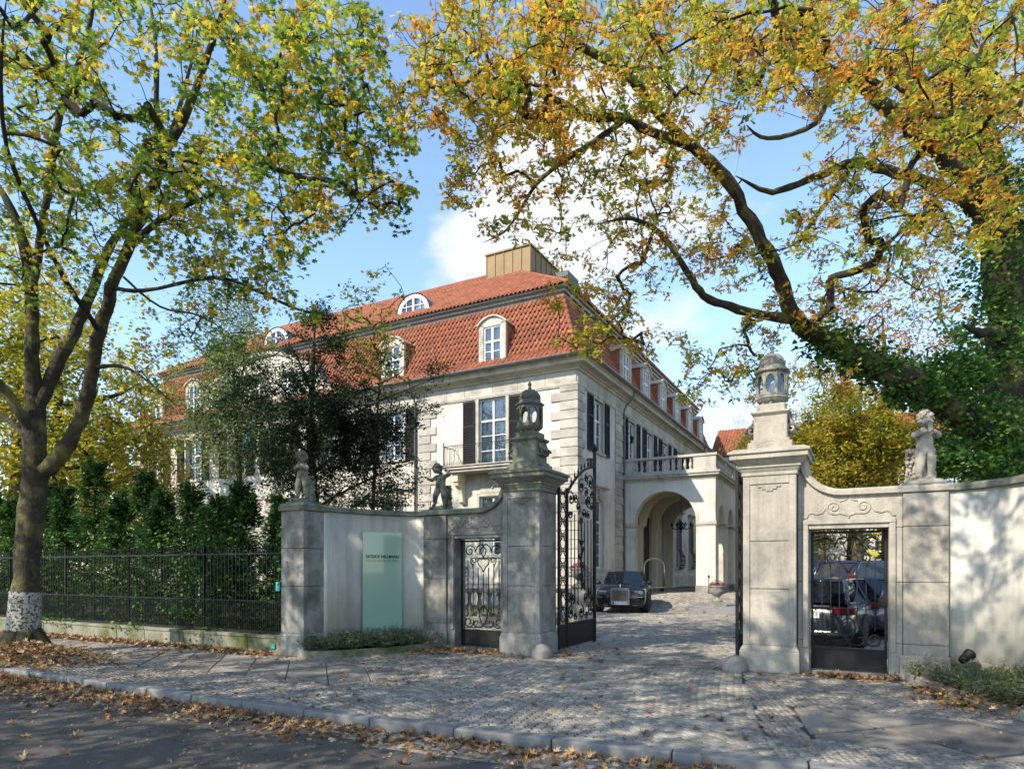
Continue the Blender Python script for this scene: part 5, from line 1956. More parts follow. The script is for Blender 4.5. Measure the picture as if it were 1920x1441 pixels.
tg = empty('torch_stand', Vector((P(1329, 1100, 30.5).x, 30.5, .45)), 0, 'slim post with small red lamp beside the porch pier', 'lamp post')
m = MB(); m.tube([(0, 0, 0), (0, 0, .75)], .018, 6); m.build('post', M['iron'], tg)
m = MB(); m.lathe([(.02, .75), (.06, .80), (.05, .9), (.02, .92)], 8); m.build('lamp_head', M['tail_red'], tg)
# flag on the front of the house
fl = empty('house_flag', C0 + U * -18.6 + V * -.2 + Vector((0, 0, 9.0)), TH, 'furled flag hanging from a short pole on the mansion front among the branches', 'flag')
m = MB(); m.tube([(0, 0, 0), (0, -1.4, 1.1)], .025, 6); m.build('pole', M['white_paint'], fl)
m = MB(); m.smooth = True
rings = []
for i in range(8):
    z = .95 - i * .3; wv = .10 + .03 * i
    rings.append([(wv * math.sin(q * 1.7 + i * .3) , -1.25 + wv * math.cos(q * 1.3), z) for q in range(7)])
m.loft(rings, close=False); m.build('cloth', M['cyan_sticker'], fl)

# ================================================================== CARS
def wheel(t, x, y, r=.36, w=.24, steer=0.0, spokes=10):
    o = empty('wheel', (x, y, r), steer, parent=t)
    m = MB(); m.smooth = True; m.M = Matrix.Rotation(R(90), 4, 'X')
    m.lathe([(r * .70, -w / 2), (r * .93, -w / 2), (r, -w * .35), (r, w * .35), (r * .93, w / 2), (r * .70, w / 2)], 28)
    m.build('tyre', M['tyre'], o)
    m = MB(); m.M = Matrix.Rotation(R(90), 4, 'X')
    for s in (-1, 1):
        m.lathe([(r * .70, s * w * .44), (r * .64, s * w * .46), (r * .62, s * w * .30)], 28, cap=False)
    m.lathe([(r * .15, -w * .45), (r * .15, w * .45)], 12)
    m.M = Matrix.Identity(4)
    for k in range(spokes):
        a = 2 * math.pi * k / spokes
        for s in (-1, 1):
            m.tube([(r * .1 * math.cos(a), s * w * .42, r * .1 * math.sin(a)), (r * .65 * math.cos(a), s * w * .44, r * .65 * math.sin(a))], .022, 4)
    m.build('rim', M['chrome'], o)
    m = MB(); m.M = Matrix.Rotation(R(90), 4, 'X'); m.lathe([(r * .62, -w * .2), (r * .62, w * .2)], 20); m.build('brake_disc', M['tyre'], o)
    return o


def car(loc, rz, lb, cat, paint, stations, house, Lf, Lr, hwid, group, wr=.36):
    """stations: (x, half width, z bottom, z side shoulder, z top centre); house: (x0,x1,x2,x3, belt half width, roof half width, z belt, z roof)"""
    t = empty('parked_car', loc, rz, lb, cat, group)
    m = MB(); m.smooth = True
    rings = []
    for x, hw, zb, zs, zt in stations:
        prof = [(0, zb), (hw * .80, zb), (hw * .96, zb + .06), (hw, zb + (zs - zb) * .45), (hw * .985, zs - .10), (hw * .93, zs), (hw * .80, zs + (zt - zs) * .55), (hw * .42, zt - .008), (0, zt)]
        ring = [(x, y, z) for y, z in prof] + [(x, -y, z) for y, z in prof[-2:0:-1]]
        rings.append(ring)
    m.loft(rings)
    o = m.build('body', M[paint], t, norm=True)
    ss = o.modifiers.new('smooth', 'SUBSURF'); ss.levels = ss.render_levels = 2
    x0, x1, x2, x3, bw, rw, zb, zr = house
    # greenhouse: glass shell
    def ringx(x, w, z): return (x, w, z)
    m = MB(); m.smooth = False
    vs = [(x0, bw * .93, zb), (x1, rw, zr - .035), (x2, rw, zr - .045), (x3, bw * .90, zb), (x0, -bw * .93, zb), (x1, -rw, zr - .035), (x2, -rw, zr - .045), (x3, -bw * .90, zb),
          ((x0 + x1) / 2, (bw + rw) / 2 * 1.03, (zb + zr) / 2 + .02), ((x0 + x1) / 2, -(bw + rw) / 2 * 1.03, (zb + zr) / 2 + .02)]
    xm = (x1 + x2) / 2
    m.add([(x0 + .06, 0, zb + .02), (x1 + .02, 0, zr), (x0, bw * .93, zb), (x1, rw, zr - .035), (x0, -bw * .93, zb), (x1, -rw, zr - .035)], [(0, 2, 3, 1), (0, 1, 5, 4)])
    m.build('windscreen', M['car_glass'], t)
    m = MB(); m.add([(x3 - .04, 0, zb + .02), (x2 - .02, 0, zr - .01), (x3, bw * .90, zb), (x2, rw, zr - .045), (x3, -bw * .90, zb), (x2, -rw, zr - .045)], [(0, 1, 3, 2), (0, 4, 5, 1)])
    m.build('rear_window', M['car_glass'], t)
    for s in (-1, 1):
        m = MB(); m.add([(x0, s * bw * .93, zb), (x3, s * bw * .90, zb), (x2, s * rw, zr - .045), (x1, s * rw, zr - .035), (xm, s * bw * 1.0, zb)], [(0, 4, 2, 3), (4, 1, 2)])
        m.build('side_window', M['car_glass'], t)
        m = MB(); m.tube([(x0 - .05, s * (bw * .93 + .012), zb + .01), (x1 - .02, s * (rw + .02), zr - .05), (xm, s * (rw + .022), zr - .035), (x2 + .02, s * (rw + .02), zr - .06), (x3 + .08, s * (bw * .90 + .02), zb + .01), (xm, s * (bw + .02), zb - .005), (x0 - .05, s * (bw * .93 + .012), zb + .01)], .012, 5)
        m.build('window_trim', M['chrome'], t)
        m = MB(); m.tube([(xm + .05, s * (bw + .005), zb), (xm - .02, s * (rw + .01), zr - .05)], .03, 5); m.build('door_pillar', M['car_black'], t)
        m = MB(); m.smooth = True
        m.tube([(x0, s * bw * .93, zb - .02), ((x0 + x1) / 2, s * (bw * .93 + rw) / 2, (zb + zr) / 2 - .01), (x1, s * rw, zr - .04)], .035, 6)
        m.build('roof_pillar', M[paint], t); m = MB(); m.smooth = True
        m.tube([(x3, s * bw * .9, zb - .02), ((x3 + x2) / 2, s * (bw * .9 + rw) / 2, (zb + zr) / 2 - .01), (x2, s * rw, zr - .045)], .05, 6)
        m.build('roof_pillar', M[paint], t)
        m = MB(); m.smooth = True; m.ball((0, 0, 0), .1, 10, 6, (.7, 1.15, .8)); m.tube([(0, -s * .08, -.03), (0, -s * .2, -.08)], .02, 5)
        m.build('wing_mirror', M[paint], t, (x0 - .28, s * (bw + .14), zb + .06))
        m = MB(); m.box(-.09, .09, -.012, .012, -.015, .015); m.build('door_handle', M['chrome'], t, (xm - .35, s * (hwid - .005), zb - .12)); 
    m = MB(); m.smooth = True
    rings = []
    for i in range(9):
        q = i / 8; x = x1 + .05 + (x2 - x1 - .1) * q
        zz = zr + .028 * math.sin(math.pi * q) - .01
        rings.append([(x, rw * c, zz - .055 * abs(c) ** 3) for c in (-1.02, -.85, -.5, 0, .5, .85, 1.02)] + [(x, rw * 1.0, zz - .075), (x, -rw * 1.0, zz - .075)])
    m.loft(rings); m.build('roof', M[paint], t, norm=True)
    for x in (Lf, Lr):
        for s in (-1, 1):
            m = MB(); m.M = Matrix.Translation((x, s * (hwid - .11), wr)) @ Matrix.Rotation(R(90), 4, 'X'); m.lathe([(wr + .045, -.12), (wr + .045, .118)], 28)
            m.build('wheel_arch', M['tyre'], t)
    return t


# --- the dark saloon in front of the porch
cl = Vector((P(1163, 1150, 24.1).x, 24.1, 0)); fdir = Vector((-.235, -.972, 0)).normalized()
crz = math.atan2(fdir.y, fdir.x)
ctr = cl - fdir * 2.55
ctr.z = 0.0
st = [(2.62, .70, .30, .62, .66), (2.56, .86, .24, .84, .90), (2.45, .93, .20, .90, 1.0), (1.9, .965, .20, .96, 1.07), (1.1, .975, .20, 1.0, 1.11), (.3, .975, .20, 1.02, 1.06), (-.6, .975, .20, 1.03, 1.06), (-1.5, .97, .20, 1.02, 1.08), (-2.2, .95, .24, .98, 1.05), (-2.66, .86, .30, .90, .96), (-2.76, .72, .36, .7, .74)]
ghost = car(ctr, crz, 'dark blue black luxury saloon with tall chrome grille parked facing the gateway', 'car', 'car_black', st, (.95, .15, -1.25, -1.95, .86, .63, 1.04, 1.56), 1.75, -1.55, .975, 'cars parked in the court', wr=.37)
for x in (1.75, -1.55):
    for s in (-1, 1):
        wheel(ghost, x, s * (.87), .375, .25, R(-18) if x > 0 else 0)
m = MB(); m.box(2.60, 2.68, -.30, .30, .50, .86); m.build('grille', M['tyre'], ghost)
m = MB()
m.box(2.60, 2.72, -.34, -.30, .44, .93); m.box(2.60, 2.72, .30, .34, .44, .93); m.box(2.60, 2.72, -.34, .34, .86, .935); m.box(2.60, 2.71, -.34, .34, .44, .47)
m.build('grille_frame', M['chrome'], ghost, bevel=.008)
for k in range(19):
    y = -.285 + k * .57 / 18
    m = MB(); m.box(2.68, 2.70, y - .008, y + .008, .47, .86); m.build('grille_bar', M['chrome'], ghost)
m = MB(); m.smooth = True; m.lathe([(.03, 0), (.02, .03), (.012, .06), (.018, .09), (.004, .13)], 8); m.tube([(-.0, 0, .09), (-.08, 0, .12)], .008, 4); m.build('bonnet_ornament', M['chrome'], ghost, (2.58, 0, .96))
for s in (-1, 1):
    m = MB(); m.box(2.48, 2.60, s * .66 - .16, s * .66 + .16, .72, .83); m.build('headlight', M['chrome'], ghost, rot=(0, 0, 0), bevel=.02)
    m = MB(); m.box(2.601, 2.606, s * .66 - .14, s * .66 + .14, .735, .815); m.build('headlight_lens', M['pane'], ghost)
    m = MB(); m.box(2.57, 2.60, s * .64 - .18, s * .64 + .18, .595, .615); m.build('indicator', M['chrome'], ghost)
    m = MB(); m.tube([(2.58, s * .36, .30), (2.60, s * .6, .31), (2.52, s * .84, .36)], .014, 5); m.build('bumper_trim', M['chrome'], ghost)
m = MB(); m.box(2.62, 2.70, -.34, .34, .32, .44); m.build('plate_holder', M['chrome'], ghost, bevel=.01)
m = MB(); m.box(2.701, 2.712, -.26, .26, .335, .435); m.build('number_plate', M['plate_white'], ghost)
m = MB(); m.box(2.713, 2.715, -.26, -.215, .335, .435); m.build('plate_band', M['plate_blue'], ghost)
text('plate_lettering', 'B:SH 5700', .10, M['ink'], ghost, (2.716, .025, .386), (R(90), 0, R(90)), fit=.42)
m = MB(); m.box(2.45, 2.60, -.55, .55, .27, .31); m.build('air_intake', M['tyre'], ghost)

# --- three cars seen through the right doorway
h1 = Vector((.60, .80, 0)).normalized()
c1 = Vector((P(1512, 1160, 13.3).x, 13.3, -.02)) + h1 * 2.4
stw = [(2.38, .62, .32, .55, .60), (2.32, .78, .24, .66, .74), (2.1, .86, .2, .74, .86), (1.5, .91, .2, .88, .98), (.8, .92, .2, .92, .99), (0, .92, .2, .93, .98), (-1, .92, .2, .94, .98), (-1.8, .915, .22, .94, .98), (-2.25, .88, .26, .92, .97), (-2.42, .82, .34, .84, .90), (-2.46, .72, .38, .6, .66)]
w1 = car(c1, math.atan2(h1.y, h1.x), 'dark grey estate car seen from behind through the right pedestrian gate', 'car', 'car_grey', stw, (1.05, .3, -2.0, -2.36, .84, .62, .95, 1.46), 1.45, -1.4, .92, 'cars parked in the court', wr=.33)
for x in (1.45, -1.4):
    for s in (-1, 1): wheel(w1, x, s * .82, .33, .22)
for s in (-1, 1):
    m = MB(); m.box(-2.48, -2.25, min(s * .50, s * .90), max(s * .50, s * .90), .74, .88); m.build('tail_light', M['tail_red'], w1, bevel=.02)
m = MB(); m.box(-2.50, -2.44, -.45, .45, .89, .915); m.box(-2.50, -2.44, -.7, .7, .36, .375); m.build('chrome_strip', M['chrome'], w1)
m = MB(); m.box(-2.50, -2.48, -.26, .26, .66, .77); m.build('number_plate', M['plate_white'], w1)
text('plate_lettering', 'CP:DO 77', .10, M['ink'], w1, (-2.503, 0, .716), (R(90), 0, R(-90)), fit=.44)
m = MB(); m.M = Matrix.Translation((-2.49, 0, .83)) @ Matrix.Rotation(R(90), 4, 'Y'); m.lathe([(.05, -.01), (.05, .01)], 16); m.build('badge', M['chrome'], w1)
m = MB(); m.tube([(-2.42, -.1, 1.02), (-2.36, .25, 1.2)], .01, 4); m.build('rear_wiper', M['tyre'], w1)

h2 = Vector((.96, .28, 0)).normalized()
c2 = Vector((P(1600, 1150, 15.4).x, 15.4, -.02)) + h2 * 2.3
w2 = car(c2, math.atan2(h2.y, h2.x), 'dark blue estate car with bright window trim standing sideways behind the grey one', 'car', 'car_blue', stw, (1.05, .3, -1.9, -2.30, .84, .62, .95, 1.47), 1.45, -1.3, .92, 'cars parked in the court', wr=.34)
for x in (1.45, -1.3):
    for s in (-1, 1): wheel(w2, x, s * .82, .34, .22, spokes=5)
for s in (-1, 1):
    m = MB(); m.box(-2.48, -2.2, min(s * .55, s * .9), max(s * .55, s * .9), .78, .90); m.build('tail_light', M['tail_red'], w2, bevel=.02)

c3 = Vector((P(1560, 1150, 19.0).x, 19.0, -.02)) + h2 * 2.3
stv = [(2.4, .66, .34, .7, .78), (2.3, .86, .26, .92, 1.02), (1.8, .93, .22, 1.05, 1.15), (1.0, .95, .2, 1.12, 1.18), (0, .95, .2, 1.13, 1.18), (-1, .95, .2, 1.13, 1.18), (-2.0, .95, .22, 1.13, 1.18), (-2.36, .9, .28, 1.08, 1.15), (-2.44, .8, .38, .9, .95)]
w3 = car(c3, math.atan2(h2.y, h2.x), 'tall dark van behind the two estate cars, roof rising above them', 'van', 'car_blue', stv, (1.5, .8, -2.05, -2.38, .88, .74, 1.14, 1.90), 1.6, -1.45, .95, 'cars parked in the court', wr=.35)
for x in (1.6, -1.45):
    for s in (-1, 1): wheel(w3, x, s * .84, .35, .22)
for s in (-1, 1):
    m = MB(); m.box(-2.46, -2.3, min(s * .72, s * .92), max(s * .72, s * .92), 1.0, 1.5); m.build('tail_light', M['tail_red'], w3, bevel=.02)


# ================================================================== STATUES
def skin_body(name, joints, edges, mt, parent, sub=2):
    me = bpy.data.meshes.new(name)
    keys = list(joints)
    joints = {k: (v[0], v[1] * 1.28) for k, v in joints.items()}
    me.from_pydata([joints[k][0] for k in keys], [(keys.index(a), keys.index(b)) for a, b in edges], [])
    o = link(name, me)
    sk = o.modifiers.new('skin', 'SKIN'); sk.use_smooth_shade = True; sk.branch_smoothing = .6
    sv = me.skin_vertices[0].data
    for i, k in enumerate(keys):
        r = joints[k][1]
        sv[i].radius = (r, r) if not isinstance(r, tuple) else r
        sv[i].use_root = (i == 0)
    ss = o.modifiers.new('s', 'SUBSURF'); ss.levels = ss.render_levels = sub
    dg = bpy.context.evaluated_depsgraph_get()
    dg.update()
    nm = bpy.data.meshes.new_from_object(o.evaluated_get(dg))
    nm.name = name
    bpy.data.objects.remove(o)
    nm.materials.clear(); nm.materials.append(mt)
    nm.polygons.foreach_set('use_smooth', [True] * len(nm.polygons))
    return link(name, nm, parent)


def putto(loc, rz, lb, pose, scale, mt):
    t = empty('putto_statue', loc, rz, lb, 'statue', 'putto statues on the gateway walls')
    # figure faces -y. metres for a .90 m child
    J = dict(pelvis=((0, 0, .40), .088), belly=((0, -.012, .49), .092), chest=((0, .0, .60), .080), neck=((0, 0, .685), .036), head0=((0, -.004, .715), .04),
             hipL=((-.055, 0, .375), .066), kneeL=((-.075, -.03, .215), .048), ankL=((-.08, .0, .06), .030), toeL=((-.095, -.085, .03), .024),
             hipR=((.055, 0, .375), .066), kneeR=((.075, -.02, .215), .048), ankR=((.08, .01, .06), .030), toeR=((.095, -.075, .03), .024),
             shL=((-.085, .0, .640), .040), shR=((.085, 0, .640), .040))
    J.update({k: (pose[k], r) for k, r in (('elL', .031), ('wrL', .021), ('haL', .023), ('elR', .031), ('wrR', .021), ('haR', .023)) if k in pose})
    for k in ('kneeL', 'ankL', 'toeL', 'kneeR', 'ankR', 'toeR'):
        if k in pose: J[k] = (pose[k], J[k][1])
    E = [('pelvis', 'belly'), ('belly', 'chest'), ('chest', 'neck'), ('neck', 'head0'), ('pelvis', 'hipL'), ('hipL', 'kneeL'), ('kneeL', 'ankL'), ('ankL', 'toeL'), ('pelvis', 'hipR'), ('hipR', 'kneeR'), ('kneeR', 'ankR'), ('ankR', 'toeR'),
         ('chest', 'shL'), ('shL', 'elL'), ('elL', 'wrL'), ('wrL', 'haL'), ('chest', 'shR'), ('shR', 'elR'), ('elR', 'wrR'), ('wrR', 'haR')]
    skin_body('body', J, E, mt, t)
    hd = empty('head', pose.get('head', (0, -.01, .79)), 0, parent=t)
    hd.rotation_euler = pose.get('hrot', (0, 0, 0))
    m = MB(); m.smooth = True
    m.ball((0, 0, 0), .092, 18, 12, (.92, 1.0, 1.08))
    m.ball((-.035, -.062, -.03), .036, 10, 8); m.ball((.035, -.062, -.03), .036, 10, 8); m.ball((0, -.070, -.068), .026, 10, 8)
    m.ball((0, -.097, -.012), .015, 8, 6, (.8, 1.1, 1.3)); m.ball((0, -.088, -.044), .014, 8, 6, (1.6, .8, .5))
    for s in (-1, 1):
        m.ball((s * .034, -.078, .012), .013, 8, 6, (1.2, .7, .8)); m.ball((s * .034, -.082, .034), .016, 8, 5, (1.5, .6, .35)); m.ball((s * .088, -.0, -.01), .02, 8, 6, (.5, 1, 1.3))
    m.build('face', mt, hd)
    m = MB(); m.smooth = True
    rr = random.Random(3)
    for k in range(60):
        a = rr.uniform(0, 6.283); e = rr.uniform(-.3, 1.5)
        d = Vector((math.cos(a) * math.cos(e), math.sin(a) * math.cos(e), math.sin(e)))
        if d.y < -.55 and d.z < .45: continue
        p = d * .094; m.ball((p.x * .96, p.y * 1.03, p.z * 1.08 + .008), rr.uniform(.018, .030), 7, 5)
    m.build('curls', mt, hd)
    for side in ('L', 'R'):
        if 'ha' + side not in pose: continue
        h = Vector(pose['ha' + side]); w = Vector(pose['wr' + side]); d = (h - w).normalized(); o_ = d.orthogonal().normalized()
        m = MB(); m.smooth = True
        for k in range(4):
            b = h + o_ * (k - 1.5) * .011 + d * .008
            m.tube([b, b + d * (.022 + .004 * (1.5 - abs(k - 1.5))), b + d * .030 + d.cross(o_) * .014], [.0072, .0065, .005], 5)
        m.tube([h - o_ * .018, h - o_ * .030 + d * .014, h - o_ * .028 + d * .028], [.008, .007, .005], 5)
        m.build('fingers', mt, t)
    m = MB(); m.smooth = True    # trunk with vine the child leans against
    q = pose.get('trunk', (.1, .1))
    fat = pose.get('fat', 1.0)
    m.tube([(q[0], q[1], 0), (q[0] * .95, q[1], .15), (q[0] * .8, q[1], .33), (q[0] * .6, q[1] * .9, .45)], [.09 * fat, .075 * fat, .07 * fat, .05 * fat], 10)
    rr = random.Random(5)
    for k in range(int(46 * fat * fat)):
        z = rr.uniform(.0, .44); a = rr.uniform(0, 6.283); r_ = .085 * fat
        m.ball((q[0] * (1 - z * .6) + r_ * math.cos(a), q[1] + r_ * math.sin(a) * .8, z), rr.uniform(.016, .034), 6, 5)
    m.build('tree_stump', mt, t)
    m = MB(); m.smooth = True
    m.lathe([(.24, -.06), (.25, -.03), (.24, .0), (.20, .018), (.02, .02)], 20, sy=.85); m.build('statue_base', mt, t)
    t.scale = (scale,) * 3
    return t


# left: on the corner pier, arms crossed on the chest, looking left
putto(G(-5.86, -2.12, 2.93), TH + R(26), 'stone putto with folded arms looking left on the corner pier above the iron fence', dict(
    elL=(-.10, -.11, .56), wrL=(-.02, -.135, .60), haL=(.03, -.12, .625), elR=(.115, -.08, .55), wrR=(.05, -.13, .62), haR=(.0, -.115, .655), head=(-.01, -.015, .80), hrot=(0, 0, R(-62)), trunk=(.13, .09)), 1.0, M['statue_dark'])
# middle: on the pilaster left of the doorway, one arm out, one behind the head
putto(G(-4.28, .18, 2.90), TH + R(14), 'stone putto stretching one arm out to the left, other hand behind his head', dict(
    elL=(-.15, -.07, .545), wrL=(-.22, -.12, .565), haL=(-.255, -.13, .585), elR=(.20, .01, .665), wrR=(.14, .02, .735), haR=(.105, .03, .755), head=(-.05, -.03, .775), hrot=(R(16), R(-22), R(-24)), kneeL=(-.10, -.05, .22), ankL=(-.135, .02, .07), toeL=(-.16, -.05, .03), trunk=(.12, .10)), 1.03, M['statue_dark'])
# right: on the pilaster, playing a pipe
p3 = putto(G(4.28, .18, 2.90), TH + R(26), 'sunlit stone putto playing a pan pipe on the right gate wall', dict(
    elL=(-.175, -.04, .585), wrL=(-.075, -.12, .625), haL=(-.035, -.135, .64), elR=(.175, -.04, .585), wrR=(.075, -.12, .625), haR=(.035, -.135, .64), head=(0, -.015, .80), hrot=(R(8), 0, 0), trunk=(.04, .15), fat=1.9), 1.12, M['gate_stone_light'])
m = MB()
for k in range(5): m.tube([((k - 2) * .012, -.142, .585 + abs(k - 2) * .01), ((k - 2) * .012, -.128, .735)], .006, 6)
m.build('pan_pipe', M['gate_stone_light'], p3)

# ================================================================== TREES
def tri_fan(outline, curl=0.0):
    """flat leaf outline (closed, list of x,y) to triangles round a middle point; tip and lobes curl down"""
    vs = [(0, 0.02, 0.0)]
    for x, y in outline: vs.append((x, y, -curl * (abs(x) * 1.2 + max(0, y) * .6) ** 1.5))
    n = len(outline)
    return vs, [(0, 1 + i, 1 + (i + 1) % n) for i in range(n)]


def mirror(pts): return pts + [(-x, y) for x, y in pts[::-1] if abs(x) > 1e-6]


MAPLE = tri_fan(mirror([(0, -.42), (.30, -.40), (.20, -.12), (.56, -.05), (.30, .12), (.42, .42), (.12, .24), (0, .62)]), .35)
OAK = tri_fan(mirror([(0, -.5), (.13, -.22), (.07, -.10), (.25, .04), (.11, .12), (.28, .32), (.12, .36), (0, .52)]), .30)
SIMPLE = tri_fan([(0, -.5), (.25, -.1), (.16, .3), (0, .5), (-.16, .3), (-.25, -.1)], .3)
IVY = tri_fan([(0, -.35), (.40, -.30), (.36, .1), (0, .55), (-.36, .1), (-.40, -.30)], .25)
SPRIG = ([(-.5, 0, 0), (.5, 0, 0), (0, 1, .1)], [(0, 1, 2)])


def limb_obj(name, pts, rad, mt, parent, n=9, kink=.22):
    """smooth tapering limb through points with slight unevenness"""
    P_ = [Vector(p) for p in pts]
    rad = list(rad); rad[-1] *= .35
    kink = .07 if name == 'trunk' else kink
    out, rr = [], []
    for i in range(len(P_) - 1):
        p0 = P_[max(0, i - 1)]; p1 = P_[i]; p2 = P_[i + 1]; p3 = P_[min(len(P_) - 1, i + 2)]
        for k in range(4):
            t = k / 4
            q = 0.5 * ((2 * p1) + (p2 - p0) * t + (2 * p0 - 5 * p1 + 4 * p2 - p3) * t * t + (-p0 + 3 * p1 - 3 * p2 + p3) * t ** 3)
            r = rad[i] * (1 - t) + rad[i + 1] * t
            out.append(q + Vector((random.uniform(-1, 1), random.uniform(-1, 1), random.uniform(-1, 1))) * r * kink)
            rr.append(r * random.uniform(.90, 1.10))
    out.append(P_[-1]); rr.append(rad[-1])
    m = MB(); m.smooth = True
    m.tube(out, rr, n)
    m.build(name, mt, parent)
    return out, rr


def grow(tree, limbs, centres, leaf_t, leaf_size, n_leaf, palette, spread, mt_twig, name='foliage', droop=0.3, twig_r=.0042, maxd=2.6, leafmat='leaf', twigname='twigs'):
    """join every cluster of leaves to the nearest wood, nearest first, and hang leaves round it"""
    nodes = [np.array(p) for l in limbs for p in l[0]]
    par = [-1] * len(nodes)
    base = len(nodes)
    C_ = np.array(centres)
    NN = np.array(nodes)
    d = np.full(len(C_), 1e9); who = np.zeros(len(C_), int)
    for i in range(0, len(C_), 200):
        D = np.linalg.norm(C_[i:i + 200, None] - NN[None], axis=2)
        d[i:i + 200] = D.min(1); who[i:i + 200] = D.argmin(1)
    alln = list(NN); w = [0] * base
    done = np.zeros(len(C_), bool)
    idx_of = {}
    for _ in range(len(C_)):
        i = int(np.where(done, 1e9, d).argmin())
        done[i] = True
        alln.append(C_[i]); par.append(int(who[i])); w.append(1)
        me_ = len(alln) - 1
        dd = np.linalg.norm(C_ - C_[i], axis=1) * 1.0 + 0.05
        upd = (dd < d) & ~done
        d[upd] = dd[upd]; who[upd] = me_
    wt = np.array(w, float)
    for i in range(len(alln) - 1, base - 1, -1):
        if par[i] >= 0: wt[par[i]] += wt[i]
    m = MB(); m.smooth = True
    for i in range(base, len(alln)):
        a = Vector(alln[par[i]]); b = Vector(alln[i])
        L_ = (b - a).length
        if L_ > maxd * 1.6: continue
        r1 = twig_r * (wt[i]) ** .48
        r0 = min(r1 * 1.35, twig_r * max(wt[par[i]], wt[i]) ** .48)
        k = 2 if L_ < .35 else 3 if L_ < .9 else 4
        pts = []
        off = Vector((random.uniform(-1, 1), random.uniform(-1, 1), random.uniform(-.6, 1))) * L_ * .10
        for q in range(k + 1):
            t = q / k
            pts.append(a.lerp(b, t) + off * math.sin(math.pi * t) + Vector((random.uniform(-1, 1), random.uniform(-1, 1), random.uniform(-1, 1))) * L_ * .025 * (0 < q < k))
        m.tube(pts, [r0 + (r1 - r0) * q / k for q in range(k + 1)], 5 if r0 > .02 else 3, cap=False)
    # fine twigs of every spray
    pos = []
    col = []
    pal = np.array(palette, float)
    for c in C_:
        hue = random.random()
        ns = random.randint(3, 5) if n_leaf > 22 else 3
        tips = []
        for q in range(ns):
            v = Vector((random.gauss(0, 1), random.gauss(0, 1), random.gauss(0, .7) - droop * .5)).normalized() * spread * random.uniform(.6, 1.25)
            e = Vector(c) + v
            m.tube([Vector(c), Vector(c) + v * .55 + Vector((0, 0, .03)), e], [.004, .0032, .0018], 3, cap=False)
            tips.append((Vector(c), e))
        for q in range(max(1, int(n_leaf * random.uniform(.6, 1.4)))):
            a, b = tips[q % ns]
            f = random.uniform(.15, 1.1)
            p = a.lerp(b, f) + Vector((random.gauss(0, 1), random.gauss(0, 1), random.gauss(0, .8))) * spread * .22 + Vector((0, 0, -droop * .1))
            pos.append(p)
            kk = min(len(pal) - 1, max(0, int((hue * .65 + random.random() * .35) * len(pal))))
            col.append(pal[kk] * random.uniform(.75, 1.25))
    m.build(twigname, mt_twig, tree)
    k = len(pos)
    me = swarm(name, leaf_t[0], leaf_t[1], np.array(pos), rots(k, 1.35), rng.uniform(.65, 1.2, k) * leaf_size, M[leafmat], col=np.clip(np.array(col), 0, 1))
    tag(link(name, me, tree), kind='stuff')
    return k


def blobs_to_centres(blobs, gaps=()):
    """blobs: (px, py, rx, ry, near, far, count): leafy masses of the crown, each a solid lump of space"""
    out = []
    for cx, cy, rx, ry, ya, yb, n in blobs:
        k = 0; tr = 0
        while k < n and tr < n * 30:
            tr += 1
            a = random.uniform(0, 6.283); r = math.sqrt(random.random())
            x, y = cx + rx * r * math.cos(a), cy + ry * r * math.sin(a)
            if any(((x - g[0]) / g[2]) ** 2 + ((y - g[1]) / g[3]) ** 2 < 1 for g in gaps): continue
            Yd = (ya + yb) / 2 + (yb - ya) / 2 * random.uniform(-1, 1) * math.sqrt(max(0.05, 1 - .5 * r * r))
            p = P(x, y, Yd)
            if p.z < 2.2: continue
            out.append(tuple(p)); k += 1
    return out


def pl(lst): return [P(a, b, c) for a, b, c, r in lst], [r for a, b, c, r in lst]


OAKPAL = [(.14, .25, .035), (.28, .39, .045), (.50, .52, .06), (.66, .57, .065), (.74, .53, .06), (.76, .43, .055), (.70, .31, .05), (.50, .20, .04)]
MAPPAL = [(.07, .17, .035), (.12, .25, .04), (.20, .34, .05), (.36, .46, .055), (.54, .56, .06), (.70, .60, .065), (.76, .50, .055), (.74, .36, .05)]

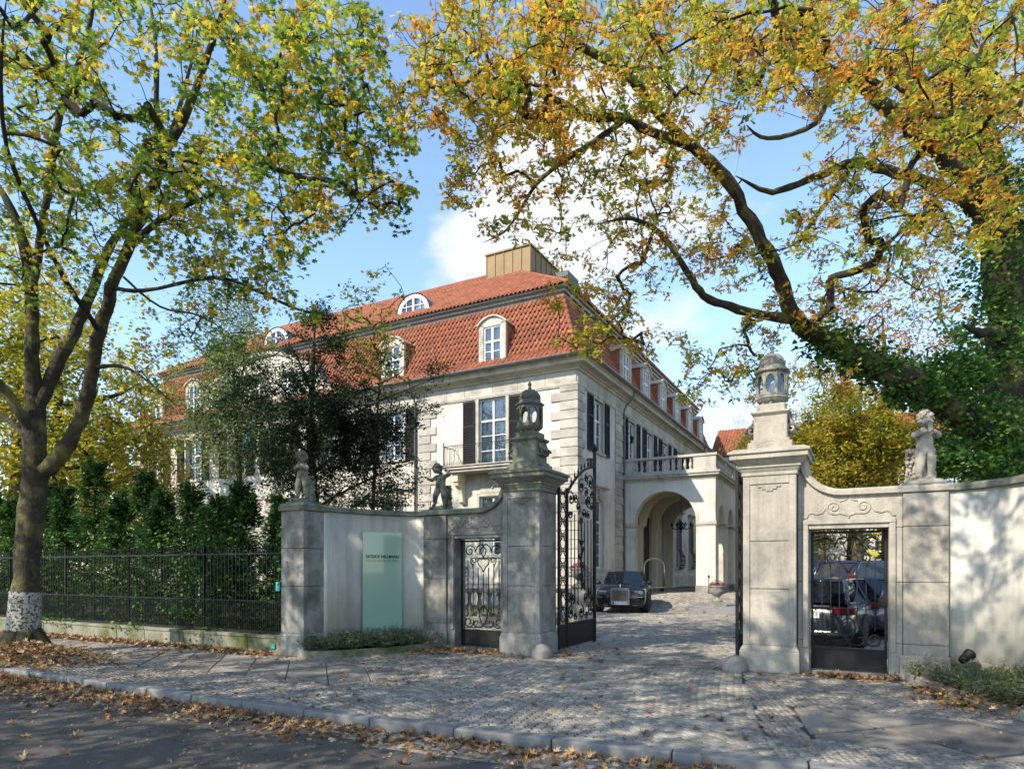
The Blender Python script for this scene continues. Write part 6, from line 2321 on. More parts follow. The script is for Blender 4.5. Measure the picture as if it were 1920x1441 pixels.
# --- the big oak inside the garden on the right
oak = empty('oak_tree', (P(1905, 1100, 15.6).x, 15.6, 0), 0, 'old oak with ivy clad trunk behind the right wall, long mossy limbs over the gateway', 'tree')
WORLD_PARENTS.add(oak.name)
OL = [
    [(1912, 1235, 15.6, .62), (1908, 1050, 15.6, .55), (1900, 850, 15.4, .50), (1895, 700, 15.2, .47), (1888, 560, 15.0, .45), (1872, 420, 14.7, .42), (1815, 290, 14.4, .38), (1795, 180, 14.2, .33), (1790, 60, 14.0, .28), (1800, -90, 13.8, .22), (1830, -300, 13.5, .14)],
    [(1900, 880, 15.3, .40), (1830, 800, 14.6, .36), (1760, 750, 14.0, .32), (1680, 705, 13.3, .28), (1600, 665, 12.8, .25), (1540, 635, 12.5, .22), (1490, 595, 12.2, .19), (1472, 550, 12.0, .165), (1450, 490, 11.7, .15), (1405, 410, 11.4, .135), (1360, 335, 11.1, .12), (1300, 275, 10.8, .105), (1230, 250, 10.6, .09), (1170, 222, 10.4, .08), (1100, 220, 10.2, .065), (1040, 185, 10.0, .05), (960, 170, 9.8, .035)],
    [(1300, 275, 10.8, .085), (1235, 215, 10.6, .085), (1195, 160, 10.4, .085), (1140, 115, 10.2, .08), (1085, 85, 10.0, .07), (1045, 35, 9.9, .06), (1000, -20, 9.7, .05), (940, -90, 9.5, .03)],
    [(1490, 600, 12.2, .12), (1430, 590, 12.0, .10), (1370, 575, 11.8, .09), (1320, 555, 11.6, .08), (1290, 510, 11.4, .07), (1240, 440, 11.2, .055), (1185, 410, 11.0, .04), (1120, 420, 10.8, .02)],
    [(1850, 380, 14.6, .30), (1780, 300, 14.0, .24), (1700, 230, 13.4, .20), (1620, 165, 12.9, .165), (1540, 125, 12.4, .13), (1460, 100, 11.9, .10), (1380, 60, 11.4, .075), (1300, 10, 11.0, .05)],
    [(1840, 400, 14.6, .2), (1760, 350, 13.9, .14), (1680, 325, 13.4, .12), (1610, 305, 13.0, .105), (1560, 320, 12.7, .09), (1480, 350, 12.3, .075), (1440, 360, 12.1, .06), (1380, 330, 11.8, .03)],
    [(1800, 300, 14.3, .26), (1730, 215, 13.6, .22), (1705, 130, 13.2, .19), (1690, 40, 12.9, .15), (1670, -60, 12.6, .11)],
    [(1600, 305, 13.0, .07), (1560, 365, 12.7, .06), (1520, 420, 12.4, .05), (1490, 470, 12.2, .03)],
    [(1880, 340, 14.5, .2), (1850, 230, 13.6, .16), (1855, 120, 13.0, .13), (1900, 30, 12.4, .1), (1930, -60, 12.0, .08)],
    [(1170, 225, 10.4, .06), (1120, 262, 10.5, .055), (1060, 300, 10.6, .05), (1005, 345, 10.7, .04), (975, 395, 10.8, .03), (945, 435, 10.9, .02), (905, 455, 11.0, .01)],
    [(1895, 660, 15.2, .2), (1868, 620, 14.6, .14), (1840, 625, 14.2, .11), (1805, 608, 13.9, .09)],
    [(1890, 500, 15, .2), (1970, 380, 14, .15), (2080, 250, 13, .1), (2200, 100, 12, .06)],
    [(1460, 60, 11.9, .10), (1420, -120, 9.8, .08), (1330, -330, 7.6, .06), (1180, -560, 5.9, .045), (980, -900, 4.6, .02)],  # bough added above the view for leaf shadow on the right wall
    [(1560, 150, 12.5, .07), (1530, 230, 12.2, .06), (1440, 260, 11.8, .045), (1400, 235, 11.5, .03)],
]
limbs = []
for i, l in enumerate(OL):
    p, r = pl(l)
    r = [q * (1 if i < 1 else .82) for q in r]
    limbs.append(limb_obj('trunk' if i == 0 else 'limb', p, r, M['bark'], oak, 14 if i < 2 else 10))
OB = [(820, 70, 85, 80, 8, 10.5, 26), (950, 60, 130, 90, 7.5, 11, 46), (1110, 60, 130, 90, 7.5, 11.5, 52), (1270, 60, 140, 90, 7.5, 12, 60), (1430, 60, 130, 90, 7, 12.5, 60), (1590, 60, 130, 90, 7, 13.5, 60), (1750, 70, 130, 100, 7, 14, 60), (1880, 90, 90, 120, 6.5, 14, 50),
      (880, 150, 90, 60, 8.5, 10.5, 26), (1000, 170, 110, 60, 8.5, 11, 36), (770, 170, 40, 22, 9, 10, 5), (800, 215, 60, 25, 9, 10, 7), (920, 235, 90, 50, 9, 11, 22), (1060, 240, 100, 55, 9, 11.5, 30), (1190, 180, 90, 60, 9, 12, 26), (1230, 290, 90, 60, 9.5, 12, 24),
      (1350, 200, 90, 80, 9, 13, 34), (1500, 150, 90, 60, 9, 13, 30), (1640, 200, 100, 70, 9, 14, 34), (1800, 210, 110, 90, 8, 14, 46), (1900, 300, 70, 110, 8, 14.5, 36),
      (900, 320, 55, 55, 9.5, 11, 12), (1010, 330, 60, 50, 10, 11.5, 10), (1110, 340, 70, 50, 10, 12, 14), (960, 410, 50, 35, 10, 11.5, 7), (1060, 440, 60, 45, 10.5, 12, 10), (1170, 430, 70, 60, 10.5, 12.5, 16),
      (1300, 390, 80, 70, 10.5, 13, 24), (1250, 500, 80, 50, 10.5, 12.5, 13), (1350, 490, 70, 60, 11, 13, 14), (1130, 540, 60, 40, 10.5, 12, 12), (1090, 620, 50, 50, 10.5, 11.8, 12), (1170, 610, 45, 40, 10.5, 12, 9), (1215, 650, 30, 25, 11, 12, 4),
      (1400, 470, 60, 50, 11, 13, 14), (1560, 300, 60, 60, 10.5, 13.5, 14), (1680, 330, 100, 60, 9, 14, 32), (1560, 430, 100, 60, 10, 13.5, 30), (1690, 450, 100, 70, 8.5, 14, 34), (1800, 400, 90, 90, 8, 14.5, 40), (1440, 620, 50, 45, 11, 13, 9), (1365, 680, 70, 45, 11, 13, 16), (1300, 720, 30, 40, 11, 12.5, 6), (1430, 710, 60, 40, 11, 13, 11),
      (1520, 560, 80, 50, 11, 13.5, 20), (1600, 540, 70, 50, 11, 14, 14), (1560, 720, 70, 50, 11.5, 14, 12), (1300, 640, 40, 40, 11, 12.5, 5), (1040, 560, 30, 25, 11, 11.8, 3), (850, 350, 22, 30, 9.8, 10.4, 4), (870, 375, 20, 20, 9.8, 10.4, 2), (1750, 560, 60, 40, 10, 14, 8)]
OGAPS = [(1440, 255, 50, 60), (1300, 200, 20, 18), (1130, 290, 20, 12), (960, 280, 14, 20), (1330, 620, 50, 30), (1480, 340, 25, 20), (1000, 130, 16, 12), (1285, 130, 20, 14), (1560, 215, 20, 18)]
OB = [(*b[:6], max(2, round(b[6] * 1.45))) for b in OB]
cent = blobs_to_centres(OB, OGAPS)
# crown above and beyond the picture
for _ in range(150):
    a = random.uniform(0, 6.283); r = math.sqrt(random.random())
    x, y, z = 10 + 8.5 * r * math.cos(a), 15 + 6.5 * r * math.sin(a), random.uniform(12.5, 18.5)
    cent.append((x, y, z))
for _ in range(170):      # unseen bough added to dapple the right wall and pavement
    t_ = random.random()
    p = (-.6 + 3.4 * t_ + random.gauss(0, .9), 3.4 + 2.6 * t_ + random.gauss(0, .8), 8.2 + random.gauss(0, .7))
    if p[2] > EYE + 1110 / FPX * p[1] and p[1] > 1.5: cent.append(p)
nl = grow(oak, limbs, cent, OAK, .112, 22, OAKPAL, .22, M['bark_dark'])
print('oak leaves', nl, 'clusters', len(cent))


def ivy_on(tree, limbs_sel, n, leaf=.085, out=.12, pal=((.035, .10, .02), (.07, .17, .03), (.13, .26, .04), (.20, .34, .06)), name='ivy', blob=None):
    pos = []
    for pts, rr, dens in limbs_sel:
        for _ in range(int(n * dens)):
            i = random.randrange(len(pts) - 1)
            p = Vector(pts[i]).lerp(Vector(pts[i + 1]), random.random())
            v = Vector((random.gauss(0, 1), random.gauss(0, 1), random.gauss(0, 1))).normalized()
            pos.append(p + v * (rr[i] + random.uniform(0, out)))
    for c, r, k in (blob or ()):
        for _ in range(k):
            v = Vector((random.gauss(0, 1), random.gauss(0, 1), random.gauss(0, 1))).normalized() * random.uniform(.6, 1)
            pos.append(Vector(c) + Vector((v.x * r[0], v.y * r[1], v.z * r[2])))
    k = len(pos)
    col = np.array(pal)[rng.integers(0, len(pal), k)] * rng.uniform(.7, 1.3, (k, 1))
    me = swarm(name, IVY[0], IVY[1], np.array([tuple(p) for p in pos]), rots(k, 1.2), rng.uniform(.6, 1.3, k) * leaf, M['leaf_dull'], col=col)
    return tag(link(name, me, tree), kind='stuff')


ivy_on(oak, [(limbs[0][0][:30], limbs[0][1][:30], 1.0), (limbs[1][0][:22], limbs[1][1][:22], .8)], 4200, .10, .36,
       blob=[(P(1720, 735, 13.6), (.7, .6, .4), 1000), (P(1640, 690, 13.2), (.5, .5, .25), 450), (P(1850, 800, 14.4), (.9, .8, .8), 1500), (P(1860, 640, 14.6), (.8, .7, 1.0), 900), (P(1850, 500, 14.5), (.8, .8, 1.0), 800), (P(1790, 700, 14), (.9, .6, .5), 1500), (P(1900, 380, 14.5), (.7, .7, .9), 1300), (P(1760, 850, 14), (.5, .5, .5), 700), (P(1900, 880, 14), (.8, .7, .6), 1500), (P(1800, 870, 13.4), (.8, .5, .3), 1100)])

# --- the maple on the left pavement
mp_base = Vector((P(45, 1225, 12.5).x, 12.5, 0))
maple = empty('maple_tree', mp_base, 0, 'forked maple street tree with a whitewashed band round its trunk at the left edge', 'tree')
WORLD_PARENTS.add(maple.name)
ML = [
    [(42, 1240, 12.5, .42), (44, 1205, 12.5, .33), (46, 1150, 12.5, .29), (50, 1080, 12.5, .27), (57, 980, 12.5, .255), (64, 890, 12.5, .255), (66, 800, 12.5, .22), (62, 740, 12.5, .17), (60, 640, 12.5, .14), (58, 540, 12.4, .12), (45, 460, 12.3, .10), (20, 390, 12.2, .08), (-20, 320, 12.1, .05)],
    [(68, 900, 12.5, .2), (100, 868, 12.4, .18), (130, 830, 12.3, .17), (155, 770, 12.2, .155), (172, 700, 12.1, .15), (188, 620, 12.0, .14), (210, 540, 11.9, .125), (238, 470, 11.7, .115), (262, 410, 11.5, .105), (290, 340, 11.3, .10), (312, 280, 11.1, .09), (350, 210, 10.9, .08), (378, 130, 10.7, .07), (405, 60, 10.5, .05), (430, -30, 10.3, .04)],
    [(66, 790, 12.5, .17), (90, 720, 12.6, .155), (122, 655, 12.7, .145), (155, 585, 12.8, .13), (185, 510, 12.8, .11), (215, 450, 12.8, .09), (250, 400, 12.8, .075), (290, 365, 12.8, .05)],
    [(58, 560, 12.4, .09), (75, 460, 12.2, .085), (92, 330, 12.0, .08), (108, 230, 11.8, .075), (128, 170, 11.6, .065), (155, 90, 11.4, .05), (178, 0, 11.2, .035), (190, -80, 11, .02)],
    [(70, 830, 12.5, .15), (35, 770, 12.2, .12), (0, 720, 12.0, .10), (-60, 660, 11.7, .07)],
    [(70, 850, 12.5, .10), (30, 800, 12.8, .08), (-10, 770, 13, .06), (-60, 740, 13.2, .05)],
    [(296, 330, 11.3, .06), (293, 240, 11.2, .055), (294, 150, 11.1, .05), (290, 60, 11.0, .04), (275, -30, 10.9, .03)],
    [(312, 280, 11.1, .05), (340, 190, 11.3, .045), (360, 110, 11.5, .035), (372, 40, 11.6, .02)],
    [(238, 465, 11.7, .08), (290, 420, 11.2, .07), (335, 392, 10.8, .06), (385, 370, 10.5, .04), (430, 345, 10.2, .025)],
    [(188, 620, 12.0, .07), (165, 590, 11.6, .055), (120, 520, 11.0, .05), (75, 430, 10.4, .045), (35, 340, 9.9, .04), (8, 250, 9.5, .035), (2, 120, 9.1, .03), (12, 0, 8.8, .02)],
    [(232, 520, 11.8, .03), (300, 575, 11.4, .024), (370, 590, 11.0, .02), (430, 625, 10.6, .012)],
    [(215, 540, 11.9, .05), (270, 545, 11.4, .04), (400, 520, 10.8, .035), (480, 545, 10.4, .03), (560, 580, 10.1, .025), (630, 592, 9.9, .015)],
    [(172, 690, 12.1, .05), (240, 690, 11.8, .035), (330, 760, 11.4, .02)],
    [(405, 60, 10.5, .04), (460, 130, 10.2, .035), (540, 180, 10.0, .03), (640, 200, 9.8, .02)],
    [(312, 285, 11.1, .05), (400, 300, 10.7, .04), (500, 310, 10.3, .032), (600, 345, 10.0, .024), (690, 380, 9.8, .015)],
]
limbs2 = []
for i, l in enumerate(ML):
    p, r = pl(l)
    r = [q * (.88 if i == 0 else .8) for q in r]
    limbs2.append(limb_obj('trunk' if i == 0 else 'limb', p, r, M['bark'] if i < 9 else M['bark_dark'], maple, 14 if i < 2 else 9))
# lime washed band
bp, br = limbs2[0]
m = MB(); m.smooth = True
pts = [P(44, 1180, 12.5), P(46, 1145, 12.5), P(48.5, 1108, 12.5)]
m.tube(pts, [.283, .270, .262], 20, cap=False)
m.build('limewash_band', M['limewash'], maple)
m = MB(); m.smooth = True     # root flare
for k in range(7):
    a = k * .9
    m.tube([mp_base + Vector((.15 * math.cos(a), .15 * math.sin(a), .40)), mp_base + Vector((.34 * math.cos(a), .34 * math.sin(a), .12)), mp_base + Vector((.58 * math.cos(a), .58 * math.sin(a), -.06))], [.16, .13, .06], 8)
m.build('root', M['bark'], maple)
MBL = [(50, 60, 90, 100, 8, 13, 34), (170, 70, 90, 90, 9, 13, 26), (290, 60, 70, 90, 9, 12, 14), (400, 60, 80, 80, 8.5, 12, 26), (500, 60, 90, 80, 8, 12, 34), (610, 70, 90, 80, 8, 11.5, 34), (690, 40, 30, 50, 9, 11, 6),
       (60, 190, 90, 90, 9, 13, 30), (170, 210, 80, 70, 9, 13, 20), (260, 200, 50, 50, 9, 12, 6), (350, 210, 80, 60, 9, 12, 20), (470, 180, 90, 70, 8.5, 12, 30), (590, 190, 90, 70, 8.5, 11.5, 34), (690, 210, 60, 60, 9, 11, 16),
       (60, 330, 90, 80, 9, 13, 30), (180, 330, 90, 70, 8.5, 13, 34), (300, 320, 80, 60, 8.5, 12, 30), (420, 300, 90, 60, 8.5, 12, 34), (540, 300, 80, 60, 8.5, 11.5, 30), (640, 300, 70, 50, 8.5, 11, 20), (735, 265, 45, 30, 9, 10.5, 8), (700, 350, 60, 40, 9, 10.5, 13),
       (60, 450, 90, 60, 9.5, 13, 26), (170, 430, 90, 60, 9, 13, 26), (290, 410, 90, 50, 8.5, 12, 32), (420, 400, 100, 50, 8.5, 11.5, 40), (540, 400, 80, 55, 8.5, 11, 28), (620, 400, 50, 40, 9, 11, 10), (740, 395, 35, 55, 9, 10.2, 8), (560, 470, 50, 40, 9, 10.8, 10), (450, 480, 70, 35, 9, 11, 16), (330, 480, 60, 30, 9.5, 11.5, 10),
       (520, 510, 40, 20, 9, 10.5, 5), (110, 520, 80, 50, 10, 13.5, 18), (30, 560, 60, 60, 11, 14, 18), (300, 640, 60, 40, 10.5, 12, 6), (260, 700, 60, 40, 11, 12.5, 7), (480, 545, 60, 24, 9.8, 10.8, 9), (560, 580, 40, 20, 9.6, 10.4, 5), (340, 590, 70, 26, 10.6, 11.6, 9), (430, 625, 40, 24, 10.2, 10.9, 5), (400, 520, 60, 24, 10.4, 11.2, 9), (680, 120, 50, 50, 9, 11, 10)]
MG = [(300, 130, 26, 60), (225, 100, 16, 40), (250, 160, 20, 24), (470, 240, 16, 14), (420, 130, 14, 20), (230, 300, 16, 12), (640, 130, 12, 14), (560, 240, 14, 10)]
MBL = [(*b[:6], max(2, round(b[6] * (1.05 if b[1] > 360 else 1.4)))) for b in MBL]
cent2 = blobs_to_centres(MBL, MG)
for _ in range(620):     # rest of the crown out of view, made dense to shade the left pillar
    a = random.uniform(0, 6.283); r = math.sqrt(random.random())
    x, y, z = -9.5 + 5.5 * r * math.cos(a), 9.5 + 5.5 * r * math.sin(a), random.uniform(6.5, 14)
    if y > 1 and z < EYE + 1068 / FPX * y and abs(x) < y * .8: continue
    cent2.append((x, y, z))
nl = grow(maple, limbs2, cent2, MAPLE, .094, 16, MAPPAL, .24, M['bark_dark'])
print('maple leaves', nl, 'clusters', len(cent2))


# --- two unseen street trees added left of the lens to shade the ground
OUTLB = ['maple street tree outside the picture across the road', 'maple street tree outside the picture beside the road on the left']


def shade_tree(x, y, h, r, z0, n, lb):
    t = empty('street_tree', (x, y, 0), 0, lb, 'tree', 'street trees outside the picture')
    WORLD_PARENTS.add(t.name)
    L_ = [limb_obj('trunk', [(x, y, -.1), (x + .1, y, 2), (x, y + .1, 4.5), (x + .2, y, h * .8)], [.34, .28, .22, .06], M['bark'], t, 10)]
    cs = []
    while len(cs) < n:
        a = random.uniform(0, 6.283); q = math.sqrt(random.random()); z = random.uniform(z0, h)
        q *= math.sin(math.pi * min(1, max(.12, (z - z0 + .8) / (h - z0 + 1.2)))) ** .5
        p = (x + r * q * math.cos(a), y + r * q * math.sin(a), z)
        if p[1] > .2 and abs(p[0]) < p[1] * .84 + .4 and z < EYE + 1090 / FPX * p[1]: continue
        if math.dist(p, (0, 0, EYE)) < 2.2: continue
        cs.append(p)
    grow(t, L_, cs, SIMPLE, .19, 24, MAPPAL, .5, M['bark_dark'], maxd=6)


shade_tree(-8.0, .0, 11.8, 5.5, 4.6, 640, OUTLB[0])
shade_tree(-13.4, 3.2, 14, 5.4, 4.0, 700, OUTLB[1])


# --- trees behind: each with its own trunk, limbs, crown
def bg_tree(x, y, h, r, lb, pal, leaf=SIMPLE, size=.2, n=220, k=40, group=None, z0=.35, mt='bark', dens=1.0, flat=1.0, name='garden_tree', droop=.3, spread=.6, cat='tree', trunk_r=None):
    t = empty(name, (x, y, 0), 0, lb, cat, group)
    WORLD_PARENTS.add(t.name)
    tr = trunk_r or h * .022
    lean = random.uniform(-.04, .04) * h
    tp = [(x, y, -.1), (x + lean * .2, y, h * .25), (x + lean * .6, y + lean * .2, h * .55), (x + lean, y, h * .78)]
    L_ = [limb_obj('trunk', tp, [tr * 1.3, tr, tr * .65, tr * .2], M[mt], t, 9)]
    for i in range(7):
        a = i * 2.4 + random.random(); zl = min(z0, .6); z = h * (zl + (.76 - zl) * i / 7)
        q = r * random.uniform(.6, .85)
        c = Vector((x + lean * z / h, y, z))
        L_.append(limb_obj('limb', [c, c + Vector((math.cos(a) * q * .5, math.sin(a) * q * .4, h * .03)), c + Vector((math.cos(a) * q * .75, math.sin(a) * q * .75, h * .07))], [tr * .45, tr * .28, tr * .08], M[mt], t, 6))
    cs = []
    lobes = [(random.uniform(-.5, .5), random.uniform(-.5, .5), random.uniform(.3, .95), random.uniform(.35, .6)) for _ in range(9)]
    while len(cs) < n:
        lx, ly, lz, lr = random.choice(lobes)
        v = Vector((random.gauss(0, 1), random.gauss(0, 1), random.gauss(0, 1))).normalized() * lr * random.random() ** .4
        xx, yy, zz = lx + v.x, ly + v.y, lz * .9 + v.z * .5
        if zz > 1.05 or zz < z0 * .6: continue
        cs.append((x + xx * r, y + yy * r * flat, h * zz))
    grow(t, L_, cs, leaf, size, k, pal, spread, M['bark_dark'], droop=droop, maxd=6, twig_r=.006)
    return t


YEL = [(.20, .26, .03), (.34, .36, .04), (.50, .44, .05), (.60, .46, .05), (.55, .34, .04)]
ORA = [(.48, .36, .06), (.58, .34, .05), (.55, .24, .04), (.42, .18, .05)]
GRN = [(.045, .09, .02), (.07, .14, .025), (.11, .19, .035), (.18, .25, .05)]
GYG = [(.10, .17, .03), (.17, .25, .04), (.28, .33, .05), (.40, .38, .05)]
DRK = [(.007, .020, .008), (.012, .030, .011), (.018, .042, .014), (.035, .065, .02)]
gx_ = 'autumn trees in the garden behind the right wall'
bg_tree(P(1610, 900, 25).x, 25, 9.6, 3.9, 'yellow leaved tree directly behind the wall between right pillar and pipe playing statue', YEL, size=.15, n=600, k=48, group=gx_, z0=.60, spread=.55)
bg_tree(P(1560, 900, 30).x, 31, 8.0, 3.2, 'green yellow tree low behind the right pillar beyond the parked van', GYG, size=.15, n=330, k=44, group=gx_, z0=.6, spread=.55)
bg_tree(P(1700, 700, 27).x, 28, 15.5, 4.2, 'tall thinly leaved orange tree showing many upright twigs under the oak limb', ORA, size=.15, n=560, k=22, group=gx_, z0=.3, spread=.7)
bg_tree(P(1600, 700, 34).x, 34, 15, 3.8, 'slender orange brown tree far behind the right pillar lantern', ORA, size=.16, n=280, k=20, group=gx_, z0=.3, spread=.7)
bg_tree(P(1870, 700, 24).x, 24, 13, 4.5, 'dense green tree filling the right edge behind the ivy clad oak trunk', GRN, size=.2, n=340, k=44, group=gx_, z0=.12, spread=.6)
bg_tree(P(1400, 800, 47).x, 44, 12.0, 2.6, 'small yellow green tree in front of the orange roofed rear wing', GYG, size=.2, n=170, k=34, group=gx_, z0=.25)
gl_ = 'garden trees on the left behind the hedge'
bg_tree(P(470, 700, 24).x, 23.5, 12.6, 3.3, 'pale green feathery tree standing before the mansion left of the dark yew', [(.10, .16, .045), (.16, .23, .07), (.24, .30, .10), (.32, .36, .12)], size=.12, n=480, k=40, group=gl_, z0=.66, spread=.6, droop=.8, trunk_r=.13)
bg_tree(P(110, 700, 24).x, 24, 13.0, 5.0, 'broad yellow green maple behind the hedge at the far left', YEL[:4] + [(.14, .22, .03)], size=.2, n=380, k=44, group=gl_, z0=.15, spread=.65)
bg_tree(P(0, 700, 32).x, 33, 19.0, 6.0, 'tall yellow tree behind all others at the left edge', YEL, size=.24, n=340, k=44, group=gl_, z0=.15, spread=.8)
bg_tree(P(250, 650, 30).x, 29, 11.5, 3.2, 'orange tinged tree hiding the far left end of the mansion roof', [(.35, .34, .05), (.52, .36, .05), (.55, .26, .05), (.22, .25, .05)], size=.17, n=220, k=30, group=gl_, z0=.3, spread=.7)
bg_tree(P(700, 560, 19).x, 18.5, 9.6, 1.5, 'young tree with yellow tipped leaves rising beside the dark yew', [(.10, .14, .03), (.16, .21, .035), (.36, .32, .05), (.48, .36, .05)], size=.13, n=80, k=22, group=gl_, z0=1.22, spread=.36, trunk_r=.06)

# the dark yew in front of the mansion, wide low boughs and a thin pointed top
yx = P(585, 900, 18.2).x
yew = empty('yew_tree', (yx, 18.2, 0), 0, 'dark evergreen yew with spreading boughs before the mansion behind the left putto', 'tree')
WORLD_PARENTS.add(yew.name)
yl = [limb_obj('trunk', [(yx, 18.2, -.1), (yx + .05, 18.2, 3), (yx, 18.2, 6), (yx + .1, 18.2, 9.0)], [.16, .13, .08, .02], M['bark_dark'], yew, 9)]
for px, py in ((700, 810), (760, 770), (450, 760), (430, 830), (520, 900), (660, 900), (740, 905), (680, 720), (500, 700), (620, 660), (540, 640), (790, 860), (610, 800), (560, 760), (840, 700)):
    e = P(px, py, 18.2 + random.uniform(-1.2, 1.0)); b = Vector((yx, 18.2, max(1.5, e.z - 1.0 - abs(e.x - yx) * .2)))
    yl.append(limb_obj('limb', [b, b.lerp(e, .5) + Vector((0, 0, .12)), e], [.05, .032, .012], M['bark_dark'], yew, 5))
YB = [(600, 830, 110, 90, 16.8, 19.4, 130), (680, 850, 90, 70, 17, 19.4, 70), (650, 760, 90, 50, 17, 19.2, 34), (710, 800, 80, 50, 17, 19, 30), (490, 800, 50, 50, 17, 19, 14), (510, 720, 80, 50, 17, 19, 22), (590, 660, 60, 60, 17.3, 19, 20), (585, 590, 30, 50, 17.8, 18.8, 8),
      (590, 740, 60, 60, 17, 19, 30), (560, 900, 60, 40, 17, 18.5, 14), (700, 935, 70, 25, 16.8, 18.4, 14), (430, 740, 50, 30, 17.4, 18.8, 6), (780, 750, 50, 20, 17.6, 18.6, 7), (820, 690, 24, 20, 17.8, 18.4, 3), (770, 895, 50, 14, 17.2, 18.4, 6)]
grow(yew, yl, blobs_to_centres(YB), SIMPLE, .085, 120, DRK, .42, M['bark_dark'], leafmat='leaf_dull', droop=.5, twig_r=.004)

# --- conifer hedge: single pointed shrubs side by side
hg = 'pointed conifers of the hedge behind the railing'
PLACES = [(-7.0, 2.95), (-7.9, 3.3), (-8.9, 3.6), (-9.9, 3.35), (-10.9, 3.75), (-12.0, 3.6), (-13.0, 4.2), (-14.1, 3.8), (-15.2, 4.7), (-16.4, 4.0), (-17.6, 4.2), (-19.0, 3.8), (-20.4, 4.1), (-22.0, 3.9)]
ordn = ['lowest pointed conifer next to the ivy covered corner pier', 'second pointed conifer from the corner pier behind the railing', 'third pointed conifer from the corner pier behind the railing', 'fourth pointed conifer from the corner pier, behind the railing', 'fifth pointed conifer from the corner pier, behind the railing',
        'sixth conifer from the corner pier, in the middle of the hedge', 'tall pointed conifer in the middle of the hedge below the leftmost shuttered windows', 'lower conifer just left of the tall middle one', 'tallest slim conifer top right of the maple trunk', 'conifer next to the maple trunk on its right side',
        'conifer directly behind the maple trunk', 'conifer just left of the maple trunk', 'conifer at the left edge of the picture', 'outermost conifer at the left end of the hedge']


def conifer(a, h, lb):
    t = empty('conifer', G(a, -.85 + random.uniform(-.15, .25)), 0, lb, 'conifer', hg)
    m = MB(); m.tube([(0, 0, -.05), (0, 0, h * .5), (0, 0, h * .95)], [.06, .04, .01], 6); m.build('trunk', M['bark_dark'], t)
    k = 12000
    # boughs: drooping plumes made of tiny sprays
    nb = 170
    bz = rng.random(nb) ** .8 * .93; ba = rng.uniform(0, 6.283, nb); br_ = (.09 + .72 * (1 - bz) ** .75) * rng.uniform(.55, 1.3, nb)
    i = rng.integers(0, nb, k)
    f = rng.random(k) ** .55
    rr = br_[i] * f + rng.normal(0, .045, k)
    aa = ba[i] + rng.normal(0, .16, k)
    zz = bz[i] * h + .22 * f + rng.normal(0, .07, k)
    pos = np.stack([rr * np.cos(aa), rr * np.sin(aa), np.clip(zz, .1, h)], 1)
    pal = np.array([(.025, .065, .018), (.040, .10, .022), (.060, .14, .03), (.095, .19, .04)])
    hue = rng.random(nb)[i] * .6 + rng.random(k) * .4
    col = pal[np.clip((hue * 4).astype(int), 0, 3)] * rng.uniform(.75, 1.25, (k, 1))
    yaw = aa - math.pi / 2
    me = swarm('foliage', [(-.16, 0, 0), (.16, 0, 0), (.22, .55, .05), (0, 1, .12), (-.22, .55, .05)], [(0, 1, 2, 3, 4)], pos, rots(k, .9, yaw), rng.uniform(.06, .12, k), M['leaf_dull'], col=col)
    tag(link('foliage', me, t), kind='stuff')
    return t


for (a, h), lb in zip(PLACES, ordn): conifer(a, h, lb)
# laurel like undergrowth between hedge stems
ug = tag(empty('undergrowth', (0, 0, 0)), 'glossy ivy and laurel leaves growing among the hedge stems and on the foot wall', 'undergrowth')
k = 9000
A_ = rng.uniform(-22, -6.4, k); B_ = -1.5 + rng.normal(0, .22, k); Z_ = rng.random(k) ** 1.3 * 2.6 * (.6 + .4 * np.sin(A_ * 1.3) ** 2)
pos = np.stack([G0.x + U.x * A_ + V.x * B_, G0.y + U.y * A_ + V.y * B_, Z_ + .1], 1)
pal = np.array([(.025, .075, .015), (.045, .12, .02), (.09, .18, .03), (.15, .24, .04)])
me = swarm('ground_ivy', IVY[0], IVY[1], pos, rots(k, 1.2), rng.uniform(.05, .10, k), M['leaf_dull'], col=pal[rng.integers(0, 4, k)])
tag(link('ground_ivy', me, ug), kind='stuff')
tag(ug, kind='stuff')
pos = []
for a, z, n_ in ((-6.25, 2.2, 420), (-6.3, 1.6, 260), (-8.6, .28, 120), (-11.3, .3, 140), (-15, .32, 200), (-9.4, .7, 80), (-14.0, .3, 160)):
    for _ in range(n_):
        pos.append(tuple(G(a + random.gauss(0, .16 if z > 1 else .35), -2.05 + random.gauss(0, .12), z + random.gauss(0, .35 if z > 1 else .06))))
k = len(pos)
me = swarm('wall_ivy', IVY[0], IVY[1], np.array(pos), rots(k, 1.2), rng.uniform(.05, .10, k), M['leaf_dull'], col=pal[rng.integers(1, 4, k)])
tag(link('wall_ivy', me), 'bright green ivy tufts hanging over the low wall and the corner pier', 'ivy', kind='stuff')
# red berried shrub behind the sign wall
pos = np.array([tuple(P(690 + random.gauss(0, 45), 950 - abs(random.gauss(0, 14)), 14.4 + random.gauss(0, .2))) for _ in range(1500)])
sc_ = np.array([(.02, .045, .015), (.03, .08, .02), (.25, .03, .015)])[np.minimum(rng.integers(0, 9, 1500) // 4, 2)]
me = swarm('cotoneaster', SIMPLE[0], SIMPLE[1], pos, rots(1500, 1.2), rng.uniform(.04, .08, 1500), M['leaf_dull'], col=sc_)
cs_ = empty('berry_shrub', (P(690, 950, 14.4).x, 14.4, 0), 0, 'low shrub with a few red leaves peeping over the curved white wall', 'shrub')
me.transform(Matrix.Translation(-cs_.location))
tag(link('foliage', me, cs_), kind='stuff')
m = MB()
for k in range(8): m.tube([(0, 0, 0), (random.uniform(-.3, .3), random.uniform(-.1, .1), 1.6), (random.uniform(-.6, .6), 0, 2.8)], [.02, .014, .005], 4)
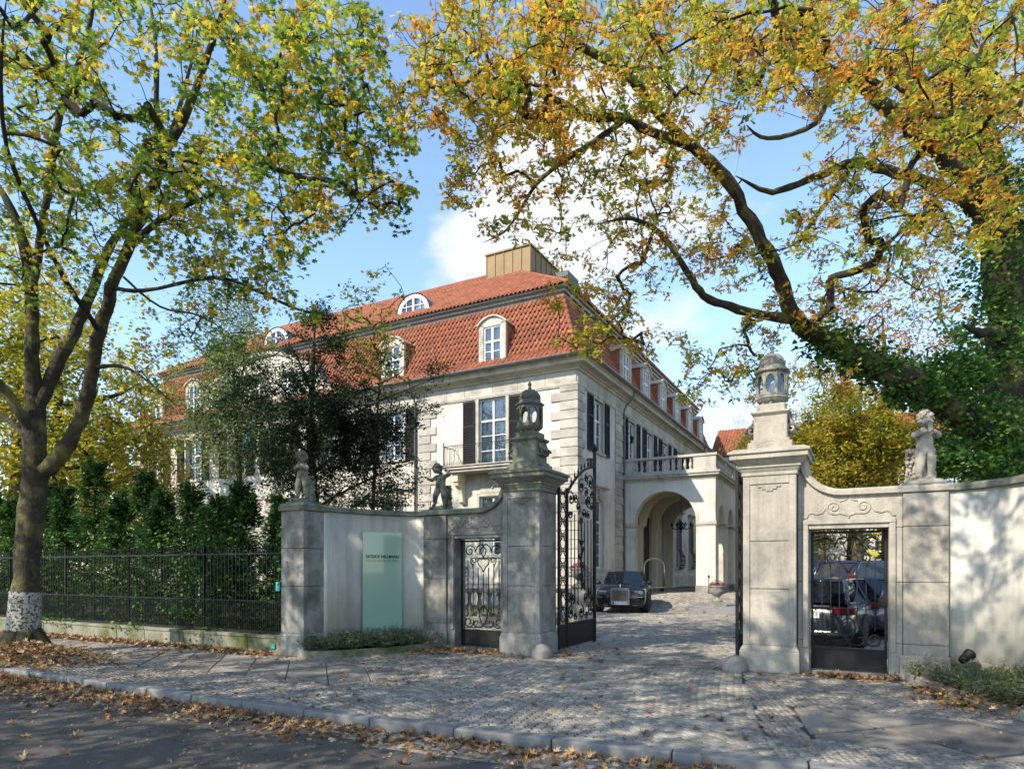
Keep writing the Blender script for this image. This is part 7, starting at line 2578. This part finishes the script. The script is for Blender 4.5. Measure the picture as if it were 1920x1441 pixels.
m.build('stems', M['bark_dark'], cs_)

# --- hedges and greenery far off so no gap shows bare ground
far = tag(empty('distant_trees', (0, 0, 0)), 'mass of autumn trees far beyond the garden on both sides', 'distant trees')
tag(far, kind='stuff')
pos, col = [], []
for (x0, x1, y0, y1, zt, n_) in ((-75, -28, 30, 60, 15, 9000), (24, 70, 30, 60, 13, 9000)):
    for _ in range(n_):
        x = random.uniform(x0, x1); y = random.uniform(y0, y1)
        z = zt * (.55 + .45 * math.sin(x * .37 + 1) * math.sin(x * .11)) * random.random() ** .7
        pos.append((x, y, z)); col.append(random.choice(YEL[:3] + GRN + ORA[:1]))
k = len(pos)
me = swarm('foliage', SIMPLE[0], SIMPLE[1], np.array(pos), rots(k, 1.3), rng.uniform(.5, 1.0, k), M['leaf_dull'], col=np.array(col))
tag(link('foliage', me, far), kind='stuff')

# ================================================================== FALLEN LEAVES
LT = [tri_fan(mirror([(0, -.46), (.30, -.40), (.20, -.12), (.56, -.05), (.30, .12), (.42, .42), (.12, .24), (0, .62)]), c) for c in (-.5, .45, .9, -.95)]
LPAL = np.array([(.44, .28, .13), (.52, .37, .20), (.38, .20, .09), (.48, .22, .07), (.26, .13, .06), (.18, .10, .055), (.56, .42, .25), (.50, .31, .12), (.14, .08, .045)])


def litter(name, pts, size, heap=0.0, pal=LPAL, parent=None, lb='', wts=None):
    k = len(pts)
    pts = np.array(pts)
    q = k // 4
    for i in range(4):
        s_ = pts[i::4]; kk = len(s_)
        if kk == 0: continue
        s_ = s_.copy(); s_[:, 2] += rng.uniform(0, 1, kk) * heap + .012
        ti = 0.35 + min(.5, heap * 6)
        me = swarm(name, LT[i][0], LT[i][1], s_, rots(kk, ti), size * rng.uniform(.55, 1.15, kk), M['litter'], col=pal[rng.integers(0, len(pal), kk)] * rng.uniform(.75, 1.2, (kk, 1)))
        tag(link(name, me, parent), kind='stuff')


lit = empty('fallen_leaves', (0, 0, 0), 0, 'fallen orange and brown autumn leaves lying on road, pavement and along the kerb', 'fallen leaves')
tag(lit, kind='stuff')


def ongr(a, v): return -.11 if v < kerb_v(a) else 0.004 + gz(v)


pts = []
for _ in range(2600):       # drift in the gutter along the kerb
    a = -9 + 13.5 * random.random() ** 1.7
    dens = max(.08, 1 - (a + 9) / 13)
    v = kerb_v(a) - .02 - abs(random.gauss(0, .16 + .35 * dens))
    pts.append((*G(a, v)[:2], ongr(a, v)))
litter('leaf', pts, .085, .035, parent=lit)
pts = []
for _ in range(2600):     # the swept heap round the maple
    a = -10.6 + random.gauss(.5, 1.0); v = -4.75 + random.gauss(-.25, .55)
    h = .28 * math.exp(-((a + 9.9) ** 2 / 1.0 + (v + 4.9) ** 2 / .5))
    pts.append((*G(a, v)[:2], (0 if v > -5.7 else -.1) + h * random.uniform(.3, 1)))
litter('leaf', pts, .09, .05, parent=lit)
pts = []
for _ in range(1500):
    a = random.uniform(-16, -6.3); v = -2.35 - abs(random.gauss(0, .16)); pts.append((*G(a, v)[:2], ongr(a, v)))
for _ in range(1700):
    a = random.uniform(-13, -7.6); v = kerb_v(a) - abs(random.gauss(0, .7)); pts.append((*G(a, v)[:2], ongr(a, v)))
litter('leaf', pts, .10, .04, parent=lit)
pts = []
for c, s_, n_ in (((-3.3, -.25), (.45, .12), 380), ((-4.0, -.7), (.35, .2), 130), ((3.3, -.25), (.35, .1), 260), ((4.25, -.9), (.12, .35), 150), ((4.5, -1.7), (.14, .3), 110), ((4.9, -1.3), (.35, .6), 420), ((5.1, -2.0), (.3, .35), 260), ((-1.4, .1), (.2, .2), 25), ((-1.2, 1.0), (.3, .5), 25)):
    for _ in range(n_):
        a = c[0] + random.gauss(0, s_[0]); v = c[1] + random.gauss(0, s_[1])
        if v > -.06 and abs(a) > 1.8: v = -.1
        pts.append((*G(a, v)[:2], ongr(a, v) + (.11 if (c[0] > 4.8) else 0)))
litter('leaf', pts, .085, .03, parent=lit)
pts = []
for _ in range(620):    # strays
    a = random.uniform(-12, 6.5); v = random.uniform(-5.6, -.1)
    if random.random() < max(0, (a + 4) / 12): continue
    pts.append((*G(a, v)[:2], ongr(a, v)))
for _ in range(330):
    a = random.uniform(-12, 4); v = kerb_v(a) - random.random() ** 1.5 * 4.5; pts.append((*G(a, v)[:2], ongr(a, v)))
for _ in range(90):
    a = random.uniform(-3, 5); v = random.uniform(.3, 14); pts.append((*G(a, v)[:2], ongr(a, v)))
litter('leaf', pts, .10, .0, parent=lit)
pts = []          # crumbs and bits of leaf
for _ in range(5200):
    a = random.uniform(-13, 5); v = kerb_v(a) + (-abs(random.gauss(0, 1.3)) if random.random() < .6 else random.uniform(0, 5.5))
    pts.append((*G(a, v)[:2], ongr(a, v)))
litter('leaf_crumb', pts, .028, .0, parent=lit)
